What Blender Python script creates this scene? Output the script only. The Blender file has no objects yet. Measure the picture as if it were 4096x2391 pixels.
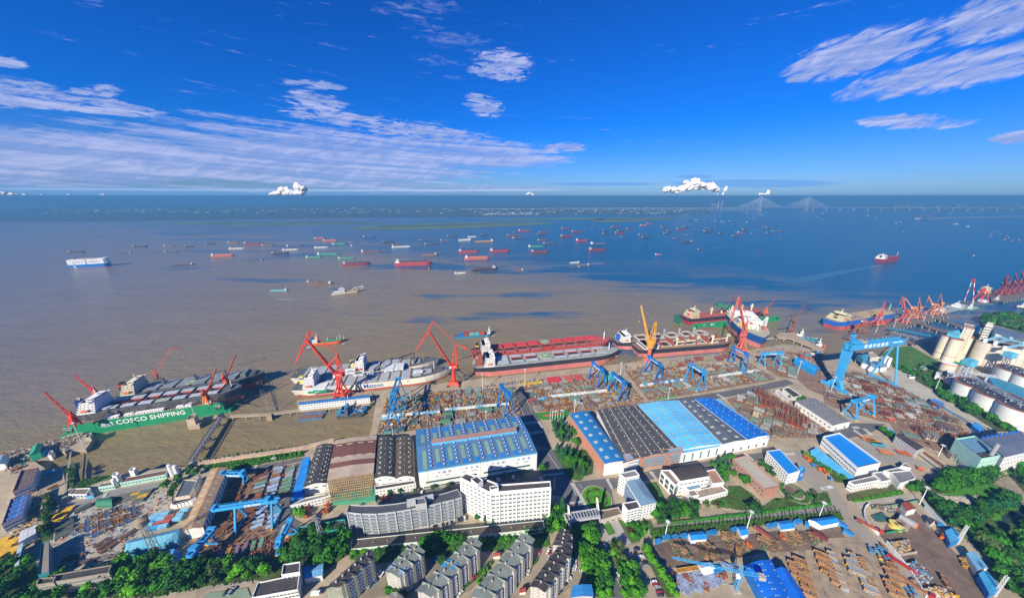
import bpy,bmesh,math,random
from math import sin,cos,pi,radians as rad,atan2,hypot,sqrt
from mathutils import Vector,Matrix
random.seed(7)
C=bpy.context.scene.collection
SC=bpy.context.scene
# ------------------------------------------------------------------ camera
F=1280.0;HC=260.0;PT=math.atan((1195.5-785)/F)
cam=bpy.data.objects.new('camera',bpy.data.cameras.new('camera'))
C.objects.link(cam);SC.camera=cam
cam.location=(0,0,HC);cam.rotation_euler=(pi/2-PT,0,0)
cam.data.sensor_width=36;cam.data.lens=F/4096*36
cam.data.clip_start=1;cam.data.clip_end=200000
# ------------------------------------------------------------------ sky and sun
SUN_EL,SUN_AZ=rad(32),rad(212)
W=bpy.data.worlds.new('World');SC.world=W;W.use_nodes=True
nt=W.node_tree;nt.nodes.clear()
def N(t,**k):
 n=nt.nodes.new(t)
 for a,b in k.items():setattr(n,a,b)
 return n
def Lk(a,b):nt.links.new(a,b)
def mth(op,a,b=None,c=None,clamp=False):
 n=N('ShaderNodeMath',operation=op,use_clamp=clamp)
 for i,v in enumerate((a,b,c)):
  if v is None:continue
  if isinstance(v,(int,float)):n.inputs[i].default_value=v
  else:Lk(v,n.inputs[i])
 return n.outputs[0]
def mapr(v,a,b,c=0.,d=1.,smooth=True):
 n=N('ShaderNodeMapRange');n.interpolation_type='SMOOTHSTEP' if smooth else 'LINEAR';n.clamp=True
 Lk(v,n.inputs[0])
 for i,x in enumerate((a,b,c,d)):n.inputs[i+1].default_value=x
 return n.outputs[0]
def mixc(f,a,b,mode='MIX'):
 n=N('ShaderNodeMix',data_type='RGBA',blend_type=mode)
 for i,v in((0,f),(6,a),(7,b)):
  if isinstance(v,(int,float)):n.inputs[i].default_value=v
  elif isinstance(v,tuple):n.inputs[i].default_value=(*v,1)
  else:Lk(v,n.inputs[i])
 return n.outputs[2]
out=N('ShaderNodeOutputWorld');bg=N('ShaderNodeBackground');bg.inputs[1].default_value=0.066
sky=N('ShaderNodeTexSky',sky_type='NISHITA');sky.sun_disc=False
sky.sun_elevation=SUN_EL;sky.sun_rotation=SUN_AZ;sky.altitude=260
sky.air_density=1.0;sky.dust_density=0.35;sky.ozone_density=3.0
tc=N('ShaderNodeTexCoord');sep=N('ShaderNodeSeparateXYZ');Lk(tc.outputs['Generated'],sep.inputs[0])
dx,dy,dz=sep.outputs
base=mixc(1.0,sky.outputs[0],(0.05,0.47,1.28),'MULTIPLY')
lowf=mapr(dz,0.0,0.19,1.0,0.0)
base=mixc(mth('MULTIPLY',lowf,0.9),base,mixc(1.0,sky.outputs[0],(0.34,0.55,1.02),'MULTIPLY'))
zz=mth('MAXIMUM',mth('ADD',dz,0.025),0.004)
u=mth('DIVIDE',dx,zz);v=mth('DIVIDE',dy,zz)
def vec(a,b,c=0.0):
 n=N('ShaderNodeCombineXYZ')
 for i,t in enumerate((a,b,c)):
  if isinstance(t,(int,float)):n.inputs[i].default_value=t
  else:Lk(t,n.inputs[i])
 return n.outputs[0]
def noise(vc,s,det=5,rough=.55,dist=0.):
 n=N('ShaderNodeTexNoise');Lk(vc,n.inputs['Vector'])
 n.inputs['Scale'].default_value=s;n.inputs['Detail'].default_value=det
 n.inputs['Roughness'].default_value=rough;n.inputs['Distortion'].default_value=dist
 return n.outputs[0]
az=mth('ARCTAN2',dx,dy)
def blob(a0,aw,z0,zw,tilt=0.0,pw=1.0):
 a=mth('DIVIDE',mth('SUBTRACT',az,a0),aw)
 zc=mth('MULTIPLY_ADD',mth('SUBTRACT',az,a0),-tilt,mth('SUBTRACT',dz,z0))
 z=mth('DIVIDE',zc,zw)
 r=mth('ADD',mth('MULTIPLY',a,a),mth('MULTIPLY',z,z))
 return mapr(r,0.0,1.6,1.0,0.0)
CLOUD_NODES=(sky,base)
def S(c,x,y):o=CR[c];return o[0]+x*o[2],o[1]+y*o[2]
K1=800/1991;K2=800/1961
CR=dict(a=(0,1800,K1),b=(700,1800,K1),c=(1400,1800,K1),d=(2000,1800,K1),e=(2600,1800,K1),f=(3296,1800,K1),g=(0,1300,K2),h=(700,1300,K2),i=(1300,1200,K2),j=(1900,1200,K2),k=(2500,1150,K2),l=(3296,1050,K2),m=(3296,1500,K2),n=(0,780,820/2412),o=(800,780,820/2412),p=(1600,780,820/2412),q=(2300,700,900/2407),r=(3196,750,900/2520),z=(0,0,4096/2520))
def ray(c,x,y):
 X,Y=S(c,x,y);a=(X-2048)/F;b=-(Y-1195.5)/F
 return Vector((a,cos(PT)+b*sin(PT),-sin(PT)+b*cos(PT)))
def G(c,x,y,z=0.0):
 "the place on the level z that is seen in this direction"
 d=ray(c,x,y);t=(z-HC)/d.z
 return Vector((d.x*t,d.y*t,z))
def dirs(x,y):
 d=ray('z',x,y).normalized();return atan2(d.x,d.y),d.z
def cl(x0,x1,y0,y1,dyr=0.0):
 "a cloud patch between two directions; dyr = how much its right end lies lower"
 a0,_=dirs(x0,(y0+y1)/2);a1,_=dirs(x1,(y0+y1)/2);am,zm=dirs((x0+x1)/2,(y0+y1)/2)
 zt=dirs((x0+x1)/2,y0)[1];zb=dirs((x0+x1)/2,y1)[1]
 zl=dirs(x0,(y0+y1)/2-dyr/2)[1];zr=dirs(x1,(y0+y1)/2+dyr/2)[1]
 return blob((a0+a1)/2,abs(a1-a0)/2,(zt+zb)/2,abs(zt-zb)/2,(zr-zl)/(a1-a0))
def mx(*l):
 r=l[0]
 for q in l[1:]:r=mth('MAXIMUM',r,q)
 return r
bank=mx(cl(-700,700,285,480,10),cl(100,1250,300,470,60),cl(750,1400,330,430,30),mth('MULTIPLY',cl(-600,1500,440,480,10),.7))
bits=mx(cl(-80,70,138,172,10),cl(-200,200,190,265,30),cl(-60,400,232,280,40),cl(160,310,208,240,0),cl(685,850,196,220,14),cl(700,860,226,280,30),cl(690,960,270,310,25),cl(850,1210,300,350,40),cl(1140,1240,232,288,20),cl(1165,1320,120,190,14),cl(1150,1300,165,200,20),cl(1330,1440,350,380,-6))
wisp=mx(cl(980,1240,60,130,60),cl(1000,1130,130,165,10),cl(880,1180,-10,50,0),cl(180,260,-20,30,0),mth('MULTIPLY',cl(640,1000,225,330,40),.6))
rght=mx(cl(1940,2330,75,180,-90),cl(2080,2640,130,220,-110),cl(2330,2620,-30,90,-90),cl(1925,2010,178,204,-6),cl(2120,2390,280,318,-2),cl(2440,2600,322,352,-10))
bankv=vec(mth('MULTIPLY',u,.35),v);
n1=noise(bankv,1.3,6,.6,.3);n2=noise(vec(mth('MULTIPLY',u,.25),mth('MULTIPLY',v,1.6)),2.6,4,.55)
da=vec(mth('MULTIPLY',az,9.0),mth('MULTIPLY',dz,46.0));n4=noise(da,2.6,8,.66,.6)
stk=noise(vec(mth('MULTIPLY',az,2.2),mth('MULTIPLY',mth('MULTIPLY_ADD',az,.05,dz),75.0)),1.0,5,.55,.5)
rz=mth('ADD',mth('MULTIPLY',az,-9.0),mth('MULTIPLY',dz,26.0));ra=mth('ADD',mth('MULTIPLY',az,5.0),mth('MULTIPLY',dz,8.0))
n5=noise(vec(ra,rz),2.3,8,.66,.7)
d1=mapr(mth('ADD',mth('ADD',bank,mth('MULTIPLY',mth('SUBTRACT',stk,.5),1.7)),mth('MULTIPLY',mth('SUBTRACT',n4,.5),1.5)),.25,.95)
d2=mth('MULTIPLY',mapr(bits,0,.3),mapr(mth('ADD',bits,mth('MULTIPLY',mth('SUBTRACT',n4,.5),4.2)),.30,1.05))
d3=mth('MULTIPLY',mapr(rght,0,.3),mapr(mth('ADD',rght,mth('MULTIPLY',mth('SUBTRACT',n5,.5),4.0)),.12,.95))
d4=mth('MULTIPLY',mapr(wisp,0,.4),mapr(mth('ADD',wisp,mth('MULTIPLY',mth('SUBTRACT',n4,.5),4.5)),.62,1.9))
dens=mx(mth('MULTIPLY',d1,.76),mth('MULTIPLY',d2,.86),mth('MULTIPLY',d3,.86),mth('MULTIPLY',d4,.35))
hi=mapr(mth('ADD',stk,mth('MULTIPLY',mth('SUBTRACT',n5,.5),.8)),.38,.72)
ccol=mixc(hi,(2.6,3.6,7.0),(5.0,5.4,8.4))
skyc=mixc(dens,base,ccol)
low=mx(cl(1640,2080,440,462,0),cl(1340,1640,448,458,0),cl(1660,1760,430,440,0))
skyc=mixc(mth('MULTIPLY',mapr(mth('ADD',low,mth('SUBTRACT',stk,.5)),.2,.7),.75),skyc,(1.5,3.6,8.0))
wl=mapr(mth('ADD',cl(-600,1480,461,469,4),mth('SUBTRACT',stk,.55)),.3,.6)
skyc=mixc(mth('MULTIPLY',wl,.6),skyc,(6.2,7.2,9.6))
mist=mth('MULTIPLY',mapr(dz,-.002,.030,1.,0.),mapr(az,-.75,.35,.95,.25));skyc=mixc(mist,skyc,(1.5,3.6,7.2));Lk(skyc,bg.inputs[0]);Lk(bg.outputs[0],out.inputs[0])
sun=bpy.data.objects.new('sun',bpy.data.lights.new('sun','SUN'));C.objects.link(sun)
sun.data.energy=5.0;sun.data.angle=rad(.5);sun.data.color=(1,.90,.72)
sdir=Vector((sin(SUN_AZ)*cos(SUN_EL),cos(SUN_AZ)*cos(SUN_EL),sin(SUN_EL)))
sun.rotation_euler=sdir.to_track_quat('Z','Y').to_euler()
SC.view_settings.view_transform='Standard';SC.view_settings.look='None'
SC.view_settings.exposure=0.72;SC.view_settings.gamma=1;SC.view_settings.use_curve_mapping=False
SC.cycles.max_bounces=5;SC.cycles.diffuse_bounces=2;SC.cycles.glossy_bounces=2;SC.cycles.transmission_bounces=2
SC.cycles.volume_bounces=0;SC.cycles.transparent_max_bounces=6
SC.cycles.use_denoising=True
# ------------------------------------------------------------------ materials
_m={}
def mat(rgb,rough=.75,var=.22,sc=.25,metal=0.,bump=0.,bsc=2.,rib=0.,ribdir='X',ribw=1.,dirt=0.,dirtc=(.10,.07,.05),spec=.4,key=''):
 "procedural paint / metal / concrete: base colour, uneven tone, dirt, optional ribs as relief"
 k=(tuple(rgb),rough,var,sc,metal,bump,bsc,rib,ribdir,ribw,dirt,dirtc,spec,key)
 if k in _m:return _m[k]
 m=bpy.data.materials.new('paint');m.use_nodes=True;t=m.node_tree;b=t.nodes['Principled BSDF']
 n=t.nodes.new;l=t.links.new
 g=n('ShaderNodeNewGeometry');o=n('ShaderNodeObjectInfo')
 no=n('ShaderNodeTexNoise');no.inputs['Scale'].default_value=sc;no.inputs['Detail'].default_value=6;no.inputs['Roughness'].default_value=.65
 l(g.outputs['Position'],no.inputs['Vector'])
 hs=n('ShaderNodeHueSaturation');hs.inputs['Color'].default_value=(*rgb,1)
 mr=n('ShaderNodeMapRange');mr.inputs[1].default_value=.3;mr.inputs[2].default_value=.7;mr.inputs[3].default_value=1-var;mr.inputs[4].default_value=1+var
 l(no.outputs[0],mr.inputs[0])
 ad=n('ShaderNodeMath');ad.operation='MULTIPLY_ADD';ad.inputs[1].default_value=.16;l(o.outputs['Random'],ad.inputs[0]);
 sb=n('ShaderNodeMath');sb.operation='SUBTRACT';l(mr.outputs[0],sb.inputs[0]);sb.inputs[1].default_value=.08;l(sb.outputs[0],ad.inputs[2])
 l(ad.outputs[0],hs.inputs['Value'])
 col=hs.outputs[0]
 if dirt:
  n2=n('ShaderNodeTexNoise');n2 .inputs['Scale'].default_value=sc*2.3;n2 .inputs['Detail'].default_value=8;n2 .inputs['Roughness'].default_value=.7
  l(g.outputs['Position'],n2 .inputs['Vector'])
  m2=n('ShaderNodeMapRange');m2 .inputs[1].default_value=.5;m2 .inputs[2].default_value=.68;m2 .inputs[4].default_value=dirt;l(n2 .outputs[0],m2 .inputs[0])
  mi=n('ShaderNodeMix');mi.data_type='RGBA';mi.inputs[7].default_value=(*dirtc,1);l(m2 .outputs[0],mi.inputs[0]);l(col,mi.inputs[6]);col=mi.outputs[2]
 l(col,b.inputs['Base Color'])
 b.inputs['Roughness'].default_value=rough;b.inputs['Metallic'].default_value=metal
 b.inputs['Specular IOR Level'].default_value=spec
 if bump:
  bn=n('ShaderNodeTexNoise');bn.inputs['Scale'].default_value=bsc;bn.inputs['Detail'].default_value=4;l(g.outputs['Position'],bn.inputs['Vector'])
  bu=n('ShaderNodeBump');bu.inputs['Strength'].default_value=bump;bu.inputs['Distance'].default_value=.5;l(bn.outputs[0],bu.inputs['Height']);l(bu.outputs[0],b.inputs['Normal'])
 _m[k]=m
 return m
def glass(rgb=(.05,.08,.10)):
 k=('glass',rgb)
 if k not in _m:
  m=bpy.data.materials.new('glass');m.use_nodes=True;b=m.node_tree.nodes['Principled BSDF']
  b.inputs['Base Color'].default_value=(*rgb,1);b.inputs['Roughness'].default_value=.12;b.inputs['Specular IOR Level'].default_value=.9
  _m[k]=m
 return _m[k]
WHITE=(.78,.78,.76);CREAM=(.70,.64,.48);GREY=(.36,.37,.38);DARK=(.045,.045,.05);BLUE=(.02,.13,.46);SKYB=(.05,.36,.74)
RED=(.62,.045,.02);RUST=(.20,.075,.035);GREEN=(.01,.24,.10);YEL=(.72,.42,.02);CONC=(.38,.34,.28);MINT=(.40,.68,.56)
# ------------------------------------------------------------------ objects
def put(name,data=None,parent=None,loc=(0,0,0),rz=0.0,rot=None,scale=None):
 o=bpy.data.objects.new(name,data);C.objects.link(o);o.location=loc
 if rot is not None:o.rotation_euler=rot
 elif rz:o.rotation_euler=(0,0,rz)
 if scale is not None:o.scale=scale
 if parent is not None:o.parent=parent
 return o
def tag(o,label=None,cat=None,group=None,kind=None):
 if label:o['label']=label
 if cat:o['category']=cat
 if group:o['group']=group
 if kind:o['kind']=kind
 return o
def thing(name,label,cat,loc=(0,0,0),rz=0.0,group=None,scale=None):
 return tag(put(name,None,None,loc,rz,None,scale),label,cat,group)
def kids(o):return _kids.get(o.name,[])
def copy_tree(o,parent=None):
 c=o.copy();C.objects.link(c)
 if parent is not None:c.parent=parent
 for ch in list(o.children):copy_tree(ch,c)
 return c
class MB:
 "collects solids; build() links them as ONE mesh object"
 def __init__(s):s.v=[];s.f=[];s.mi=[];s.mats=[]
 def m(s,mt):
  if mt not in s.mats:s.mats.append(mt)
  return s.mats.index(mt)
 def add(s,vs,fs,mt):
  o=len(s.v);k=s.m(mt);s.v+=[tuple(q)for q in vs]
  for f in fs:s.f.append([i+o for i in f]);s.mi.append(k)
  return s
 def box(s,c,d,mt,rz=0.0,taper=1.0):
  hx,hy,hz=d[0]/2,d[1]/2,d[2]/2;ca,sa=cos(rz),sin(rz);vs=[]
  for z,t in((-hz,1.),(hz,taper)):
   for x,y in((-hx*t,-hy*t),(hx*t,-hy*t),(hx*t,hy*t),(-hx*t,hy*t)):
    vs.append((c[0]+x*ca-y*sa,c[1]+x*sa+y*ca,c[2]+z))
  return s.add(vs,[(3,2,1,0),(4,5,6,7),(0,1,5,4),(1,2,6,5),(2,3,7,6),(3,0,4,7)],mt)
 def boxb(s,x0,x1,y0,y1,z0,z1,mt):return s.box(((x0+x1)/2,(y0+y1)/2,(z0+z1)/2),(abs(x1-x0),abs(y1-y0),abs(z1-z0)),mt)
 def beam(s,a,b,w,h,mt,w2=None,h2=None):
  a=Vector(a);b=Vector(b);d=b-a
  if d.length<1e-6:return s
  d.normalize();up=Vector((0,0,1))if abs(d.z)<.98 else Vector((0,1,0))
  x=d.cross(up).normalized();y=x.cross(d);vs=[]
  for p,ww,hh in((a,w,h),(b,w2 or w,h2 or h)):
   for i,j in((-1,-1),(1,-1),(1,1),(-1,1)):vs.append(p+x*(i*ww/2)+y*(j*hh/2))
  return s.add(vs,[(3,2,1,0),(4,5,6,7),(0,1,5,4),(1,2,6,5),(2,3,7,6),(3,0,4,7)],mt)
 def cyl(s,a,b,r,mt,n=12,r2=None,cap=True):
  a=Vector(a);b=Vector(b);d=(b-a).normalized();up=Vector((0,0,1))if abs(d.z)<.98 else Vector((0,1,0))
  x=d.cross(up).normalized();y=x.cross(d);vs=[]
  for p,rr in((a,r),(b,r if r2 is None else r2)):
   for i in range(n):t=2*pi*i/n;vs.append(p+x*(cos(t)*rr)+y*(sin(t)*rr))
  fs=[(i,i+n,(i+1)%n+n,(i+1)%n)for i in range(n)]
  if cap:fs+=[tuple(range(n)),tuple(range(2*n-1,n-1,-1))]
  return s.add(vs,fs,mt)
 def prism(s,pts,z0,z1,mt,top=None,sides=True,cap=True):
  n=len(pts);vs=[(p[0],p[1],z0)for p in pts]+[(p[0],p[1],z1)for p in pts]
  if sides:s.add(vs,[(i,(i+1)%n,(i+1)%n+n,i+n)for i in range(n)],mt)
  if cap:s.add(vs[n:],[tuple(range(n))],top or mt)
  return s
 def poly(s,pts,mt):return s.add(pts,[tuple(range(len(pts)))],mt)
 def lattice(s,a,b,w,h,mt,n=8,r=.25,w2=None,h2=None):
  "a lattice boom of four chords with zigzag bracing"
  a=Vector(a);b=Vector(b);d=(b-a).normalized();up=Vector((0,0,1))if abs(d.z)<.95 else Vector((0,1,0))
  x=d.cross(up).normalized();y=x.cross(d);w2=w if w2 is None else w2;h2=h if h2 is None else h2
  def P(t,i,j):return a.lerp(b,t)+x*(i*(w+(w2-w)*t)/2)+y*(j*(h+(h2-h)*t)/2)
  cs=[(-1,-1),(1,-1),(1,1),(-1,1)]
  for i,j in cs:s.beam(P(0,i,j),P(1,i,j),r,r,mt)
  for k in range(n):
   t0,t1=k/n,(k+1)/n
   for q in range(4):
    p0,p1=cs[q],cs[(q+1)%4]
    if k%2:p0,p1=p1,p0
    s.beam(P(t0,*p0),P(t1,*p1),r*.7,r*.7,mt)
  return s
 def mesh(s,name='mesh',smooth=False):
  me=bpy.data.meshes.new(name);me.from_pydata(s.v,[],s.f)
  for q in s.mats:me.materials.append(q)
  if len(s.mats)>1:me.polygons.foreach_set('material_index',s.mi)
  if smooth:me.polygons.foreach_set('use_smooth',[True]*len(me.polygons))
  me.update();return me
 def build(s,name,parent=None,loc=(0,0,0),rz=0.0,smooth=False):return put(name,s.mesh(name,smooth),parent,loc,rz)
def sheet(name,pts,z,mt,kind='structure',thick=0.0):
 "a level sheet traced on the ground"
 from mathutils.geometry import tessellate_polygon
 P=[Vector((p[0],p[1],z))for p in pts]
 ar=sum(P[i].x*P[(i+1)%len(P)].y-P[(i+1)%len(P)].x*P[i].y for i in range(len(P)))
 if ar<0:P.reverse()
 tr=tessellate_polygon([P]);fs=[]
 for t in tr:
  a,b,c=(P[q]for q in t)
  fs.append(tuple(t)if(b-a).cross(c-a).z>0 else tuple(reversed(t)))
 vs=[tuple(q)for q in P];n=len(P)
 if thick:
  vs+=[(q.x,q.y,z-thick)for q in P];fs+=[(i,i+n,(i+1)%n+n,(i+1)%n)for i in range(n)]
 me=bpy.data.meshes.new(name);me.from_pydata(vs,[],fs);me.materials.append(mt);me.update()
 return tag(put(name,me),kind=kind)
def text(s,size,mt,parent,loc,rot,name='lettering',ext=.05,bold=False,sx=1.0):
 c=bpy.data.curves.new(name,'FONT');c.body=s;c.size=size;c.extrude=ext;c.align_x='CENTER';c.align_y='CENTER'
 c.resolution_u=2;c.materials.append(mt)
 if bold:c.offset=size*.012
 q=bpy.data.objects.new('q',c);me=bpy.data.meshes.new_from_object(q);bpy.data.objects.remove(q);me.materials.clear();me.materials.append(mt)
 o=put(name,me,parent,loc,0,rot);o.scale=(sx,1,1);return o
# ------------------------------------------------------------------ river, land, far shore
WZ=-5.0
def node_mat(name):
 m=bpy.data.materials.new(name);m.use_nodes=True;return m,m.node_tree,m.node_tree.nodes['Principled BSDF']
def water_material():
 m,t,b=node_mat('river_water');n=t.nodes.new;l=t.links.new
 g=n('ShaderNodeNewGeometry');sp=n('ShaderNodeSeparateXYZ');l(g.outputs['Position'],sp.inputs[0])
 def M(op,a,c=None,d=None):
  q=n('ShaderNodeMath');q.operation=op
  for i,w in enumerate((a,c,d)):
   if w is None:continue
   if isinstance(w,(int,float)):q.inputs[i].default_value=w
   else:l(w,q.inputs[i])
  return q.outputs[0]
 def NO(sc,det,xs=1.,ys=1.,rough=.55):
  mp=n('ShaderNodeMapping');mp.inputs['Scale'].default_value=(xs,ys,1);l(g.outputs['Position'],mp.inputs[0])
  q=n('ShaderNodeTexNoise');q.inputs['Scale'].default_value=sc;q.inputs['Detail'].default_value=det;q.inputs['Roughness'].default_value=rough;l(mp.outputs[0],q.inputs['Vector']);return q.outputs[0]
 def MR(v,a,c,d=0.,e=1.):
  q=n('ShaderNodeMapRange');q.interpolation_type='SMOOTHSTEP';l(v,q.inputs[0])
  for i,w in enumerate((a,c,d,e)):q.inputs[i+1].default_value=w
  return q.outputs[0]
 X,Y=sp.outputs[0],sp.outputs[1]
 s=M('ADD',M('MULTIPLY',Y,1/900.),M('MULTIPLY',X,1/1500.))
 s=M('ADD',s,M('MULTIPLY',M('SUBTRACT',NO(.0016,6,.6,1.5),.5),2.2));s=M('ADD',s,M('MULTIPLY',MR(NO(.0042,5,.35,1.3,.6),.50,.64),1.0))  # second noise: cloud shadows on the river painted in as blue patches
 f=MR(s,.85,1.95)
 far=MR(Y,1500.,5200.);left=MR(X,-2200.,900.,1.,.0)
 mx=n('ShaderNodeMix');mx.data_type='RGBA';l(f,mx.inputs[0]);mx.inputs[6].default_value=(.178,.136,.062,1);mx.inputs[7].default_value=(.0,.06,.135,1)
 mx2=n('ShaderNodeMix');mx2 .data_type='RGBA';l(M('MULTIPLY',left,.55),mx2 .inputs[0]);l(mx.outputs[2],mx2 .inputs[6]);mx2 .inputs[7].default_value=(.13,.12,.14,1)
 ba=M('MULTIPLY',MR(Y,300.,345.,1.,0.),1.0)
 mx3=n('ShaderNodeMix');mx3 .data_type='RGBA';l(M('MULTIPLY',ba,.5),mx3 .inputs[0]);l(mx2 .outputs[2],mx3 .inputs[6]);mx3 .inputs[7].default_value=(.165,.135,.048,1)
 mx4=n('ShaderNodeMix');mx4 .data_type='RGBA';mx4 .blend_type='MULTIPLY';mx4 .inputs[0].default_value=1;l(mx3 .outputs[2],mx4 .inputs[6]);gq=n('ShaderNodeCombineColor');v_=M('ADD',.72,M('MULTIPLY',M('ADD',NO(.012,6,.4,1.6,.65),NO(.09,5,.7,2.,.7)),.56))
 for i in range(3):l(v_,gq.inputs[i])
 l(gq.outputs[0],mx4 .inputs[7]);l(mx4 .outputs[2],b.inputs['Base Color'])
 b.inputs['Roughness'].default_value=.22;b.inputs['IOR'].default_value=1.33;b.inputs['Specular IOR Level'].default_value=.36
 bu=n('ShaderNodeBump');bu.inputs['Strength'].default_value=.8;bu.inputs['Distance'].default_value=1.0
 h=M('ADD',M('MULTIPLY',NO(.16,4,1.,2.2),1.0),M('MULTIPLY',NO(.035,3,1.,2.),2.2))
 l(h,bu.inputs['Height']);l(bu.outputs[0],b.inputs['Normal'])
 return m
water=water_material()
def plane(name,x0,x1,y0,y1,z,mt):
 return tag(MB().poly([(x0,y0,z),(x1,y0,z),(x1,y1,z),(x0,y1,z)],mt).build(name),kind='structure')
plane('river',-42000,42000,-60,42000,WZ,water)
def T(*ps,z=0.0):
 "traced outline: crop letter then numbers x,y,..."
 r=[];c=None;buf=[]
 for q in ps:
  if isinstance(q,str):c=q
  else:
   buf.append(q)
   if len(buf)==2:r.append(G(c,buf[0],buf[1],z));buf=[]
 return r
concrete=mat((.36,.30,.21),.9,.25,.05,dirt=.45,dirtc=(.20,.13,.08),bump=.1)
darkcon=mat((.15,.105,.075),.8,.4,.06,dirt=.7,dirtc=(.24,.19,.15))
rustground=mat((.25,.155,.10),.9,.35,.09,dirt=.7,dirtc=(.12,.075,.05))
quay_c=mat((.39,.315,.215),.9,.22,.06,dirt=.5,dirtc=(.24,.15,.09))
asphalt=mat((.115,.115,.12),.85,.15,.05,dirt=.3,dirtc=(.16,.15,.14))
palecon=mat((.40,.375,.31),.9,.2,.06,dirt=.35,dirtc=(.25,.2,.15))
grass=mat((.055,.13,.022),.95,.5,.12,dirt=.6,dirtc=(.03,.07,.015))
lawn=mat((.05,.20,.012),.95,.3,.2)
scrub=mat((.05,.085,.02),.95,.5,.15,dirt=.5,dirtc=(.09,.075,.04))
pave=mat((.36,.34,.32),.85,.15,.3)
redpave=mat((.30,.12,.09),.85,.2,.3)
mark=mat((.72,.72,.70),.7,.1);markY=mat((.65,.42,.06),.7,.1)
def land(name,pts,mt=concrete,z=0.0,thick=6.0):return sheet(name,pts,z,mt,thick=thick)
main=T('a',660,400,'a',690,370,720,350,760,335,830,292,1010,258,1120,250,1200,235,1680,168,1830,165,'b',135,150,'b',600,62,1230,2,'h',1560,1140,1610,1125,1900,1086,1908,1075,1962,860,'i',440,1325,500,1000,512,978,'i',450,905,250,925,800,850,1210,806,1330,790,1500,774,'j',20,770,740,700,1440,622,1600,606,'k',190,712,620,670,1090,632,1240,612,1460,575,1490,560,1640,560,1900,620,'l',0,905,150,930,330,905,345,880,540,935,590,870,680,800,850,820,960,790,1120,760,1180,700,1340,650,1450,650,1580,640,1540,560,1640,515,1960,530)
main+=[Vector((2600,1500,0)),Vector((2600,-150,0)),Vector((-900,-150,0))]
main+=T('z',-400,1500,'z',-500,1200)
main+=T('g',0,1268,115,1230,290,1192,420,1162,590,1112,690,1060,820,1050,940,1085,838,1215,735,1228,640,1235)+T('g',560,1225,480,1290,300,1330)+T('a',300,80,270,110,345,110,455,185,480,230,560,215,620,150)
L0=land('ground',main,concrete)
_z=[0.0]
def lay(name,mt,*ps,kind='structure'):
 _z[0]+=.012
 return sheet(name,T(*ps),.03+_z[0],mt,kind)
lay('quay_apron',quay_c,'i',450,905,250,925,800,850,1210,806,1500,774,'j',740,700,1440,622,'k',190,712,1090,632,1460,575,1640,600,1240,680,'k',0,790,'j',1440,690,740,780,0,860,'i',1300,880,550,970)
lay('yard_ground',rustground,'i',600,960,1290,885,1860,850,1960,1130,900,1270,500,1330)
lay('yard_ground',rustground,'j',450,850,740,790,1290,730,1440,760,1660,970,1640,1010,940,1110,620,1090,500,1000)
lay('yard_ground',rustground,'k',0,820,690,750,1230,740,1480,900,960,990,330,1100,230,1100)
lay('yard_ground',rustground,'k',1000,1100,1300,1020,1480,1110,1660,1200,1960,1380,1960,1471,1330,1471)
lay('yard_ground',rustground,'k',1260,720,1580,660,1960,800,1960,1060,1800,1000,1690,900,1500,870)
lay('yard_ground',rustground,'l',0,1080,160,1060,480,1120,700,1200,1200,1471,'m',1500,640,1210,780,1000,700,700,560,640,470,300,380,0,280,0,100)
lay('yard_ground',mat((.26,.16,.10),.9,.3,.08,dirt=.6,dirtc=(.13,.08,.05)),'b',430,190,560,230,770,200,1160,150,1050,560,1000,900,380,940,330,860)
lay('yard_ground',mat((.20,.12,.08),.9,.3,.08,dirt=.6,dirtc=(.10,.06,.04)),'b',380,940,1010,890,1040,1060,880,1100,180,1140,130,1050,150,900)
lay('dark_yard',darkcon,'f',740,560,870,560,1200,900,1400,1130,1500,1300,1640,1471,1000,1471,940,1300,860,1150,700,1020,620,900,560,860,620,740)
lay('dark_yard',darkcon,'e',10,950,380,850,900,850,1330,790,1560,800,1880,760,1960,900,1620,1000,1300,1060,1180,1000,950,1060,150,1180,80,1060)
lay('storage_ground',mat((.31,.245,.17),.9,.3,.10,dirt=.85,dirtc=(.085,.07,.06)),'e',1180,1020,1600,990,'f',0,880,300,860,620,960,1000,1471,'e',1530,1471,1300,1190)
lay('road',asphalt,'j',350,880,440,870,640,1180,760,1471,520,1400,430,1120)
lay('road',asphalt,'d',375,0,540,0,660,220,730,320,880,300,1060,280,1180,270,1240,330,1110,400,1140,560,1010,580,880,580,700,590,600,460,510,440,500,300,400,270,400,240)
lay('road',asphalt,'d',400,240,500,300,505,330,0,440,0,300,'c',1300,290,1840,200,1980,240)
lay('road',asphalt,'c',650,380,1100,340,1330,330,1800,290,1980,300,1980,240,1300,270,700,330)
lay('road',asphalt,'c',260,440,650,400,1130,350,1130,400,800,440,560,510,260,530)
lay('road',asphalt,'d',720,720,920,700,1260,1471,1120,1471,960,1200)
lay('road',asphalt,'d',1060,290,1620,185,1620,270,1180,360)
lay('road',asphalt,'e',0,200,440,130,900,50,1300,0,1440,0,1300,90,1050,110,400,190,0,290)
lay('road',asphalt,'k',170,1130,760,1050,1300,960,1580,900,1660,940,1560,970,900,1090,820,1110,300,1130,170,1150)
lay('road',asphalt,'m',0,560,160,490,330,470,600,480,470,560,330,600,150,640)
lay('road',mat((.30,.27,.22),.9,.15,.05,dirt=.3,dirtc=(.2,.17,.13)),'e',1300,0,1540,0,1960,530,1990,680,'f',330,700,620,960,1000,1471,860,1471,480,960,250,800,'e',1930,760,1700,470,1340,70)
lay('road',mat((.22,.215,.21),.9,.15,.05,dirt=.3,dirtc=(.16,.15,.13)),'a',1110,400,1700,300,1720,340,1560,370,1150,460,820,560,600,610,570,560,680,520,950,470)
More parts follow.
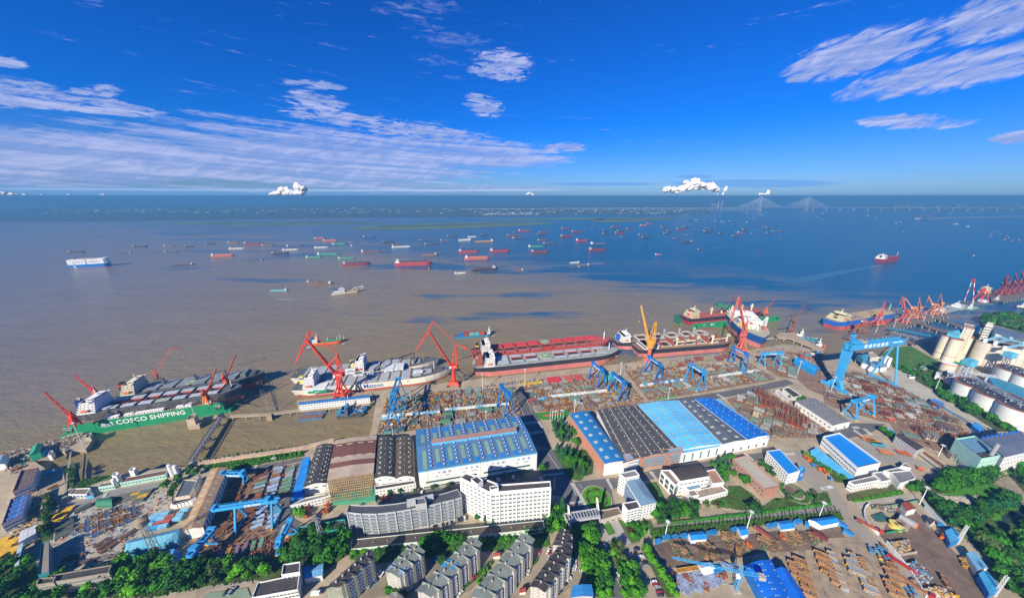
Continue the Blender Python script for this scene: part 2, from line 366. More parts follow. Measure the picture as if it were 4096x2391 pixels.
lay('road',asphalt,'b',530,210,1220,80,1330,70,1260,110,880,190,560,240)
lay('road',asphalt,'b',1190,140,1250,120,1180,300,1140,560,1190,690,1300,740,1700,640,1720,700,1240,800,1150,860,990,860,1050,600,1100,420)
lay('road',mat((.30,.27,.22),.9,.2,.05,dirt=.3,dirtc=(.2,.17,.13)),'a',560,560,640,440,660,240,700,0,715,0,665,400,680,500,600,620)
lay('road',mat((.26,.22,.17),.9,.2,.05),'a',360,880,420,920,400,1150,350,1471,230,1471,330,1200)
lay('road',mat((.30,.26,.21),.9,.2,.05),'b',0,1420,300,1350,760,1290,780,1330,300,1400,0,1471)
lay('forecourt',pave,'d',990,720,1170,690,1310,930,1220,960,1090,960,1020,860)
lay('car_park',mat((.32,.27,.20),.9,.15,.05,dirt=.2,dirtc=(.2,.17,.13)),'d',1160,965,1390,920,1650,1471,1400,1471,1300,1200)
lay('alley',mat((.27,.23,.18),.9,.2,.05),'c',1820,1100,1990,960,1990,1070,1700,1471,1300,1471,1600,1300)
lay('alley',mat((.27,.23,.18),.9,.2,.05),'d',340,960,530,950,530,1030,300,1320,120,1471,60,1471,250,1200)
lay('alley',mat((.25,.22,.17),.9,.2,.05),'d',700,1080,760,1060,860,1200,870,1330,920,1471,700,1471,700,1360,560,1471,600,1300)
lay('alley',mat((.25,.21,.16),.9,.2,.05),'c',770,1080,900,1050,940,1100,800,1260,760,1300)
lay('alley',mat((.25,.21,.16),.9,.2,.05),'c',290,1150,360,1130,380,1300,440,1440,260,1471,100,1471,230,1300)
lay('alley',mat((.25,.21,.16),.9,.2,.05),'c',1300,1000,1400,1000,1420,1120,1200,1400,1000,1471,1150,1330)
lay('car_court',mat((.20,.26,.19),.9,.2,.05),'b',280,1471,330,1420,720,1370,760,1471)
lay('gravel_track',mat((.25,.235,.22),.95,.2,.1,dirt=.4,dirtc=(.1,.095,.09)),'d',1500,740,1990,700,'e',600,660,1400,600,1830,560,1880,610,700,710,60,770,'d',1560,770)
lay('road',palecon,'f',300,520,800,440,940,430,960,480,450,540,400,600,340,570)
lay('forecourt',palecon,'l',540,1080,800,1020,'l',1250,1200,1450,1471,'m',1850,580,1700,560,1200,340,700,120,'l',640,1120)
lay('paved_yard',mat((.30,.28,.25),.9,.2,.05,dirt=.4,dirtc=(.15,.13,.11)),'m',480,600,650,690,880,820,1200,930,1100,940,760,860,560,870,300,640)
lay('storage_ground',palecon,'a',500,600,900,560,1500,400,1720,400,1700,760,1500,830,1250,930,1180,1080,560,1250,500,900)
lay('lawn',lawn,'a',1230,1200,1240,1130,1330,1090,1400,1110,1380,1170,1270,1230)
lay('river_bank',grass,'a',690,380,830,292,1010,258,1120,250,1100,290,980,320,800,390)
lay('river_bank',scrub,'a',690,220,720,100,760,180,730,360,690,360)
lay('verge',grass,'b',210,160,600,110,740,90,720,130,560,190,540,200,520,180,330,190)
lay('verge',grass,'b',750,90,1270,10,1280,60,900,130,760,150)
lay('verge',grass,'d',530,0,720,0,850,250,800,310,700,290,620,180)
lay('planting',scrub,'d',560,0,850,0,930,120,920,240,860,260,760,240)
lay('planting',grass,'d',1460,330,1560,320,1680,560,1560,540)
lay('planting',grass,'d',1170,690,1310,930,1390,910,1450,800,1530,780,1500,700,1260,720)
lay('lawn',mat((.06,.16,.02),.95,.3,.2),'d',1020,740,1095,725,1150,830,1080,850)
lay('planting',grass,'e',600,540,900,600,1120,600,1800,520,1760,420,1420,480,1240,480,1130,560,1000,480,1050,470,900,360,780,360,760,400,800,460,620,500)
lay('hedge_ground',grass,'e',130,720,1080,610,1800,520,1800,550,1100,640,160,740)
lay('planting',scrub,'e',0,780,700,720,1880,610,1930,700,1540,690,1000,760,380,830,20,880)
lay('planting',scrub,'f',0,40,80,40,250,260,200,330,120,320,0,160)
lay('planting',grass,'f',230,450,700,350,780,420,240,510)
lay('planting',grass,'c',0,1030,700,930,1100,880,1330,900,1700,850,1960,780,1990,960,1300,1010,900,1060,280,1120,250,1120,0,1090)
lay('planting',scrub,'c',1290,1180,1390,1100,1420,1120,1250,1300,1050,1460,900,1471,1100,1330)
lay('planting',grass,'c',1590,1390,1700,1250,1880,1060,1880,1100,1640,1360)
lay('planting',scrub,'a',0,1120,300,1080,380,1200,360,1471,0,1471)
lay('planting',scrub,'a',360,1471,370,1240,500,1260,1140,1260,1250,1100,1500,1060,1991,1130,'b',1020,1060,1480,800,1760,1010,1500,1200,1300,1110,1000,1330,760,1290,'b',0,1400,'a',1500,1471)
lay('planting',scrub,'a',420,920,450,640,480,480,560,500,520,900)
lay('planting',grass,'d',530,600,700,600,720,800,760,1100,740,1180,700,940,600,780,540,800,440,760)
lay('planting',grass,'d',730,800,950,800,1060,1180,1140,1471,960,1471,860,1180,770,1060)
lay('planting',grass,'d',1070,960,1180,960,1430,1471,1260,1471,1170,1200)
lay('planting',scrub,'d',1400,980,1500,960,1760,1471,1660,1471)
lay('grass_field',grass,'l',560,900,700,830,850,822,1100,960,1160,1000,1080,1140,1000,1180,680,1030,660,990)
lay('planting',scrub,'l',840,1050,1160,1000,1300,1120,1330,1300,1600,1471,'m',1850,560,1700,560,1340,330,1080,160,900,60)
lay('sorting_field',mat((.02,.22,.08),.9,.2,.05),'l',1240,960,1440,950,1560,640,1860,700,1900,740,1480,860,1460,1030,1250,1000)
lay('woodland_floor',scrub,'f',840,400,1100,440,1000,480,1220,750,1440,800,1640,1060,1990,1471,'z',2700,1700,'z',2700,1150,'z',2520,1195,'f',1700,260,1500,160,1180,240)
lay('clearing',mat((.30,.25,.18),.95,.4,.1,dirt=.6,dirtc=(.09,.14,.03)),'f',1000,430,1250,440,1540,450,1500,540,1180,560)
lay('lawn',lawn,'f',1130,470,1300,400,1600,340,1740,360,1640,500,1540,450)
lay('clearing',mat((.28,.23,.17),.95,.3,.1),'f',1650,290,1840,260,1990,430,1990,580,1850,400,1660,340)
lay('pond',mat((.03,.045,.03),.15,.2),'f',1640,640,1880,540,1990,650,1850,720,1720,740)
lay('algae',mat((.07,.22,.01),.9,.3,.1),'f',1620,660,1720,610,1880,540,1960,600,1860,600,1760,660,1760,740,1680,700)
lay('grass_field',grass,'l',1540,560,1640,515,1960,530,1960,700,1680,610,1580,630)
lay('pond',mat((.10,.085,.07),.2,.2),'l',1090,1140,1200,1100,1310,1150,1300,1240,1110,1220)
lay('grass_field',mat((.09,.10,.03),.95,.4,.1),'f',230,450,700,350,780,420,240,510)
rm=put('road_marking',None);tag(rm,kind='structure')
def stripes(c,x0,y0,x1,y1,n,w,mt=mark,ln=None):
 "zebra bars between two ends of a crossing; ln = direction of each bar"
 A=G(c,x0,y0,.62+.03);B=G(c,x1,y1,.62+.03);d=(B-A).normalized();q=Vector((-d.y,d.x,0));step=(B-A).length/n
 me=None
 for i in range(n):
  p=A+d*(step*(i+.5))
  if me is None:me=MB().box((0,0,0),(step*.5,w,.02),mt).mesh('stripe')
  put('stripe',me,rm,(p.x,p.y,_z[0]+.06),atan2(d.y,d.x))
def line(c,*ps,w=.35,mt=mark,dash=0):
 P=T(c,*ps);mb=MB()
 for a,b in zip(P,P[1:]):
  L=(b-a).length;d=(b-a)/L;k=int(L//(dash*2))if dash else 1
  for j in range(max(k,1)):
   s=a+d*(j*dash*2)if dash else a;e=s+d*dash if dash else b
   m_=(s+e)/2;mb.box((m_.x,m_.y,0),((e-s).length,w,.02),mt,atan2(d.y,d.x))
 mb.build('lane_line',rm,(0,0,_z[0]+.06))
for a in[('d',720,325,790,440,14,3.2),('d',790,440,870,580,16,3.2),('d',1065,285,1120,390,12,2.8),('d',440,255,635,230,16,2.6),('d',395,265,425,310,6,2.6),('d',690,530,815,510,12,2.4),('d',1500,210,1570,300,10,3),('e',0,215,80,300,10,3),('e',940,30,1030,105,9,3),('e',1340,40,1440,35,10,3),('e',1700,385,1815,360,10,3),('f',0,385,80,365,8,3),('b',1095,740,1060,840,14,3.2),('b',785,195,815,150,7,2.6),('b',790,225,860,215,8,2.4),('a',1030,470,1060,430,8,2.6),('k',1250,985,1330,1030,12,4),('k',900,1045,980,1090,12,4),('m',280,520,340,510,8,4),('m',290,540,380,600,12,4),('m',390,525,470,590,10,4),('j',480,1210,610,1195,12,4),('j',530,1310,660,1290,12,4),('j',620,1190,660,1255,8,4)]:stripes(*a)
for a in[('d',480,40,600,210),('d',700,330,760,460),('d',780,340,820,385),('d',1005,940,1250,1471),('d',850,740,940,900),('j',470,900,560,1100),('j',380,900,500,1180)]:line(a[0],*a[1:])
for a in[('e',1560,80,1960,560),('f',0,300,420,760),('f',620,960,900,1471),('k',200,1135,1560,940),('b',560,225,1220,95),('b',1130,760,1700,665),('a',660,570,1600,345),('d',1060,300,1600,215),('e',80,255,1000,85)]:line(a[0],*a[1:],w=.3,mt=markY,dash=4)
# ------------------------------------------------------------------ cranes
redc=mat((.70,.050,.018),.55,.12,.1,dirt=.25,dirtc=(.35,.05,.03));dkred=mat((.26,.03,.03),.6,.2,.1)
salmon=mat((.62,.12,.07),.6,.15,.1,dirt=.25,dirtc=(.4,.12,.08));brownc=mat((.30,.09,.045),.65,.25,.1)
orangec=mat((.55,.19,.07),.6,.2,.1,dirt=.3,dirtc=(.3,.1,.05));yelc=mat((.66,.33,.03),.55,.15,.1)
blue1=mat((.015,.17,.50),.5,.1,.1,dirt=.15,dirtc=(.02,.09,.25));blue2=mat((.045,.34,.66),.5,.1,.1,dirt=.15,dirtc=(.03,.2,.42))
black=mat((.02,.02,.022),.6,.2);white=mat((.80,.80,.78),.6,.08,.2,dirt=.12,dirtc=(.45,.38,.30));rope=mat((.22,.21,.2),.7);grey=mat(GREY,.7,.15)
steel=mat((.30,.31,.32),.6,.2);wtext=mat((.9,.9,.88),.6,.03)
def inplane(B,yaw,p):
 "reach and height of a traced point, in the upright plane through B that the boom swings in"
 d=ray(*p);ca,sa=cos(yaw),sin(yaw)
 det=d.x*(-sa)-d.y*(-ca)
 t=(B.x*(-sa)-B.y*(-ca))/det
 x,y,z=d.x*t,d.y*t,HC+d.z*t
 return(x-B.x)*ca+(y-B.y)*sa,z
def portal_crane(label,mt,base,yaw,mast,tip,top,nose,group='portal slewing cranes',z0=0.0,w=11.,zs=30.,column=0.,legs=True,tail=None,cat='crane',txt=None,lat=True,dm=None):
 B=G(*base,z0);B.z=0;yaw=rad(yaw);t=thing('portal_crane',label,cat,(B.x,B.y,z0),0,group)
 ca,sa=cos(yaw),sin(yaw);P2=lambda r,z,s=0.:(r*ca-s*sa,r*sa+s*ca,z)
 def pt(p):
  if isinstance(p[0],str):r,z=inplane(B,yaw,p);return r,z-z0
  return p
 mast,tip,nose=pt(mast),pt(tip),pt(nose);top=pt(top)if top else None
 mb=MB();k=zs/30.
 if column:
  mb.cyl((0,0,5*k),(0,0,zs),column,mt,14,column*.85);mb.box((0,0,4*k),(w*1.3,w*.8,4*k),mt,0,.6)
  for x in(-1,1):
   for y in(-1,1):mb.beam((x*w*.65,y*w*.5,0),(x*w*.35,y*w*.2,5*k),1.4*k,1.4*k,mt);mb.box((x*w*.65,y*w*.5,.7),(3.4*k,1.2,1.4),black)
 else:
  for x in(-1,1):
   for y in(-1,1):
    mb.beam((x*w*.62,y*w*.5,1.2),(x*2.6*k,y*2.6*k,zs*.55),1.7*k,1.7*k,mt);mb.box((x*w*.62,y*w*.5,.7),(4*k,1.3,1.4),black)
    mb.beam((x*2.6*k,y*2.6*k,zs*.55),(x*1.8*k,y*1.8*k,zs),1.0*k,1.0*k,mt)
   mb.beam((x*w*.62,-w*.5,1.8),(x*w*.62,w*.5,1.8),1.1*k,1.4*k,mt)
  for y in(-1,1):mb.beam((-w*.5,y*w*.42,6*k),(w*.5,y*w*.42,6*k),1.4*k,2.6*k,mt)
  for q in range(4):
   a=[(-1,-1),(1,-1),(1,1),(-1,1)][q];b=[(-1,-1),(1,-1),(1,1),(-1,1)][(q+1)%4]
   mb.beam((a[0]*2.4*k,a[1]*2.4*k,zs*.6),(b[0]*1.8*k,b[1]*1.8*k,zs*.95),.5,.5,mt)
  mb.cyl((0,0,zs*.55),(0,0,zs),1.3*k,mt,10)
 mb.build('portal',t)
 h=MB().cyl((0,0,zs-.6*k),(0,0,zs+.8*k),3.6*k,mt,16);c=P2(-2.5*k,zs+3.2*k);h.box(c,(10*k,6.2*k,5*k),mt,yaw);ho=h.build('machinery_house',t)
 me=MB().box((0,0,0),(1.3*k,.1,1.2*k),glass()).mesh('window')
 for s in(-1,1):
  for i in range(3):put('window',me,ho,P2(-5.2*k+i*2.6*k,zs+3.7*k,s*3.13*k),yaw)
 MB().box(P2(3.6*k,zs+2.2*k,2.6*k),(2.4*k,2.2*k,2.6*k),white,yaw).build('cab',t)
 m=MB();mr,mz=mast
 for s in(-1,1):
  m.beam(P2(-6*k,zs+5*k,s*2.4*k),P2(mr,mz,s*.5),1.0*k,1.0*k,mt,.7*k,.7*k);m.beam(P2(1.5*k,zs+5*k,s*2.4*k),P2(mr,mz,s*.5),1.0*k,1.0*k,mt,.7*k,.7*k)
  m.beam(P2(-3*k,zs+5*k+(mz-zs)*.45,s*1.5*k),P2(1*k,zs+5*k+(mz-zs)*.45,s*1.5*k),.5,.5,mt)
 m.build('mast',t)
 f=(3.0*k,zs+3.0*k);b=MB()
 if lat:
  b.lattice(P2(*f),P2(*tip),4.2*k,2.0*k,mt,12,.62*k,1.3*k,1.2*k)
  L=Vector((tip[0]-f[0],tip[1]-f[1]));b.beam(P2(*f),P2(f[0]+L[0]*.96,f[1]+L[1]*.96),.8*k,.7*k,mt)
 else:b.beam(P2(*f),P2(*tip),2.2*k,2.2*k,mt,1.1*k,1.2*k)
 b.build('boom',t)
 if top:
  top=pt(top);j=MB()
  for s in(-1,1):
   j.beam(P2(top[0],top[1],s*.7*k),P2(nose[0],nose[1],s*.35*k),.55*k,.7*k,mt);j.beam(P2(tip[0],tip[1],s*.7*k),P2(nose[0],nose[1],s*.35*k),.6*k,.75*k,mt)
   j.beam(P2(top[0],top[1],s*.7*k),P2(tip[0],tip[1],s*.7*k),.6*k,.6*k,mt)
  for i in range(1,5):
   q=i/5;u1=(top[0]+(nose[0]-top[0])*q,top[1]+(nose[1]-top[1])*q);u2=(tip[0]+(nose[0]-tip[0])*q,tip[1]+(nose[1]-tip[1])*q);j.beam(P2(*u1),P2(*u2),.4*k,.4*k,mt)
  j.build('jib',t);MB().beam(P2(mr,mz),P2(*top),.6*k,.7*k,mt).build('tie_bar',t)
 else:
  MB().beam(P2(mr,mz),P2(*nose),.22,.22,rope).build('stay',t)
 ta=pt(tail)if tail else(mr-9*k,mz-6*k)
 MB().beam(P2(mr,mz),P2(*ta),1.2*k,1.2*k,mt).box(P2(*ta),(3.4*k,3*k,3*k),mt,yaw).build('counterweight',t)
 hk=min(12,nose[1]*.4)if nose[1]>6 else 2
 MB().beam(P2(*nose),P2(nose[0],nose[1]-hk),.16,.16,rope).box(P2(nose[0],nose[1]-hk),(1.0,1.0,1.6),yelc).build('hook',t)
 if txt:text(txt,1.7*k,wtext,ho,P2(-2.5*k,zs+4.4*k,3.25*k*(1 if ca<0 else-1)),(pi/2,0,yaw+(pi if ca<0 else 0)))
 return t
portal_crane('tall bright red portal crane beside the white container ships, boom raised over the water',redc,('h',1640,700),176,('h',1592,285),('h',1300,150),('h',1315,55),('h',1178,380),zs=31,txt='40t.35m',w=13,tail=(8,50))
portal_crane('tall red crane on a round column at the bow of the container ships',redc,('i',1268,828),172,('i',1280,432),('i',1020,310),('i',1062,205),('i',880,510),zs=27,column=2.6,txt='40t.35m',tail=('i',1380,468),w=13)
portal_crane('salmon red portal crane between the open bulk carrier and the offshore vessel',salmon,('k',1130,630),25,('k',1205,320),('k',1115,110),('k',1120,85),('k',1030,340),zs=30,w=14,txt='40t.35m',tail=('k',1240,352))
portal_crane('rust brown slewing crane at the end of the jetty behind the offshore vessel',brownc,('k',1635,440),40,('k',1620,310),('k',1755,180),('k',1762,145),('k',1818,235),zs=18,w=9,tail=(-9,24),lat=False)
def dock_crane(label,mt,base,yaw,z0,zs,tip,mast=None,yellow=False,H=14.):
 B=G(*base,z0);t=thing('dock_crane',label,'crane',(B.x,B.y,z0),0,'cranes on the floating docks');yaw=rad(yaw);Bp=Vector((B.x,B.y,0))
 ca,sa=cos(yaw),sin(yaw);P2=lambda r,z,s=0.:(r*ca-s*sa,r*sa+s*ca,z);r,z=inplane(Bp,yaw,tip);z-=z0
 m=MB()
 for x in(-1,1):
  for y in(-1,1):m.beam((x*4.2,y*2.6,0),(x*1.3,y*1.3,zs),1.1,1.1,yelc if yellow and y<0 else mt)
 m.box((0,0,zs*.45),(6,5,3),mt).box((0,0,zs*.75),(3.4,3.4,zs*.5),mt);m.build('portal',t)
 MB().box(P2(-.8,zs+1.6),(5.6,3.6,3.4),mt,yaw).cyl((0,0,zs-.4),(0,0,zs+.4),2,mt).build('machinery_house',t)
 MB().beam(P2(-2.2,zs+3,1),P2(-1.2,zs+H*.62),.9,.9,mt).beam(P2(-2.2,zs+3,-1),P2(-1.2,zs+H*.62),.9,.9,mt).beam(P2(1,zs+3),P2(-1.2,zs+H*.62),.7,.7,mt).build('mast',t)
 MB().lattice(P2(1.8,zs+2),P2(r,z),2.2,1.3,mt,10,.42,.8,.6).build('boom',t)
 MB().beam(P2(-1.2,zs+H*.62),P2(r,z),.14,.14,rope).build('stay',t)
 return t
dock_crane('red crane on the near wall at the left end of the green floating dock',redc,('g',745,985),168,16,11,('g',435,655))
dock_crane('red crane on the far wall of the green floating dock behind the white deckhouse',redc,('g',950,700),165,10,6,('g',718,487))
dock_crane('orange red crane with yellow legs near the right end of the green dock',mat((.6,.10,.03),.6,.15,.1),('h',325,770),60,14,13,('h',405,425),yellow=True)
dock_crane('orange red crane on the far wall by the dark ship bow',mat((.6,.10,.03),.6,.15,.1),('h',510,585),60,14,10,('h',597,287))
portal_crane('orange slewing crane with bent jib behind the dark bulk carrier in the dock',mat((.62,.12,.03),.6,.15,.1),('g',1560,560),25,('g',1500,440),('g',1670,225),('g',1682,208),('g',1768,238),zs=12,w=8,tail=(-7,16),lat=False,z0=8,group='cranes on the floating docks')
dock_crane('orange crane on the far wall of the second green dock',mat((.6,.12,.05),.6,.15,.1),('k',990,260),50,12,14,('k',1095,58))
dock_crane('orange crane at the outer end of the second green dock',mat((.6,.12,.05),.6,.15,.1),('k',1375,260),45,12,10,('k',1478,105))
B=G('j',1700,595);t=thing('tower_slewing_crane','yellow lattice crane on a red column by the open bulk carrier','crane',(B.x,B.y,0));yw=rad(140);Bp=Vector((B.x,B.y,0))
P2=lambda r,z,s=0.:(r*cos(yw)-s*sin(yw),r*sin(yw)+s*cos(yw),z)
MB().cyl((0,0,2),(0,0,25),3.0,salmon,16).box((0,0,2.5),(14,12,4),salmon,.3,.5).build('column',t)
MB().cyl((0,0,25),(0,0,35),5.2,yelc,16,7.5).cyl((0,0,35),(0,0,39),7.5,yelc,16).build('machinery_house',t)
m=MB();
for s in(-1,1):m.beam(P2(-4,39,s*4),P2(-3,69,s*3.4),1,1,yelc).beam(P2(3,39,s*4),P2(-2,69,s*3.4),1,1,yelc).beam(P2(-4,50,s*3.8),P2(1,55,s*3.8),.6,.6,yelc)
for z in(46,54,62):m.beam(P2(-3.6,z,-3.8),P2(-3.6,z,3.8),.6,.6,yelc).beam(P2(1.5-(z-46)*.15,z,-3.8),P2(-3.6,z+6,3.8),.5,.5,yelc)
m.beam(P2(-2.5,69,-3.5),P2(-2.5,69,3.5),1.2,1.4,yelc).build('mast',t)
r,z=inplane(Bp,yw,('j',1628,52));MB().lattice(P2(5,38),P2(r,z),4.6,2.4,yelc,18,.6,1.6,1.0).build('boom',t)
MB().beam(P2(-2.5,69,1),P2(r,z),.2,.2,rope).beam(P2(-2.5,69,-1),P2(r,z),.2,.2,rope).build('stay',t)
MB().beam(P2(r,z),P2(r,z-28),.2,.2,rope).box(P2(r,z-28),(1.2,1.2,3),yelc).build('hook',t)
for lab,col,b,ya,ma,ti,to,no,z0 in[('orange brown crane standing by the cream deckhouse of the blue bulk carrier',brownc,('l',345,690),150,('l',375,570),('l',330,530),('l',318,520),('l',285,550),0),('red crane on a column beside the lettering of the blue bulk carrier',salmon,('l',520,610),30,('l',530,510),('l',600,400),('l',598,382),('l',612,470),0),('first red crane in the row past the bow of the blue bulk carrier',salmon,('l',765,590),80,('l',765,420),('l',775,350),('l',772,336),('l',740,410),0),('orange crane with jib reaching down right, second in the row past the bow',orangec,('l',835,550),140,('l',870,438),('l',800,350),('l',788,345),('l',780,400),0),('orange crane with straight boom, third in the row past the bow',orangec,('l',908,545),45,('l',915,450),('l',935,360),('l',938,345),('l',925,400),0),('orange crane with jib hooked left, fourth in the row past the bow',orangec,('l',1040,515),120,('l',1050,410),('l',1028,335),('l',1030,322),('l',1012,385),0),('orange crane with boom raised right, last of the row past the bow',orangec,('l',1115,500),45,('l',1108,395),('l',1145,320),('l',1148,305),('l',1152,360),0)]:
 portal_crane(lab,col,b,ya,ma,ti,to,no,zs=24,w=15,lat=False,group='cranes of the ore wharf')
for lab,b,ma,ti,to,no in[('dark red harbour crane left in the far right terminal, jib low',('l',1725,320),('l',1735,215),('l',1800,160),('l',1800,120),('l',1750,205)),('dark red harbour crane second in the far right terminal',('l',1800,310),('l',1795,200),('l',1800,130),('l',1798,118),('l',1780,200)),('dark red harbour crane third in the far right terminal, boom raised',('l',1850,300),('l',1850,190),('l',1880,115),('l',1882,102),('l',1880,165)),('dark red harbour crane at the far right edge, tallest boom',('l',1915,285),('l',1918,170),('l',1945,95),('l',1948,84),('l',1946,145)),('dark red harbour crane cut by the right edge of the picture',('l',1975,270),('l',1970,190),('l',1990,120),('l',1992,100),('l',1990,160))]:
 portal_crane(lab,dkred,b,60,ma,ti,to,no,zs=32,w=16,lat=False,group='dark red cranes of the far terminal')
B=G('l',1480,400,-5);t=thing('floating_crane','red and white sheerleg floating crane moored past the wharf','crane',(B.x,B.y,-5));m=MB().boxb(-26,30,-12,12,0,4,mat((.10,.12,.13),.7));m.build('pontoon',t)
m=MB()
for s in(-1,1):
 A=Vector((-18,s*8,4));E=Vector((-32,s*1.5,66))
 for i in range(6):m.beam(A.lerp(E,i/6),A.lerp(E,(i+1)/6),1.2,1.2,redc if i%2 else white)
m.beam((-25,-5,35),(-25,5,35),1,1,redc);m.build('boom',t);m=MB()
for s in(-1,1):m.beam((0,s*7,4),(10,s*5,34),1.3,1.3,redc).beam((22,s*7,4),(10,s*5,34),1.3,1.3,redc)
m.beam((10,-5,34),(10,5,34),1.2,1.2,redc).build('mast',t);MB().beam((10,0,34),(-32,0,66),.3,.3,rope).build('stay',t);MB().boxb(12,24,-6,6,4,10,white).build('deckhouse',t)
# ------------------------------------------------------------------ gantry cranes
def gantry(label,mt,A,B,h,spread,txt=None,over=(3,3),gd=2.4,gw=3.2,group='blue gantry cranes in the yard',leg=1.3,sdir=None,box=True):
 A=G(*A);B=G(*B);L=(B-A).length;ya=atan2(B.y-A.y,B.x-A.x);t=thing('gantry_crane',label,'crane',(A.x,A.y,0),ya,group)
 for x,nm in((0,'near'),(L,'far')):
  m=MB()
  for s in(-1,1):
   m.beam((x,s*spread/2,1.5),(x,s*gw*.45,h),leg,leg*1.3,mt,leg*.9,leg);m.box((x,s*spread/2,.8),(1.3,3.4,1.6),yelc)
  m.beam((x,-spread/2,1.8),(x,spread/2,1.8),1.0,1.2,mt);m.build('leg',t)
 g=MB().boxb(-over[0],L+over[1],-gw/2-.5,-gw/2+.5,h,h+gd,mt).boxb(-over[0],L+over[1],gw/2-.5,gw/2+.5,h,h+gd,mt)
 for x in(-over[0],0,L/2,L,L+over[1]):g.boxb(x-.5,x+.5,-gw/2,gw/2,h+.2,h+gd-.2,mt)
 go=g.build('girder',t)
 r=MB()
 for s in(-1,1):
  r.beam((-over[0],s*(gw/2+.6),h+gd+1.0),(L+over[1],s*(gw/2+.6),h+gd+1.0),.12,.12,mt)
  for i in range(int(L//3)):r.beam((i*3,s*(gw/2+.6),h+gd),(i*3,s*(gw/2+.6),h+gd+1),.1,.1,mt)
 r.build('railing',t)
 if box:MB().boxb(L*.82,L*.82+3.5,-gw/2-.8,gw/2+.8,h+gd,h+gd+2.4,mt).build('trolley',t);MB().boxb(-over[0]-.2,-over[0]+2,-gw/2-1,gw/2+1,h+gd,h+gd+1.4,mt).build('end_frame',t)
 if txt:
  s=-1;text(txt,gd*.85,wtext,go,(L/2,s*(gw/2+.55),h+gd/2),(pi/2,0,0),bold=True)
 return t
CS='COSCO SHIPPING'
gantry('dark blue gantry with white lettering next to the turquoise cabin',blue1,('j',1148,780),('j',1235,866),26,15,CS)
gantry('dark blue gantry with white lettering in front of the turquoise cabin',blue1,('j',1340,895),('j',1445,995),26,15,CS)
gantry('dark blue gantry with white lettering below the yellow crane',blue1,('k',218,838),('k',325,922),26,14,CS)
gantry('brighter blue gantry over the plate yard beside the long road',mat((.03,.27,.58),.5,.1,.1),('k',618,925),('k',742,1010),27,15,CS)
gantry('dark blue gantry with white lettering below the salmon crane',blue1,('k',1040,740),('k',1160,815),26,13,CS)
gantry('light blue gantry spanning the plate yard below the offshore vessel',blue2,('k',1335,765),('k',1488,757),20,14,'南通中远船务',over=(5,5))
gantry('slender dark blue gantry at the right end of the rusty plate yard',blue1,('i',1735,1045),('i',1808,1138),29,15)
gantry('blue gantry nearest the container ship at the left end of the yard',mat((.025,.22,.45),.5,.1,.1),('i',742,985),('i',690,1165),30,17,gw=5)
gantry('blue gantry nearest the brown shed at the left end of the yard',mat((.025,.20,.42),.5,.1,.1),('i',725,1095),('i',682,1290),29,17,gw=5)
gantry('light blue gantry with white characters spanning the pale plate stacks',blue2,('b',668,745),('b',1022,690),20,16,'南通中远船务',over=(16,5),gd=2.4,gw=2.6,leg=1.3)
gantry('light blue half gantry leaning on the long brown steel shed',blue2,('b',535,320),('b',715,322),9,6,'南通中远船务',over=(4,1),leg=1.0)
gantry('light blue gantry at the lower corner of the steel yard by the trees',mat((.04,.28,.58),.5,.1,.1),('b',380,945),('b',240,1115),11,9,over=(4,4),gw=4,leg=.9)
gantry('blue gantry with striped trolley beside the turquoise building',mat((.04,.30,.60),.5,.1,.1),('b',1170,850),('b',1075,1045),12,9,over=(3,3),gw=2.4,leg=.9)
gantry('light blue gantry standing among scaffolded blocks on the right',blue2,('m',250,415),('m',415,370),22,15,'南通中远船务',over=(5,5))
A=G('l',95,1235);B=G('l',568,1162);L=(B-A).length;ya=atan2(B.y-A.y,B.x-A.x)
t=thing('goliath_crane','giant light blue goliath crane with white characters near the grain silos','crane',(A.x,A.y,0),ya)
m=MB().beam((2,0,10),(1,0,60),4.5,7.5,blue2,6.5,9).beam((-1,-9,2.5),(1,-2,14),4,5,blue2).beam((-1,9,2.5),(1,2,14),4,5,blue2).boxb(-3,2,-16,16,1.6,5,blue2);m.build('rigid_leg',t)
for s in(-1,1):MB().box((-.5,s*12,.8),(2.4,8,1.6),yelc).build('bogie',t);MB().box((L,s*13,.8),(2,6,1.6),yelc).build('bogie',t)
MB().cyl((L,-14,3),(L,-1,61),1.1,blue2,10).cyl((L,14,3),(L,1,61),1.1,blue2,10).boxb(L-1.5,L+1.5,-17,17,1.6,3.6,blue2).boxb(L-2.5,L+2.5,-3,3,59,62,blue2).build('hinged_leg',t)
g=MB().boxb(-3,L+6,-4.5,-2,61.5,69.5,blue2).boxb(-3,L+6,2,4.5,61.5,69.5,blue2).boxb(-3,-1,-4.4,4.4,61.7,69.3,blue2);go=g.build('girder',t)
text('南 通 中 远 船 务',6.0,wtext,go,(L*.47,-4.56,65.2),(pi/2,0,0),bold=True);text('200t×60×134.5m',2.6,wtext,go,(L*.9,-4.56,66.6),(pi/2,0,0),bold=True)
r=MB()
for s in(-5,5):
 r.beam((-3,s,71.4),(L+6,s,71.4),.15,.15,blue2)
 for i in range(int((L+9)//3)):r.beam((-3+i*3,s,70),(-3+i*3,s,71.4),.14,.14,blue2)
r.build('railing',t);MB().boxb(6,16,-4,4,70,74,blue2).boxb(18,26,-4,4,70,72.6,mat((.5,.38,.2),.7)).build('trolley',t)
MB().lattice((2,0,70),(2,0,82),2.4,2.4,blue2,5,.4).beam((2,0,83),(-6,-4,90),1.2,1.2,blue2).beam((2,0,83),(12,4,80),.9,.9,blue2).boxb(0,4,-2,2,80,84,blue2).build('service_crane',t)
B=G('e',850,1385);t=thing('tower_crane','light blue tower crane with long jib over the galvanised pipe racks','crane',(B.x,B.y,0))
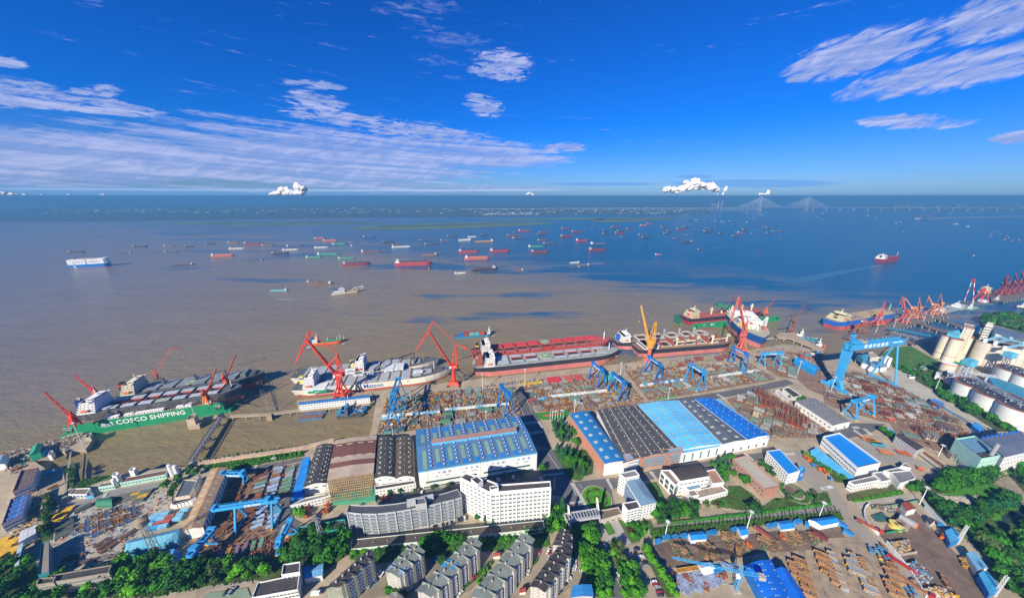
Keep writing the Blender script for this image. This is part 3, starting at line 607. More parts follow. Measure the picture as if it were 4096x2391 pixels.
MB().lattice((0,0,0),(0,0,16),2.0,2.0,blue2,8,.24).box((0,0,.5),(5,5,1),palecon).build('tower',t);D=Vector((B.x,B.y,0));yj=None
best=None
for k in range(90,270):
 r,z=inplane(D,rad(k),('e',220,1070))
 if 35<r<95 and abs(z-19)<2 and(best is None or abs(z-19)<best[0]):best=(abs(z-19),k,r,z)
if best is None:best=(0,165,60,19)
yw=rad(best[1]);P3=lambda r,z,s=0.:(r*cos(yw)-s*sin(yw),r*sin(yw)+s*cos(yw),z)
MB().lattice(P3(1,17.5),P3(best[2],19),1.3,1.3,blue2,26,.18,.8,.8).build('jib',t);MB().lattice(P3(0,16),P3(0,24),1.5,1.5,blue2,5,.22,.5,.5).build('apex',t)
MB().lattice(P3(-1,17.5),P3(-14,17.5),1.8,.9,blue2,6,.2).box(P3(-12.5,16.8),(4,3.4,2.6),palecon,yw).build('counter_jib',t);MB().box(P3(2,15.4,1.6),(2.2,1.8,2.4),white,yw).build('cab',t)
MB().beam(P3(0,24),P3(best[2]*.6,19.4),.2,.2,blue2).beam(P3(0,24),P3(-12,18),.2,.2,blue2).build('stay',t)
# ------------------------------------------------------------------ ships
def hull_mesh(L,B,D,up,low,zb,zbot=-2.0,bow=.16,stern=.06,flare=.75,rake=.035,deck=None,sheer=1.5,line=None,bulb=True):
 "lofted hull; x runs from stern 0 to bow L, z from the water"
 mb=MB();ts=[0,.012,.04,.09,.2,.4,.6,.75,1-bow,1-bow*.75,1-bow*.5,1-bow*.3,1-bow*.13,1-bow*.04,1.]
 zs=[zbot,zb*.5,zb,zb+(.35 if line else.01),D*.75,D];nz=len(zs);rows=[]
 for t in ts:
  hb=1.0
  if t<stern*2:hb=.78+.22*sqrt(max(0,t/(stern*2)))
  s=max(0,(t-(1-bow))/bow)
  row=[]
  for z in zs:
   q=max(0,min(1,(z-zbot)/(D-zbot)))
   w=hb*(1-s**(1.7+1.4*q*flare))*(1 if s<1 else 0)
   if t<stern:w*=.72+.28*q
   x=t*L+(s**2)*rake*L*(q-.4)-(rake*.6*L*(q-.3)if t==0 else 0)
   zz=z+(sheer*s if z==D else 0)
   row.append((x,w*B/2,zz))
  rows.append(row)
 vs=[]
 for row in rows:
  for x,w,z in row:vs.append((x,-w,z))
  for x,w,z in row:vs.append((x,w,z))
 n=2*nz
 def ps(j0,j1,mt):
  fs=[]
  for i in range(len(ts)-1):
   for j in range(j0,j1):
    a,b=i*n+j,(i+1)*n+j;fs.append((a,b,b+1,a+1));a+=nz;b+=nz;fs.append((a+1,b+1,b,a))
  for j in range(j0,j1):fs.append((j+nz,j,j+1,j+1+nz))
  mb.add(vs,fs,mt)
 ps(0,2,low);ps(2,3,line or up);ps(3,nz-1,up)
 mb.add(vs,[(i*n+nz-1,(i+1)*n+nz-1,(i+1)*n+2*nz-1,i*n+2*nz-1)for i in range(len(ts)-1)],deck or up)
 if bulb:mb.cyl((L*.95,0,zb*.25),(L*1.012,0,zb*.3),zb*.33,low,10,zb*.18)
 return mb
def frame(A,Bp,beam,z=WZ,far=True):
 "origin and heading of a ship from the two ends of its near waterline"
 a,b=G(*A,z),G(*Bp,z);d=(b-a).normalized();q=Vector((-d.y,d.x,0))
 if q.y<0:q=-q
 return a+q*(beam/2 if far else 0),atan2(d.y,d.x),(b-a).length
def rails(mb,pts,z,mt,h=1.2,step=6):
 for a,b in zip(pts,pts[1:]):
  mb.beam((*a,z+h),(*b,z+h),.12,.12,mt);L=hypot(b[0]-a[0],b[1]-a[1])
  for i in range(int(L//step)+1):u=i*step/L if L else 0;x,y=a[0]+(b[0]-a[0])*u,a[1]+(b[1]-a[1])*u;mb.beam((x,y,z),(x,y,z+h),.12,.12,mt)
winm=glass((.03,.04,.05))
def house(t,x0,x1,B,z,tiers,mt,fun=None,fwd=1,funx=None,wing=True,mast=True,th=2.7,boat=True,shrink=.06):
 "stacked accommodation block with window rows, bridge wings, funnel and radar mast"
 m=MB();w_=MB();L=x1-x0;zc=z
 for k in range(tiers):
  s=1-shrink*k;a=x0+L*.25*(k/tiers)*(1 if fwd>0 else 0);b=x1-L*.25*(k/tiers)*(0 if fwd>0 else 1);hb=B/2*s
  m.boxb(a,b,-hb,hb,zc,zc+th,mt);m.boxb(a-.5,b+.5,-hb-.5,hb+.5,zc+th-.22,zc+th,mt)
  n=max(3,int(hb*2/2.6))
  for i in range(n):
   y=-hb+(i+.5)*2*hb/n;w_.box((b+.04,y,zc+1.5),(.08,.9,.9),winm)
  n=max(2,int((b-a)/3.))
  for i in range(n):
   x=a+(i+.5)*(b-a)/n
   for sd in(-1,1):w_.box((x,sd*(hb+.04),zc+1.5),(.8,.08,.9),winm)
  zc+=th
 a=x1-L*.45 if fwd>0 else x0;b=x1+.3 if fwd>0 else x0+L*.45
 m.boxb(a,b,-B*.34,B*.34,zc,zc+2.9,mt);w_.box(((b+.05)if fwd>0 else a-.05,0,zc+1.9),(.1,B*.66,1.1),winm);w_.box(((a+b)/2,-B*.34-.05,zc+1.9),((b-a)*.8,.1,1.1),winm)
 if wing:m.boxb(b-2.6,b,-B*.52,B*.52,zc-.3,zc+.9,mt)
 h=m.build('deckhouse',t);tag(w_.build('window_row',h),kind='stuff')
 if mast:
  q=MB();xm=(a+b)/2;q.beam((xm,0,zc+2.9),(xm,0,zc+11),.8,.8,mt,.4,.4).beam((xm,-2.5,zc+7.5),(xm,2.5,zc+7.5),.3,.3,mt).beam((xm,-1.6,zc+9.5),(xm,1.6,zc+9.5),.3,.3,mt).cyl((xm+1,2,zc+2.9),(xm+1,2,zc+5),.9,mt,8);q.build('mast',t)
 if fun:
  fx=funx if funx is not None else x0+2;fm,band=fun;f=MB();fh=tiers*th*.55+6;fz=zc-tiers*th*.45
  f.box((fx,0,fz),(5.5,6.5,fh*.8),fm,0,.9);
  if band:f.box((fx,0,fz+fh*.18),(5.6,6.6,2.0),band)
  for i in range(3):f.cyl((fx-1+i*.9,(i-1)*1.2,fz+fh*.4),(fx-1+i*.9,(i-1)*1.2,fz+fh*.4+1.8),.45,black,6)
  f.build('funnel',t)
 if boat:
  lb=MB()
  for sd in(-1,1):lb.cyl((x0+L*.3,sd*(B/2+.6),z+th*1.6),(x0+L*.3+6,sd*(B/2+.6),z+th*1.6),1.2,mat((.75,.14,.02),.5,.1),8)
  lb.build('lifeboat',t)
 return zc
def hatch_open(t,x,w,l,z,cover,inner,cw=None,both=True,ch=1.0,heli=False):
 "a coaming with the cover halves rolled to both sides and the hold open between them"
 cb=MB();zt=z+1.6
 for s in(-1,1):cb.boxb(x-l/2,x+l/2,s*w/2-.3,s*w/2+.3,z,zt,inner).boxb(x+s*l/2-.3,x+s*l/2+.3,-w/2+.3,w/2-.3,z,zt,inner)
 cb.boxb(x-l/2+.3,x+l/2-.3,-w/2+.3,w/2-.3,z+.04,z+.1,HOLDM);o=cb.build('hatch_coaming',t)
 if both:
  cw=cw or w*.5
  for s in(-1,1):MB().boxb(x-l/2-.5,x+l/2+.5,s*(w/2+.2),s*(w/2+.2+cw),zt,zt+ch,cover).build('hatch_cover',t)
def holds_ring(t,x,w,l,z,mt,dep=6.):
 pass
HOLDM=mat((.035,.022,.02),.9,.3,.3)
def helipad(t,x,y,z,r,mg=None,ring=None):
 m=MB().cyl((x,y,z),(x,y,z+.12),r,white,8).cyl((x,y,z+.12),(x,y,z+.2),r*.92,mg or mat((.02,.22,.10),.7,.1),8).cyl((x,y,z+.2),(x,y,z+.26),r*.62,mat((.72,.5,.06),.7,.1),20).cyl((x,y,z+.26),(x,y,z+.32),r*.52,mg or mat((.02,.22,.10),.7,.1),20)
 o=m.build('helipad',t);text('H',r*.9,wtext,o,(x,y,z+.4),(0,0,0),bold=True);return o
redhull=mat((.42,.075,.06),.6,.2,.06,dirt=.35,dirtc=(.30,.12,.09));pinkhull=mat((.52,.17,.15),.65,.15,.06,dirt=.3,dirtc=(.33,.13,.10));blackhull=mat((.03,.032,.04),.5,.2,.06,dirt=.25,dirtc=(.14,.10,.08))
wornhull=mat((.06,.055,.055),.7,.3,.08,dirt=.8,dirtc=(.24,.20,.18));reddk=mat((.34,.05,.035),.7,.2,.1,dirt=.4,dirtc=(.16,.05,.04));greydk=mat((.30,.33,.31),.75,.2,.1,dirt=.4,dirtc=(.20,.14,.10))
covg=mat((.40,.45,.50),.6,.12,.1,dirt=.25,dirtc=(.3,.22,.16));covred=mat((.58,.05,.05),.6,.12,.1,dirt=.15,dirtc=(.35,.05,.05));dgrey=mat((.09,.10,.11),.7,.2,.1,dirt=.3,dirtc=(.2,.17,.14))
creamh=mat((.72,.68,.56),.55,.1,.06,dirt=.25,dirtc=(.40,.26,.15));innred=mat((.40,.06,.03),.8,.2)
def ship(label,A,Bp,beam,D,up,low,zb,name='cargo_ship',cat='ship',group=None,far=True,off=0.0,L=None,x0=0.0,deck=None,**k):
 o,ya,Lm=frame(A,Bp,beam,far=far);L=L or Lm;d=Vector((cos(ya),sin(ya),0));q=Vector((-d.y,d.x,0));q=q if q.y>0 else-q
 o=o+q*off+d*x0;t=thing(name,label,cat,(o.x,o.y,WZ),ya,group);hull_mesh(L,beam,D,up,low,zb,deck=deck,**k).build('hull',t)
 return t,L
t,L=ship('black and pink bulk carrier lying along the middle quay with grey hatch covers rolled open',('j',12,762),('j',1430,606),34,15,blackhull,pinkhull,7.5,deck=greydk,name='bulk_carrier')
house(t,14,30,28,15,5,white,(white,black),funx=10)
m=MB().boxb(2,11,-9,9,15,34,mat((.30,.08,.05),.9,.3,.5));m.build('scaffolding',t);text('G',5,wtext,t,(2.4,-9.1,30),(pi/2,0,0))
n=8;xs=[44+i*(L-76)/(n-1)for i in range(n)]
for i,x in enumerate(xs):
 if i==0:MB().boxb(x-9,x+9,-13,-1,16.6,17.8,covg).build('hatch_cover',t);MB().boxb(x-9,x+9,1,13,16.6,17.8,covg).build('hatch_cover',t);MB().boxb(x-8,x+8,-9,9,15,16.6,greydk).build('hatch_coaming',t)
 elif i==3:
  MB().boxb(x-9,x+9,-10,10,15,17,greydk).build('hatch_coaming',t);helipad(t,x,0,17.05,9.5)
 else:hatch_open(t,x,11,17,15,covg,innred,6.2)
m=MB();rails(m,[(30,-16.5),(L*.84,-16.5)],15,white);m.beam((L*.94,0,16),(L*.94,0,29),.9,.9,white).box((L*.9,0,17.2),(8,6,1.6),greydk).beam((20,-14,15),(20,-14,20),.6,.6,white);m.build('deck_gear',t)
t,L=ship('bright red bulk carrier moored outside the black one, closed red covers, green landing pad',('j',12,762),('j',1430,606),36,16,redhull,redhull,7,off=37,x0=2,L=246,deck=reddk,name='bulk_carrier')
house(t,10,26,30,16,6,white,(black,mat((.7,.5,.02),.5)),funx=6)
for i in range(9):
 x=40+i*(L-72)/8
 if i==4:MB().boxb(x-8,x+8,2,16,17.6,18.8,covred).build('hatch_cover',t);helipad(t,x,9,18.85,8.5);MB().boxb(x-8,x+8,-15.8,-9,17.6,18.8,covred).build('hatch_cover',t)
 else:MB().boxb(x-9,x+9,3,17,17.6,18.9,covred).build('hatch_cover',t);MB().boxb(x-9,x+9,-17,-9.5,17.6,18.7,mat((.42,.10,.10),.7,.2)).build('hatch_cover',t)
 c=MB()
 for s in(-9,2.6):c.boxb(x-9,x+9,s-.3,s+.3,16,17.8,mat((.2,.11,.06),.8,.3))
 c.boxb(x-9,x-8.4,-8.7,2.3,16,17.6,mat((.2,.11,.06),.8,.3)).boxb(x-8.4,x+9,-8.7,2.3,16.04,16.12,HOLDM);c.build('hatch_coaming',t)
m=MB();m.beam((L*.96,0,17),(L*.96,0,32),1.1,1.1,white);rails(m,[(30,-17.5),(L*.86,-17.5)],16,yelc);m.cyl((L*.945,0,17.2),(L*.945,0,17.8),12,redhull,20);
for i in range(8):m.box((49+i*(L-72)/8,6,17.5),(1.2,20,1),mat((.35,.16,.06),.8,.3))
m.build('deck_gear',t)
def containers(t,spots,boxm,label,grp):
 for lab,x,y,z,L_,n in spots:pass
for nm,off,x0,Lx,hz,lab in[('near',0,0,205,11.5,'cream hulled container ship with red waterline along the left quay, streaked with rust'),('outer',33,-14,205,12.5,'cream hulled container ship moored on the outer side, dark bow, white containers on deck')]:
 up=creamh;t,L=ship(lab,('h',1170,722),('i',1215,795),30,hz,up,redhull,2.6 if nm=='near' else 2.0,off=off,x0=x0,L=Lx if nm=='outer' else None,deck=dgrey,name='container_ship',bow=.22,sheer=3)
 hx=12 if nm=='near' else 84
 house(t,hx,hx+14,26,hz,6,white,(mat((.75,.6,.2),.5),mat((.03,.12,.45),.5)),funx=hx-4)
 k=0;step=15.2;x=40 if nm=='near' else 20
 while x<L-26:
  if nm=='outer' and hx-9<x<hx+23:x+=step;continue
  w=27 if x<L-60 else 27*(L-x)/70
  MB().boxb(x-6.6,x+6.6,-w/2,w/2,hz,hz+1.6,mat((.34,.37,.40),.7,.15,.1,dirt=.3,dirtc=(.3,.18,.10))).build('hatch_cover',t)
  if nm=='near' or x>40:MB().boxb(x+6.9,x+8.3,-w/2,w/2,hz,hz+2.6,mat((.30,.19,.10),.8,.4,.5)).build('lashing_bridge',t)
  x+=step
 if nm=='near':
  text('Matson',9.0,mat((.02,.10,.42),.5),t,(103,-15.2,7.0),(pi/2,0,0),bold=True)
  m=MB().beam((L*.9,0,13),(L*.9,0,26),.7,.7,white).box((L*.93,0,14.5),(14,6,1.4),dgrey);m.build('deck_gear',t)
 else:MB().beam((L*.9,0,14),(L*.9,0,29),.9,.9,mat((.3,.2,.05),.7)).boxb(L*.83,L*.84,-8,8,14,18,dgrey).build('deck_gear',t)
cont_proto={}
def container(label,P,rz,col,L=12.2,W=2.5,H=2.7,txt=None,group='shipping containers',name='shipping_container',cat='container',tcol=None):
 t=thing(name,label,cat,P,rz,group);key=(tuple(col),L,W,H)
 if key not in cont_proto:
  mt=mat(col,.6,.12,.2,dirt=.2,dirtc=(.25,.14,.09));m=MB().boxb(-L/2,L/2,-W/2,W/2,.15,H,mt)
  for i in range(int(L/1.5)):
   x=-L/2+.8+i*1.5
   for s in(-1,1):m.boxb(x-.35,x+.35,s*W/2-.04,s*W/2+.06,.4,H-.3,mt)
  e=MB()
  for s in(-1,1):e.boxb(L/2,L/2+.06,s*W*.25-W*.2,s*W*.25+W*.2,.3,H-.15,mt)
  cont_proto[key]=(m.mesh('body'),e.mesh('door'))
 put('body',cont_proto[key][0],t);put('door',cont_proto[key][1],t)
 if txt:text(txt,H*.62,tcol or mat((.02,.10,.42),.5),t,(0,-W/2-.1,H*.5),(pi/2,0,0),bold=True)
 return t
o,ya,Lm=frame(('h',1170,722),('i',1215,795),30);dd=Vector((cos(ya),sin(ya),0));qq=Vector((-dd.y,dd.x,0))
for i,(c,x,y,hgt,w,ln,lab) in enumerate([('h',1400,655,8,2.5,24,'green container with white lettering at the deck edge of the near container ship'),('h',1400,610,10,16,24,'white container block across the deck behind the near ship deckhouse'),('h',1520,620,9,5,18,'white container stack beside the red crane, upper level'),('h',1530,570,9,4,18,'white container stack on the outer side of the near ship'),('h',1330,478,11,3,9,'single white container behind the near ship deckhouse'),('h',1722,440,16,4,14,'grey white container high on the outer ship beside its funnel'),('h',1715,475,14,3,14,'white lettered container in the second row of the outer ship'),('h',1800,492,14,3,13,'white lettered container third along the outer ship deck'),('h',1900,480,14,3,13,'white lettered container fourth along the outer ship deck'),('i',335,735,14,3,13,'white lettered container in front of the fourth on the outer ship'),('i',430,722,14,3,13,'white lettered container amidships on the outer ship'),('i',635,665,14,20,13,'block of white containers amidships on the outer ship, left'),('i',730,655,14,18,13,'block of white containers amidships on the outer ship, right'),('i',915,705,13,4,13,'white lettered container on the foremost cover of the near ship')]):
 P=G(c,x,y,WZ+hgt+2);P.z=WZ+hgt+1.2
 container(lab,P,ya,(.02,.30,.12)if i==0 else(.66,.68,.68),ln if ln<16 else ln,w,3.0,'Matson',group='white containers aboard the container ships',tcol=wtext if i==0 else None)
def dock(label,A,Bp,beam,H,txts,floor=True,zf=4.0,ww=5.0,Lx=None):
 o,ya,L=frame(A,Bp,beam);L=Lx or L;t=thing('floating_dock',label,'floating dock',(o.x,o.y,WZ),ya);hw=beam/2
 gm=mat((.012,.26,.105),.55,.12,.06,dirt=.25,dirtc=(.04,.13,.06));dk=mat((.20,.13,.09),.85,.35,.15,dirt=.5,dirtc=(.1,.07,.05))
 MB().boxb(0,L,-hw,hw,-.5,zf,gm).boxb(.3,L-.3,-hw+ww,hw-ww,zf,zf+.1,dk).build('pontoon',t)
 for s in(-1,1):
  y0,y1=(s*hw,s*(hw-ww));m=MB().boxb(6,L-6,min(y0,y1),max(y0,y1),zf-.02,H,gm).boxb(6.2,L-6.2,min(y0,y1)+.3,max(y0,y1)-.3,H,H+.1,dk)
  if s<0:
   for x in(8.5,12.5,L-9,L-13):m.boxb(x-1.2,x+1.2,-hw-.06,-hw,H-9,H-3,black)
   for i in range(int(L/12)):m.boxb(i*12+8,i*12+8.25,-hw-.12,-hw,zf,H,gm)
  w=m.build('side_wall',t);r=MB();rails(r,[(7,s*(hw-.4)),(L-7,s*(hw-.4))],H,mat((.55,.45,.3),.7));r.build('railing',t)
  if s<0:
   for bd,sz,x,z,b_ in txts:text(bd,sz,wtext,w,(x*L,-hw-.2,z),(pi/2,0,0),bold=b_)
 return t,o,ya,L
t,o,ya,L=dock('long green floating dock with white lettering holding a worn bulk carrier',('g',600,1120),('h',552,852),46,16,[('COSCO SHIPPING',8.2,.52,10.5,True),('南通',6.0,.265,9.5,False),('NANTONG',1.6,.06,13,False),('YDS4#',1.8,.06,10.5,False),('NANTONG',1.6,.93,12.5,False),('YDS4#',1.8,.93,10.3,False)])
dock_o,dock_y,dock_L=o,ya,L;U=Vector((cos(ya),sin(ya),0));V=Vector((-U.y,U.x,0))
for i,(x,w) in enumerate([(.30,12),(.40,10),(.47,16),(.56,12),(.70,8),(.74,8),(.87,6)]):
 P=o+U*(x*L)-V*(20.6);q=thing('dock_cabin',['white cabin at the left of the green dock wall','small white cabin beside the blue hoses on the dock wall','long white cabin above the dock lettering','white cabin right of the long one on the dock wall','white cabin pair on the dock wall, left one','white cabin pair on the dock wall, right one','small cabin near the right crane of the green dock'][i],'cabin',(P.x,P.y,WZ+16.1),ya)
 MB().boxb(-w/2,w/2,-1.6,1.6,0,2.8,white).build('body',q)
 for k in range(int(w/3)):MB().boxb(-w/2+1+k*3,-w/2+2.2+k*3,-1.66,-1.6,1,2,winm).build('window',q)
 MB().boxb(-w/2-.2,w/2+.2,-1.8,1.8,2.8,2.95,white).build('roof',q)
def inship(label,x0,L,B,D,up,low,zb,off,base,o=None,ya=None,**k):
 P=o+Vector((cos(ya),sin(ya),0))*x0+Vector((-sin(ya),cos(ya),0))*off;t=thing('bulk_carrier',label,'ship',(P.x,P.y,WZ+base),ya);hull_mesh(L,B,D,up,low,zb,zbot=0,**k).build('hull',t);return t
t=inship('worn black and red bulk carrier sitting inside the green floating dock',6,160,29,18,wornhull,mat((.38,.10,.08),.7,.25,.06,dirt=.6,dirtc=(.2,.14,.12)),9,0,4.2,dock_o,dock_y,deck=dgrey)
house(t,8,24,27,18,5,white,(mat((.01,.03,.16),.5),None),funx=4);text('U',4,wtext,t,(6.8,-3.4,34),(pi/2,0,0),bold=True)
for i in range(7):
 x=35+i*16.6
 if i==3:MB().boxb(x-7,x+7,-12,-5.6,19.6,20.6,mat((.3,.36,.28),.7)).build('hatch_cover',t);MB().boxb(x-7,x+7,4,11,19.6,20.6,covg).build('hatch_cover',t);text('H',4,wtext,t,(x,-9,20.8),(0,0,0))
 hatch_open(t,x,10,11.5,18,covg,innred,6.5,both=(i!=3))
MB().beam((152,0,19),(152,0,30),.7,.7,creamh).box((149,0,20),(8,10,2),dgrey).build('deck_gear',t)
P0=dock_o+U*18+V*44;t=thing('bulk_carrier','dark bulk carrier outside the green dock with red bulb, striped funnel and green landing pad','ship',(P0 .x,P0 .y,WZ),dock_y)
hull_mesh(158,30,17,blackhull,mat((.45,.05,.06),.6,.15),7.5,deck=dgrey,bow=.2).build('hull',t);house(t,6,20,27,17,5,mat((.72,.68,.52),.6,.1,.2,dirt=.2,dirtc=(.4,.3,.2)),(black,redc),funx=2)
for i in range(6):
 x=34+i*17.5;MB().boxb(x-7,x+7,-10,10,17,18.6,dgrey).build('hatch_coaming',t);MB().boxb(x-7,x+7,-11,-.2,18.6,19.6,mat((.20,.22,.25),.7,.2)).build('hatch_cover',t);MB().boxb(x-7,x+7,.2,11,18.6,19.6,mat((.24,.27,.30),.7,.2)).build('hatch_cover',t)
 if i in(0,2,4):MB().box((x+10.5,0,23),(2.2,2.2,12),dgrey).beam((x+10.5,-1,28),(x-6,-1,24),1,1.2,dgrey).build('deck_crane',t)
helipad(t,77,-4,19.8,7)
MB().box((146,0,19),(10,12,3),dgrey).beam((149,0,19),(149,0,30),.6,.6,dgrey).box((138,0,21),(6,18,5),mat((.16,.18,.18),.8,.4)).build('deck_gear',t)
t,L=ship('black and pink bulk carrier at the right quay with every hold open, cream deck cranes',('k',150,694),('k',1085,615),32,14.5,blackhull,pinkhull,7,deck=mat((.24,.13,.09),.8,.3,.1,dirt=.4,dirtc=(.12,.07,.05)),name='bulk_carrier')
house(t,8,34,28,14.5,2,white,None,th=2.6)
pale=mat((.42,.39,.34),.8,.3,.2);fold=mat((.34,.07,.04),.75,.25,.1,dirt=.4,dirtc=(.2,.06,.04))
for i in range(5):
 x=52+i*(L-80)/4.6;c=MB()
 for s in(-1,1):c.boxb(x-10,x+10,s*9-.4,s*9+.4,14.5,17,pale).boxb(x+s*10-.4,x+s*10+.4,-8.6,8.6,14.5,17,pale)
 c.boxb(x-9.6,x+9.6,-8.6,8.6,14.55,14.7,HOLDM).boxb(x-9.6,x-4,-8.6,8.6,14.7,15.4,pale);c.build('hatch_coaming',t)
 for s in(-1,1):MB().box((x+s*12.2,0,20),(.9,20,7.5),fold).build('hatch_cover',t)
creamc=mat((.66,.60,.40),.6,.1)
for x in(70,112,140,172):MB().cyl((x,-10 if x in(70,140)else-7,14.5),(x,-10 if x in(70,140)else-7,28),1.5,creamc,8).boxb(x-2,x+2,-11,-7,26,30,creamc).build('crane_post',t)
MB().beam((72,-10,22),(108,-8,22),1.4,1.8,creamc).beam((72,-7.5,22),(108,-6,22),1,1.6,creamc).beam((142,-10,22),(170,-8,22),1.4,1.8,creamc).build('crane_jib',t)
m=MB();rails(m,[(36,-15.6),(L*.85,-15.6)],14.5,mat((.4,.25,.1),.8));m.beam((L*.95,0,15),(L*.95,0,26),.8,.8,white).box((90,-12,15.3),(90,2,1.2),mat((.35,.2,.1),.8,.4));m.build('deck_gear',t)
helipad(t,118,0,17.6,7.5)
t,L=ship('bulk carrier with blue funnel moored outside the open-hold ship, stripped grey hatches',('k',150,694),('k',1085,615),30,14,blackhull,pinkhull,6.5,off=34,x0=-22,L=205,deck=mat((.22,.17,.14),.8,.3,.1,dirt=.4,dirtc=(.12,.08,.06)),name='bulk_carrier')
house(t,6,22,27,14,4,white,(mat((.01,.12,.5),.5),None),funx=4)
for i in range(5):
 x=50+i*31;c=MB()
 for s in(-1,1):c.boxb(x-10,x+10,s*9-.5,s*9+.5,14,17.5,pale).boxb(x+s*10-.4,x+s*10+.4,-8.5,8.5,14,17.5,pale)
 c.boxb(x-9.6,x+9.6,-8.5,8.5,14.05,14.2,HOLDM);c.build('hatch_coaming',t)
 if i<4:MB().cyl((x+15.5,0,14),(x+15.5,0,29),1.7,steel,10).cyl((x+15.5,0,24),(x+15.5,0,27),2.4,steel,10).build('crane_post',t)
t,o2,y2,L2=dock('second green floating dock with white lettering beyond the open bulk carriers',('k',645,418),('k',1330,345),46,13,[('COSCO SHIPPING',7.6,.56,8.6,True),('启东',5,.22,8,False),('NANTONG',1.4,.13,9.4,False),('Y D S 6#',1.4,.13,7.6,False)],Lx=235)
t=inship('black and red bulk carrier with cream deckhouse in the second green dock',6,200,29,15,blackhull,mat((.36,.03,.04),.6,.15),8,4,4.2,o2,y2,deck=mat((.33,.09,.07),.7,.2))
house(t,6,24,26,15,5,creamc,(mat((.7,.1,.03),.5),white),funx=9)
for i in range(5):
 x=52+i*27;MB().boxb(x-9,x+9,-10,10,15,17.4,mat((.36,.10,.08),.7,.2)).build('hatch_cover',t)
 MB().cyl((x+13.5,0,15),(x+13.5,0,31),1.7,creamc,10).boxb(x+11,x+15.5,-2,2,24,27,creamc).build('crane_post',t)
P=G('k',560,385,WZ);t=thing('pontoon_barge','rusty flat barge at the left end of the second dock','barge',(P.x,P.y,WZ),y2);MB().boxb(-18,60,-24,0,0,3,mat((.22,.12,.08),.85,.4,.2,dirt=.5,dirtc=(.1,.06,.05))).build('hull',t);MB().boxb(2,30,14,30,0,16,mat((.03,.12,.08),.7,.3)).build('end_wall',t)
P1=G('k',1130,590,WZ);P2_=G('k',1450,588,WZ);bowp=G('k',1165,600,WZ);
t=thing('offshore_vessel','large blue and red offshore vessel with white accommodation, pipework and green helideck','ship')
bx=G('k',1310,600,WZ);ya=rad(72);Lo=150;t.location=(bx.x+cos(ya)*Lo+2,bx.y+sin(ya)*Lo,WZ);t.rotation_euler=(0,0,ya+pi)
bh=mat((.012,.07,.24),.5,.12,.06,dirt=.1,dirtc=(.1,.1,.15))
hull_mesh(Lo,52,22,bh,pinkhull,9,deck=mat((.42,.40,.30),.8,.3,.1,dirt=.4,dirtc=(.2,.2,.12)),bow=.34,flare=.2,rake=.05,sheer=2,bulb=False).build('hull',t)
house(t,62,92,44,22,4,white,None,wing=True);MB().boxb(30,60,-20,20,22,33,white).boxb(96,108,-18,2,22,30,white).boxb(50,64,-8,8,33,40,white).build('process_block',t)
m=MB();rr=random.Random(3)
for i in range(70):
 x,y=rr.uniform(8,118),rr.uniform(-21,21);h=rr.uniform(2,9);mt=rr.choice([white,white,creamc,steel,yelc,mat((.5,.1,.05),.6)]);m.box((x,y,22+h/2),(rr.uniform(1.5,6),rr.uniform(1.5,5),h),mt)
for i in range(40):
 x,y=rr.uniform(10,125),rr.uniform(-22,22);m.beam((x,y,24+rr.random()*8),(x+rr.uniform(-16,16),y+rr.uniform(-4,4),24+rr.random()*8),.5,.5,rr.choice([white,steel,creamc]))
m.build('deck_equipment',t)
MB().lattice((100,20,22),(100,20,46),2.5,2.5,white,8,.4).lattice((24,-8,22),(24,-8,52),4,4,steel,8,.5,1,1).beam((100,20,46),(112,6,34),1,1,white).build('derrick',t)
hd=MB().cyl((26,-34,39),(26,-34,40),17,mat((.02,.19,.10),.8,.15),8).cyl((26,-34,40.02),(26,-34,40.1),8,mat((.5,.55,.1),.8),20).cyl((26,-34,40.12),(26,-34,40.18),7,mat((.02,.19,.10),.8,.15),20)
for a,b in(((26,-34,39),(30,-20,24)),((36,-26,39),(34,-18,24)),((16,-26,39),(22,-18,24))):hd.beam(a,b,1,1,white)
hd.build('helideck',t);text('STAVANGER SPIRIT',2.6,wtext,t,(Lo*.93,13.6,17.5),(pi/2,0,2.06),sx=1.1)
t,L=ship('blue and red bulk carrier with cream deckhouse at the ore wharf, sand coloured hatch area',('l',135,668),('l',735,562),32,18,mat((.015,.12,.48),.5,.12),redhull,7.5,deck=mat((.36,.28,.17),.85,.3,.06,dirt=.5,dirtc=(.2,.18,.15)),name='bulk_carrier')
house(t,10,34,29,18,4,mat((.74,.70,.45),.6,.1),(mat((.02,.04,.12),.5),mat((.7,.5,.05),.5)),funx=14,fwd=1);text('MBC',8,wtext,t,(L*.66,-16.3,12.5),(pi/2,0,0),bold=True);text('ILSE NEWUM',2.4,wtext,t,(-.9,-3,12),(pi/2,0,-pi/2))
for i in range(6):x=52+i*23;MB().boxb(x-9,x+9,-12,12,18,20,mat((.38,.29,.16)if i>1 else(.25,.25,.24),.85,.3,.15)).build('hatch_cover',t)
MB().beam((L*.94,0,19),(L*.94,0,34),.9,.9,creamc).box((L*.88,0,20),(14,16,2.4),mat((.3,.28,.24),.8,.3)).build('deck_gear',t)
t,L=ship('orange hulled tanker under way behind the tallest red crane',('h',1330,208),('h',1645,178),13,5,mat((.72,.13,.02),.5,.1),mat((.45,.03,.03),.6),1.2,deck=mat((.05,.22,.10),.7,.3,.3),name='tanker',bow=.25,sheer=2.2)
house(t,3,12,11,5,3,creamh,(mat((.02,.1,.45),.5),None),funx=3,th=2.4,boat=False);m=MB()
for x in(28,44,56):m.beam((x,0,5),(x,0,12),.7,.7,creamc)
for y in(-2,0,2):m.beam((18,y,6.3),(L*.8,y,6.3),.35,.35,mat((.1,.35,.2),.6))
m.beam((L*.9,0,6),(L*.9,0,16),.6,.6,white);m.build('deck_gear',t)
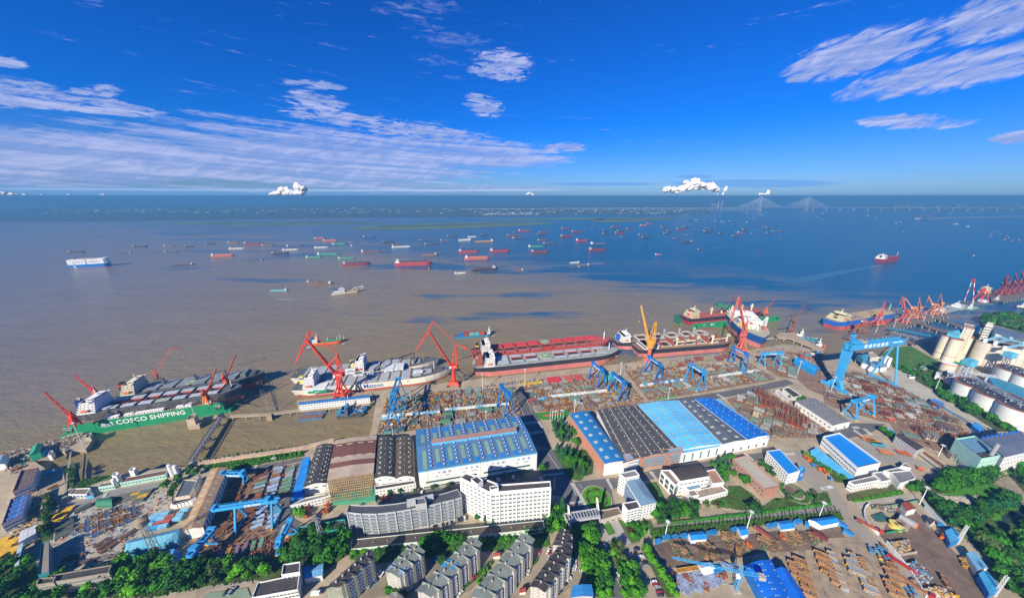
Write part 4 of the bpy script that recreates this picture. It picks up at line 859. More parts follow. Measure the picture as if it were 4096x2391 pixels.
t,L=ship('blue river ship carrying rows of maroon and pale green containers',('i',1272,384),('i',1640,352),15,3.6,mat((.02,.22,.42),.6,.15),mat((.02,.05,.1),.6),.4,deck=dgrey,name='container_barge',bow=.14,sheer=1.5)
house(t,L*.87,L*.95,10,3.6,2,white,None,boat=False,th=2.4,fwd=1)
for i in range(5):
 for j,y in enumerate((-5,-2.4,.2,2.8,5.4)):
  for k in range(2 if i else 1):
   if(k and j>2 and i==4):continue
   col=[(.02,.15,.5),(.30,.06,.05),(.12,.36,.33)if j<2 else(.32,.06,.05),(.12,.38,.34)if j<2 else(.3,.07,.05),(.38,.07,.05)][i]
   M_=t.matrix_world;a=t.rotation_euler[2];lx=13+i*(L*.8-8)/5;P=Vector((t.location.x+cos(a)*lx-sin(a)*y,t.location.y+sin(a)*lx+cos(a)*y,WZ+3.7+k*2.7))
   container(['blue','maroon','pale green','sea green','dark red'][i]+' container on the blue river ship, '+['front row','second row','middle row','fourth row','outer row'][j]+[' lower level',' upper level'][k],P,a,col,(L*.8-8)/5-.6,group='containers on the blue river ship')
t,L=ship('white and blue car carrier with large lettering alone on the left of the river',('n',808,868),('n',1285,840),28,14,mat((.01,.16,.52),.5,.1),mat((.6,.12,.09),.6),.8,name='car_carrier',bow=.12,sheer=0,rake=.03,deck=white,bulb=False)
m=MB();P_=[]
for i in range(9):P_.append((L*.03 if i==0 else 0,0))
top=[(1,-13),(L*.9,-13),(L*.96,-9),(L*.985,-3),(L*.985,3),(L*.96,9),(L*.9,13),(1,13)];m.prism(top,14,32,white);w=m.build('garage_deck',t)
MB().boxb(L*.455,L*.48,-13.12,-12.9,1,32.1,mat((.01,.16,.52),.5,.1)).build('side_ramp',t)
m=MB()
for k in(0,1):
 a=L*(.10+.025*k);m.add([(a,-13.2,32),(a+1.8,-13.2,32),(a+8,-14.2,1),(a+6.2,-14.2,1)],[(0,1,2,3)],mat((.01,.16,.52),.5)if 0 else white)
m.build('stripe',t);bt=mat((.05,.13,.35),.5);text('COSCO',7.4,bt,w,(L*.30,-13.1,22),(pi/2,0,0));text('SHIPPING',7.0,bt,w,(L*.66,-13.1,22),(pi/2,0,0))
MB().boxb(L*.1,L*.3,-9,9,32,33.5,white).boxb(L*.86,L*.95,-12,12,32,34.5,white).boxb(L*.15,L*.18,-2,2,33,38,black).beam((L*.44,0,32),(L*.44,0,39),.8,.8,creamc).box((L*.4,0,32.8),(L*.5,20,1.2),mat((.6,.45,.35),.7,.2)).build('top_deck',t)
t,L=ship('rust streaked white dredger with pipe gantries under way in mid river',('o',1548,1182),('o',1888,1138),14,4.5,mat((.62,.58,.48),.7,.2,.2,dirt=.5,dirtc=(.35,.2,.1)),mat((.35,.2,.1),.7),.5,deck=mat((.3,.18,.1),.8,.4,.3),name='dredger',sheer=2)
house(t,2,34,13,4.5,3,white,(white,mat((.01,.12,.4),.5)),funx=22,th=2.6,boat=False)
MB().beam((52,-3,6),(60,-3,14),.9,.9,white).beam((60,-3,14),(70,-3,5),.9,.9,white).beam((62,2,12),(84,2,13),1.2,1.6,white).beam((84,2,4),(82,2,18),1,1,white).beam((L*.9,0,5),(L*.9,0,16),1.6,1.6,mat((.01,.12,.4),.5),.3,.3).box((60,0,5.5),(40,9,2),mat((.4,.25,.1),.8,.4)).build('dredging_gear',t)
t,L=ship('maroon bulk carrier under way with white deckhouse, trailing a long wake on the right',('r',938,850),('r',1152,812),30,16,mat((.26,.025,.045),.6,.12),mat((.24,.03,.04),.6),1,deck=mat((.24,.03,.04),.7,.15),name='bulk_carrier',L=175)
house(t,6,30,28,16,5,white,(black,None),funx=10);
for i in range(6):x=48+i*19;MB().boxb(x-7,x+7,-10,10,16,18,mat((.26,.04,.05),.7)).build('hatch_cover',t)
MB().beam((L*.95,0,17),(L*.95,0,36),.9,.9,white).build('mast',t)
# ------------------------------------------------------------------ buildings
_wm={}
def win_mesh(w,h,fr,gl=None):
 k=(round(w,2),round(h,2),fr.name,gl)
 if k not in _wm:
  m=MB();g=glass(gl)if gl else glass();b=.09
  m.boxb(-w/2,w/2,-.10,.02,-h/2,-h/2+b,fr).boxb(-w/2,w/2,-.10,.02,h/2-b,h/2,fr).boxb(-w/2,-w/2+b,-.09,.02,-h/2+b,h/2-b,fr).boxb(w/2-b,w/2,-.09,.02,-h/2+b,h/2-b,fr)
  m.boxb(-w/2+b,w/2-b,-.05,0,-h/2+b,h/2-b,g).boxb(-.04,.04,-.07,-.05,-h/2+b,h/2-b,fr);_wm[k]=m.mesh('window')
 return _wm[k]
wfr=mat((.62,.62,.60),.6,.05)
def windows(par,a,b,z0,z1,rows,cols,w,h,fr=None,gl=None,m0=.0,name='window',skip=None):
 "rows x cols windows on the wall from a to b (outside on the right hand of a->b)"
 d=b-a;L=d.length;d=d/L;me=win_mesh(w,h,fr or wfr,gl);ya=atan2(d.y,d.x);q=Vector((d.y,-d.x,0))
 for r in range(rows):
  z=z0+(z1-z0)*(r+.5)/rows
  for c in range(cols):
   if skip and(r,c) in skip:continue
   p=a+d*(L*m0+(L*(1-2*m0))*(c+.5)/cols)+q*.03;put(name,me,par,(p.x,p.y,z),ya)
def bld(name,label,H,q,wall,roof,kind='flat',rise=2.0,ax='u',win=None,par=.8,panels=0,sky=None,cat='building',group=None,over=.4,seg=8,vents=None,z0=0.0,skym=None,trim=None,rect=False,ptone=None):
 P=[G(*p,H)for p in q];o=sum(P,Vector())/4;o.z=z0;t=thing(name,label,cat,o,0,group)
 P=[Vector((p.x-o.x,p.y-o.y,0))for p in P];Hh=H-z0
 def S_(s,u):return P[0].lerp(P[1],s).lerp(P[3].lerp(P[2],s),u)
 def zf(s,u):
  x=s if ax=='v' else u
  if kind=='gable':return Hh+rise*(1-abs(2*x-1))
  if kind=='vault':return Hh+rise*(1-(2*x-1)**2)
  if kind=='shed':return Hh+rise*x
  if kind=='hip':e=.22 if ax=='u' else.22;oth=(u if ax=='v' else s);return Hh+rise*min(1-abs(2*x-1),min(oth,1-oth)/e)
  return Hh
 w=MB()
 n=seg if kind=='vault' else(2 if kind=='gable' else 1)
 for e in range(4):
  a,b=P[e],P[(e+1)%4];gab=kind in('gable','vault','shed')and((ax=='u' and e in(1,3))or(ax=='v' and e in(0,2)))
  if gab:
   m_=10 if kind=='vault' else 2;top=[]
   for i in range(m_+1):
    f=i/m_;p=a.lerp(b,f);x=f if e in(0,1)else 1-f
    top.append((p.x,p.y,zf(x,x)))
   w.add([(a.x,a.y,0),(b.x,b.y,0)]+top[::-1],[tuple(range(m_+3))],wall)
  else:w.add([(a.x,a.y,0),(b.x,b.y,0),(b.x,b.y,Hh),(a.x,a.y,Hh)],[(0,1,2,3)],wall)
 wo=w.build('wall',t)
 L0=(P[1]-P[0]).length;L1=(P[3]-P[0]).length
 if kind=='flat':
  r=MB();r.add([tuple(p+Vector((0,0,Hh-.25)))for p in P],[(0,1,2,3)],roof);r.build('roof',t)
  if par:
   pm=MB();c=sum(P,Vector())/4
   for e in range(4):
    a,b=P[e],P[(e+1)%4];ai,bi=a+(c-a)*(.45/max(1,(c-a).length)),b+(c-b)*(.45/max(1,(c-b).length))
    pm.add([(a.x,a.y,Hh-.02),(b.x,b.y,Hh-.02),(b.x,b.y,Hh+par),(a.x,a.y,Hh+par),(ai.x,ai.y,Hh-.3),(bi.x,bi.y,Hh-.3),(bi.x,bi.y,Hh+par),(ai.x,ai.y,Hh+par)],[(0,1,2,3),(3,2,6,7),(5,4,7,6)],trim or wall)
   pm.build('parapet',t)
 else:
  es,eu=over/L0,over/L1;k=panels or 1
  for i in range(k):
   m=MB();lift=.04*(i%2)
   if panels:
    sa,sb=-es+(1+2*es)*i/k,-es+(1+2*es)*(i+1)/k
   else:sa,sb=-es,1+es
   N_=n if not(kind=='hip')else 8;M2=8 if kind=='hip' else 1
   for a in range(N_):
    for b in range(M2):
     u0,u1=-eu+(1+2*eu)*a/N_,-eu+(1+2*eu)*(a+1)/N_;s0,s1=sa+(sb-sa)*b/M2,sa+(sb-sa)*(b+1)/M2
     cs=[(s0,u0),(s1,u0),(s1,u1),(s0,u1)]
     if ax=='v':cs=[(u,s)for s,u in cs]
     vs=[]
     for s,u in cs:p=S_(s,u);vs.append((p.x,p.y,zf(s,u)+.06+lift))
     m.add(vs,[(0,1,2,3)]if ax=='u' else[(3,2,1,0)],(ptone[i%len(ptone)]if ptone else roof))
   m.build('roof_panel' if panels else 'roof',t)
 if sky:
  nS,nU,ds,du=sky[:4];m=MB();m.box((0,0,0),(1,1,.25),skym or mat((.42,.48,.38),.5,.15));
  for i in range(nS):
   for j in range(nU):
    s,u=(i+.5)/nS,(j+.5)/nU
    c=[S_(s+a*ds/2,u+b*du/2)for a,b in((-1,-1),(1,-1),(1,1),(-1,1))];zz=[zf(s+a*ds/2,u+b*du/2)+.22 for a,b in((-1,-1),(1,-1),(1,1),(-1,1))]
    MB().add([(p.x,p.y,z)for p,z in zip(c,zz)]+[(p.x,p.y,z-.2)for p,z in zip(c,zz)],[(0,1,2,3),(0,4,5,1),(1,5,6,2),(2,6,7,3),(3,7,4,0)],skym or mat((.42,.48,.38),.5,.15)).build('skylight',t)
 if vents:
  nS,nU,r=vents[:3];vm=vents[3]if len(vents)>3 else mat((.45,.45,.43),.6);r*=.75;me=MB().cyl((0,0,-.2),(0,0,r*1.2),r*.6,vm,6).cyl((0,0,r*1.2),(0,0,r*1.9),r,vm,8).mesh('vent')
  for i in range(nS):
   for j in range(nU):s,u=(i+.5)/nS,(j+.5)/nU;p=S_(s,u);put('roof_vent',me,t,(p.x,p.y,zf(s,u)))
 for e,sp in(win or{}).items():
  rows,cols,ww,wh=sp[:4];zz0=sp[4]if len(sp)>4 else 0;zz1=sp[5]if len(sp)>5 else Hh;windows(wo,P[e],P[(e+1)%4],zz0,zz1,rows,cols,ww,wh,*(sp[6:]if len(sp)>6 else()))
 return t,P,S_,zf,wo
def wall_text(par,P,e,f,z,s,size,mt,off=.12,bold=False):
 a,b=P[e],P[(e+1)%4];d=(b-a).normalized();p=a.lerp(b,f)+Vector((d.y,-d.x,0))*off;text(s,size,mt,par,(p.x,p.y,z),(pi/2,0,atan2(d.y,d.x)),bold=bold)
wht=mat((.76,.76,.73),.6,.06,.15,dirt=.15,dirtc=(.5,.45,.38));whb=mat((.80,.81,.80),.55,.05,.15,dirt=.08,dirtc=(.55,.52,.45))
bl_roof=mat((.02,.20,.58),.5,.1,.1,dirt=.12,dirtc=(.02,.10,.3));lb_roof=mat((.09,.42,.72),.5,.1,.1,dirt=.12,dirtc=(.05,.25,.45));db_roof=mat((.015,.10,.42),.5,.12,.1)
gb_roof=mat((.14,.24,.33),.6,.12,.1,dirt=.2,dirtc=(.2,.22,.24));dk_roof=mat((.045,.042,.045),.85,.3,.12,dirt=.45,dirtc=(.13,.11,.10));br_roof=mat((.16,.065,.05),.8,.2,.1,dirt=.35,dirtc=(.24,.15,.12));gy_roof=mat((.19,.19,.20),.85,.2,.1,dirt=.4,dirtc=(.10,.10,.10))
cr_roof=mat((.42,.34,.26),.8,.15,.08,dirt=.3,dirtc=(.25,.17,.11));tn_roof=mat((.38,.24,.13),.75,.18,.08,dirt=.5,dirtc=(.50,.40,.30));mintw=mat(MINT,.7,.1,.15,dirt=.2,dirtc=(.3,.42,.33));brick=mat((.46,.20,.12),.8,.15,.5,dirt=.15,dirtc=(.3,.13,.08))
grn_roof=mat((.19,.225,.20),.8,.25,.12,dirt=.5,dirtc=(.19,.13,.09));wornw=mat((.44,.42,.38),.8,.2,.15,dirt=.6,dirtc=(.2,.19,.16));gry_w=mat((.42,.43,.44),.7,.08,.2);teal=mat((.04,.42,.33),.7,.1,.2);lbw=mat((.08,.42,.70),.6,.1);pink=mat((.50,.25,.22),.8,.1)
trans=mat((.20,.33,.27),.4,.2,.6)
# --- the great blue shed
tone=[mat((.06,.20,.38),.5,.12,.1,dirt=.35,dirtc=(.2,.13,.12)),mat((.11,.18,.29),.5,.12,.1,dirt=.4,dirtc=(.22,.14,.12))]
t,P,S_,zf,wo=bld('assembly_hall','large white hall with striped blue grey roof and blue slogan characters on its long wall',21,[('c',680,215),('c',1862,25),('j',430,1130),('i',890,1270)],whb,tone[0],'gable',2.2,'u',panels=27,ptone=tone)
bm=mat((.015,.12,.50),.5,.1)
def strip(par,s0,s1,u0,u1,mt,name,h=.3):
 c=[S_(s0,u0),S_(s1,u0),S_(s1,u1),S_(s0,u1)];zz=[zf(s0,u0),zf(s1,u0),zf(s1,u1),zf(s0,u1)]
 MB().add([(p.x,p.y,z+h)for p,z in zip(c,zz)]+[(p.x,p.y,z)for p,z in zip(c,zz)],[(0,1,2,3),(0,4,5,1),(1,5,6,2),(2,6,7,3),(3,7,4,0)],mt).build(name,par)
vm=MB().cyl((0,0,0),(0,0,.8),.5,bm,6).cyl((0,0,.8),(0,0,1.4),.75,mat((.5,.6,.75),.4),8).mesh('vent')
for i in range(9):
 s=.045+i*.108
 strip(t,s-.004,s+.030,.12,.40,trans,'skylight');strip(t,s-.004,s+.030,.03,.12,bl_roof if i else trans,'blue_sheet');strip(t,s-.004,s+.030,.60,.82,trans,'skylight');strip(t,s-.004,s+.030,.82,.93,bl_roof,'blue_sheet')
 for u0,u1 in((.03,.47),(.57,.97)):strip(t,s+.055,s+.063,u0,u1,bm,'ridge_strip',.25)
 for j in range(12):
  u=.06+j*.08
  if.47<u<.57:continue
  p=S_(s+.059,u);put('roof_vent',vm,t,(p.x,p.y,zf(s,u)+.2))
a,b,c,d=S_(.13,.49),S_(.90,.49),S_(.90,.555),S_(.13,.555);zr=23.2
MB().add([(a.x,a.y,zr),(b.x,b.y,zr),(b.x,b.y,zr+2.2),(a.x,a.y,zr+2.2),(c.x,c.y,zr),(d.x,d.y,zr),(c.x,c.y,zr+4.6),(d.x,d.y,zr+4.6)],[(0,1,2,3),(1,4,6,2),(5,0,3,7)],lbw).add([(a.x,a.y,zr+2.2),(b.x,b.y,zr+2.2),(c.x,c.y,zr+4.6),(d.x,d.y,zr+4.6)],[(0,1,2,3)],mat((.22,.13,.12),.6)).build('ridge_monitor',t)
a,b=P[0],P[1];dv=(b-a).normalized();qv=Vector((dv.y,-dv.x,0));L=(b-a).length
def on(f,o_=.0):return a+dv*(L*f)+qv*o_
def plate(f0,f1,z0,z1,mt,name,o_=.1):
 p,r=on(f0),on(f1);p2,r2=on(f0,o_),on(f1,o_);MB().add([(p2 .x,p2 .y,z0),(r2 .x,r2 .y,z0),(r2 .x,r2 .y,z1),(p2 .x,p2 .y,z1),(p.x,p.y,z0),(r.x,r.y,z0),(r.x,r.y,z1),(p.x,p.y,z1)],[(0,1,2,3),(3,2,6,7),(0,4,5,1),(1,5,6,2),(4,0,3,7)],mt).build(name,wo)
plate(-.002,1.002,20.2,21.25,lbw,'eave_band',.35);plate(.05,.47,6.2,8.2,glass((.04,.12,.12)),'ribbon_window');plate(.53,.94,6.2,8.2,glass((.04,.12,.12)),'ribbon_window');plate(.03,.97,.6,2.4,glass((.04,.14,.13)),'ribbon_window')
for i in range(9):plate(.07+i*.108,.0715+i*.108,0,20.2,mat((.6,.5,.35),.6),'downpipe',.16)
ch=mat((.02,.13,.42),.6,.05);chg=mat((.16,.25,.42),.6,.05)
for k,(zh,en) in enumerate([('一个团队','ONE  TEAM'),('一个文化','ONE  CULTURE'),('一个目标','ONE  GOAL'),('一个梦想','ONE  DREAM')]):
 for i,cc in enumerate(zh):
  p=on(.115+k*.225+i*.045,.2);text(cc,3.0,ch,wo,(p.x,p.y,16.2),(pi/2,0,atan2(dv.y,dv.x)))
 for f,wd in((.14+k*.225,en.split()[0]),(.225+k*.225,en.split()[1])):p=on(f,.2);text(wd,1.5,chg,wo,(p.x,p.y,12.6),(pi/2,0,atan2(dv.y,dv.x)))
# --- other halls on the left
bld('rolling_shop','black barrel roofed workshop with transverse ribs left of the brown shed',11,[('b',1275,362),('b',1520,320),('h',1560,1175),('h',1390,1190)],wht,dk_roof,'vault',2.2,'v',panels=10,sky=(2,9,.08,.035),win={0:(1,3,3,1.6,6,10)},vents=(4,8,.6))
t,P,S_,zf,wo=bld('steel_shed','tall shed with half brown half cream roof and blue ridge line, bamboo scaffold in front',14,[('b',1517,292),('b',1972,225),('i',505,1330),('h',1570,1130)],mat((.26,.18,.12),.85,.3,.3),br_roof,'gable',1.2,'v',panels=8,ptone=[cr_roof,cr_roof,br_roof,cr_roof,br_roof,br_roof,br_roof,cr_roof],sky=(4,3,.13,.022),skym=mat((.5,.42,.28),.6))
sc=mat((.40,.30,.15),.8,.2);sl=mat((.36,.22,.12),.9,.3,.3)
m=MB();a,b=P[0],P[1];d=(b-a).normalized();q=Vector((d.y,-d.x,0));L=(b-a).length
for i in range(22):
 p=a+d*(L*i/21);m.beam(p+Vector((0,0,13)),p+q*15+Vector((0,0,5)),.3,.3,sc);m.beam(p+q*15,p+q*15+Vector((0,0,6)),.3,.3,sc);m.beam(p+q*8,p+q*8+Vector((0,0,9)),.3,.3,sc)
for j in range(9):m.beam(a+q*(j*1.9)+Vector((0,0,13-j)),b+q*(j*1.9)+Vector((0,0,13-j)),.3,.3,sc)
m.build('scaffold',t)
t2=thing('safety_net','green debris netting over a fenced plot below the scaffolded shed','netting');m=MB();ps=T('b',1550,470,1990,395,'c',265,410,255,515,'b',1575,550);m.prism([(p.x,p.y)for p in ps],0,3.2,mat((.05,.30,.17),.9,.35,.3,dirt=.6,dirtc=(.3,.26,.2)),cap=True);m.build('net',t2)
for lab,q,c_ in(('black barrel roofed workshop between the brown shed and the white slogan hall',[('c',243,275),('c',447,262),('i',690,1350),('i',512,1352)],dk_roof),('brownish black barrel roofed workshop touching the slogan hall',[('c',452,275),('c',640,258),('i',862,1348),('i',700,1352)],mat((.075,.055,.045),.85,.3,.12,dirt=.5,dirtc=(.14,.11,.09)))):
 bld('workshop',lab,12,q,wht,c_,'vault',2.4,'v',panels=9,sky=(2,8,.08,.035),win={0:(1,2,2.4,1.4,7,11)},vents=(3,7,.55),group='barrel roofed workshops')
bld('office_row','low white office row with many small windows in front of the barrel roofed workshops',8,[('c',250,398),('c',655,330),('c',640,300),('c',245,362)],wht,dk_roof,win={0:(2,12,1.5,1.5,.6,7.4)})
bld('office_row','low white office row with plants on its ledge below the first workshop',7,[('b',1135,560),('b',1548,452),('b',1530,428),('b',1290,480)],wht,gy_roof,win={0:(2,12,1.5,1.5,.4,6.6)})
bld('blue_lean_to','narrow bright blue covered way along the first black workshop',6,[('b',1160,480),('b',1275,455),('b',1345,80),('b',1260,110)],bl_roof,bl_roof,'shed',1.5,'v',panels=9)
bld('shed','grey flat roofed lean-to beside the blue covered way',4.5,[('b',1135,520),('b',1180,470),('b',1255,275),('b',1200,285)],gb_roof,gb_roof,par=.3)
bld('steel_store','long shed with rusty tan roof and white wall striped dark green beside the steel yard',11,[('b',78,785),('b',272,752),('b',520,185),('b',345,208)],wht,tn_roof,'gable',1.8,'v',panels=14,sky=(2,9,.22,.018),win={1:(1,13,2.0,7.5,.8,10.2,None,(.03,.12,.08))})
t=bld('compressor_house','flat grey roofed plant building with tanks and condensers beside the tan roofed shed',8,[('a',1740,475),('a',1885,450),('a',1965,300),('a',1830,295)],mat((.55,.47,.36),.8),mat((.10,.12,.15),.8,.2,.1),par=.5)
bld('workshop','brown roofed two storey workshop with pink parapet near the left edge',8,[('a',128,420),('a',325,335),('a',378,165),('a',215,200)],wht,mat((.13,.10,.09),.85,.2,.1),par=.9,win={0:(2,5,2,1.5,.5,7),1:(2,8,1.6,1.4,.5,7)},vents=(3,5,.5,dk_roof),trim=pink)
bld('workshop','blue roofed two storey workshop with pink parapet near the left edge',8,[('a',20,745),('a',222,652),('a',292,412),('a',110,492)],wht,mat((.05,.15,.42),.6,.12),par=.8,win={0:(2,5,2,1.5,.5,7),1:(2,9,1.6,1.4,.5,7)},vents=(2,5,.8,steel),trim=pink)
bld('open_shed','white roofed open shed below the blue roofed workshop',6,[('a',190,912),('a',350,825),('a',356,742),('a',215,805)],wht,mat((.55,.56,.58),.6,.1),'gable',.6,'u',panels=8)
bld('shed','grey blue sheet roofed shed on the left lane',4,[('a',148,1135),('a',198,1118),('a',232,952),('a',172,975)],gb_roof,mat((.25,.32,.38),.6,.2),'shed',1,'v',panels=6)
bld('shed','beige and blue narrow gatehouse by the hedge',4,[('a',390,590),('a',455,560),('a',470,475),('a',425,480)],lbw,cr_roof,'shed',.6,'v')
bld('yard_office','long building with dark teal striped wall and brown roof facing the pipe store',9,[('a',378,1245),('a',488,1220),('a',488,905),('a',412,930)],mat((.02,.22,.27),.6),mat((.24,.20,.16),.8,.2,.1),par=.5,win={1:(2,14,1.5,5.0,.5,8.5)})
bld('old_office','long dark roofed three storey building above the trees at the bottom left',12,[('a',545,1312),('a',1085,1222),('a',1115,1145),('a',500,1250)],mat((.30,.26,.20),.85,.2,.2,dirt=.4,dirtc=(.15,.12,.09)),dk_roof,win={0:(3,16,1.6,1.6,.6,11)})
bld('old_office','dark roofed corner block at the left end of the long old building',12.5,[('a',362,1345),('a',535,1316),('a',560,1262),('a',390,1282)],mat((.30,.26,.20),.85,.2,.2,dirt=.4,dirtc=(.15,.12,.09)),dk_roof,win={0:(3,5,1.6,1.6,.6,11)})
bld('gable_hall','light blue gable roofed hall with blue walls under the water tower',7,[('a',1245,1005),('a',1768,888),('a',1782,782),('a',1290,895)],lbw,mat((.12,.38,.52),.6,.12),'gable',2.4,'u',panels=18,win={0:(1,12,2,1.4,2.5,5.5)})
bld('hut','small deep blue gabled hut among the trees',6,[('a',1655,1112),('a',1768,1112),('a',1788,1010),('a',1690,992)],mat((.02,.14,.42),.6),mat((.06,.24,.52),.6),'gable',1.6,'v',panels=5)
bld('pump_house','long mint green single storey building with brown roof on the basin shore',5,[('a',1190,325),('a',1645,240),('a',1685,190),('a',1228,280)],mintw,br_roof,par=.3,win={0:(1,13,1.6,1.4,1,4.4)})
bld('pump_house','short mint green building with brown roof and blue doors on the basin shore',5,[('a',975,368),('a',1132,342),('a',1142,306),('a',1012,332)],mintw,br_roof,par=.3,win={0:(1,5,1.6,1.8,.4,4)})
for q,lab in(([('a',1112,256),('a',1160,262),('a',1188,228),('a',1142,218)],'small white square hut left on the basin shore'),([('a',1282,210),('a',1332,212),('a',1358,180),('a',1312,176)],'small white square hut right on the basin shore')):bld('hut',lab,6,q,wht,wht,win={0:(1,1,1,1,2,4.5)})
bld('guardhouse','flat roofed guardhouse with blue doors at the bend of the pier road',4,[('a',680,440),('a',860,440),('a',902,378),('a',740,384)],wht,mat((.20,.16,.13),.85,.2,.2),par=.5,win={0:(1,5,2.2,2.4,.2,3.4,None,(.02,.06,.35))})
bld('kiosk','turquoise kiosk with red roof next to the guardhouse',3,[('a',860,460),('a',925,450),('a',930,425),('a',870,436)],lbw,mat((.4,.06,.06),.7),par=.2)
bld('tent','dark green barrel roofed shelter at the edge of the pipe store',3.5,[('a',955,548),('a',1112,542),('a',1118,470),('a',985,482)],mat((.02,.16,.08),.7),mat((.02,.17,.09),.7,.15),'vault',2.2,'u',panels=9,cat='shelter')
bld('green_shed','green gabled shed on the left quay edge',8,[('g',282,1270),('g',388,1240),('g',420,1162),('g',320,1190)],mat((.02,.30,.14),.6),mat((.03,.28,.15),.6),'gable',1.6,'v',panels=7)
bld('shed','grey roofed shed cut by the left edge on the quay',7,[('a',-60,150),('a',45,132),('a',78,52),('a',0,60)],wht,gb_roof,'gable',1,'v',panels=6)
bld('quarters','long two storey white building with blue roof on the pier by the container ships',8,[('h',1215,782),('h',1908,708),('h',1906,680),('h',1214,756)],wht,mat((.03,.14,.36),.6,.1),'gable',1.2,'u',panels=30,win={0:(2,27,1.4,1.5,.5,7.5)})
bld('turquoise_office','turquoise building with black roof behind a lattice mast at the yard corner',9,[('b',1225,870),('b',1700,775),('b',1690,690),('b',1222,770)],teal,dk_roof,win={0:(2,9,2.2,1.8,.6,8.4)})
bld('white_block','white building with black flat roof at the bottom left centre',10,[('b',765,1471),('b',1222,1388),('b',1242,1232),('b',825,1322)],wht,dk_roof,win={0:(3,12,1.8,1.6,.3,9.5)})
bld('white_block','taller dark roofed stair block behind the white building at the bottom',13,[('b',1060,1245),('b',1242,1215),('b',1246,1112),('b',1078,1140)],wht,dk_roof,win={0:(2,4,1.6,1.4,4,12),1:(3,3,1.4,1.4,1,12)})
bld('canopy','light blue ribbed canopy beside the white building at the bottom',5.5,[('b',1285,1275),('b',1462,1238),('b',1472,1130),('b',1288,1165)],wht,mat((.14,.36,.62),.6),'gable',.6,'u',panels=10,cat='shelter')
# --- curved grey office
Hc=23;fr=T('c',-28,612,110,627,260,629,450,607,600,582,760,552,900,517,1030,487,1112,462,z=Hc);bk=T('c',-5,540,110,548,290,546,450,530,560,512,700,478,830,452,960,418,1070,384,z=Hc)
o=(fr[4]+bk[4])/2;o.z=0;t=thing('curved_office','six storey grey office building with curved front and dark roof','building',o)
fr=[p-o for p in fr];bk=[p-o for p in bk];m=MB();out_=fr+bk[::-1]
m.prism([(p.x,p.y)for p in out_],0,Hc,gry_w,cap=False);wo=m.build('wall',t);r=MB()
for i in range(8):r.add([(p.x,p.y,Hc-1)for p in(fr[i],fr[i+1],bk[i+1],bk[i])],[(0,1,2,3)],mat((.07,.08,.10),.8,.2,.2))
r.build('roof',t)
for i in range(8):
 a,b=Vector((fr[i].x,fr[i].y,0)),Vector((fr[i+1].x,fr[i+1].y,0));windows(wo,a,b,.8,Hc-.6,6,2,(b-a).length*.38,1.7,None,(.10,.14,.15))
 d=(b-a).normalized();q=Vector((d.y,-d.x,0))
 for k in range(1,6):
  c0,c1=a+q*.45,b+q*.45;z=k*3.7+.2;MB().add([(a.x,a.y,z),(b.x,b.y,z),(c1 .x,c1 .y,z),(c0 .x,c0 .y,z),(a.x,a.y,z+1.1),(b.x,b.y,z+1.1),(c1 .x,c1 .y,z+1.1),(c0 .x,c0 .y,z+1.1)],[(0,3,2,1),(3,2,6,7),(7,6,5,4)],mat((.20,.23,.28),.6)).build('sunshade',t)
 MB().beam(a+q*.3+Vector((0,0,0)),a+q*.3+Vector((0,0,Hc)),.8,.8,gry_w).build('pilaster',t)
bld('plant_room','grey plant room block on the curved office roof',Hc+4.5,[('c',652,548),('c',762,528),('c',742,470),('c',648,487)],gry_w,mat((.10,.11,.13),.8),z0=Hc-1)
bld('plant_wall','pale grey screen wall on the back edge of the curved office',Hc+4,[('c',562,525),('c',832,455),('c',826,432),('c',560,490)],gry_w,gry_w,z0=Hc-1,par=0)
# --- white eight storey office
Ho=35;ps=T('c',1100,278,1400,428,'d',503,374,498,316,'c',1490,352,1330,290,1160,234,z=Ho);o=(ps[1]).copy();o.z=0;t=thing('white_office','bright white eight storey office block bent in two wings','building',o);ps=[Vector((p.x-o.x,p.y-o.y,0))for p in ps]
m=MB();m.prism([(p.x,p.y)for p in ps],0,Ho,whb,top=mat((.07,.06,.06),.85,.2,.2));wo=m.build('wall',t)
windows(wo,ps[0],ps[1],1,Ho-1.4,8,7,2.6,1.9,None,(.14,.16,.14),.03);windows(wo,ps[1],ps[2],1,Ho-1.4,8,14,2.6,1.9,None,(.14,.16,.14),.01)
pm=MB()
for i in range(len(ps)):
 a,b=ps[i],ps[(i+1)%len(ps)];pm.beam(a+Vector((0,0,Ho+.5)),b+Vector((0,0,Ho+.5)),.5,1.2,whb)
pm.build('parapet',t)
for a,b,n in((ps[0],ps[1],8),(ps[1],ps[2],8)):
 d=(b-a).normalized();q=Vector((d.y,-d.x,0))
 for i in range(n):p=a.lerp(b,i/(n-1))+q*.25;MB().beam(p,p+Vector((0,0,Ho)),.9,.6,whb).build('pilaster',t)
bld('lift_house','white lift house on the left wing of the bright white office',Ho+5,[('c',1270,345),('c',1325,305),('c',1262,255),('c',1205,290)],whb,dk_roof,z0=Ho)
bld('lift_house','low white plant box on the bend of the bright white office',Ho+3,[('c',1400,400),('c',1480,378),('c',1470,350),('c',1390,365)],whb,dk_roof,z0=Ho)
bld('long_store','very long low pale green building with brown black roof in front of the offices',6,[('c',5,985),('c',1938,775),('c',1922,700),('c',18,892)],mat((.58,.68,.60),.75,.1,.2,dirt=.3,dirtc=(.35,.4,.33)),mat((.085,.07,.06),.85,.2,.1),win={0:(1,34,1.8,1.6,2.4,5.6)},vents=(14,1,.5),par=.5)
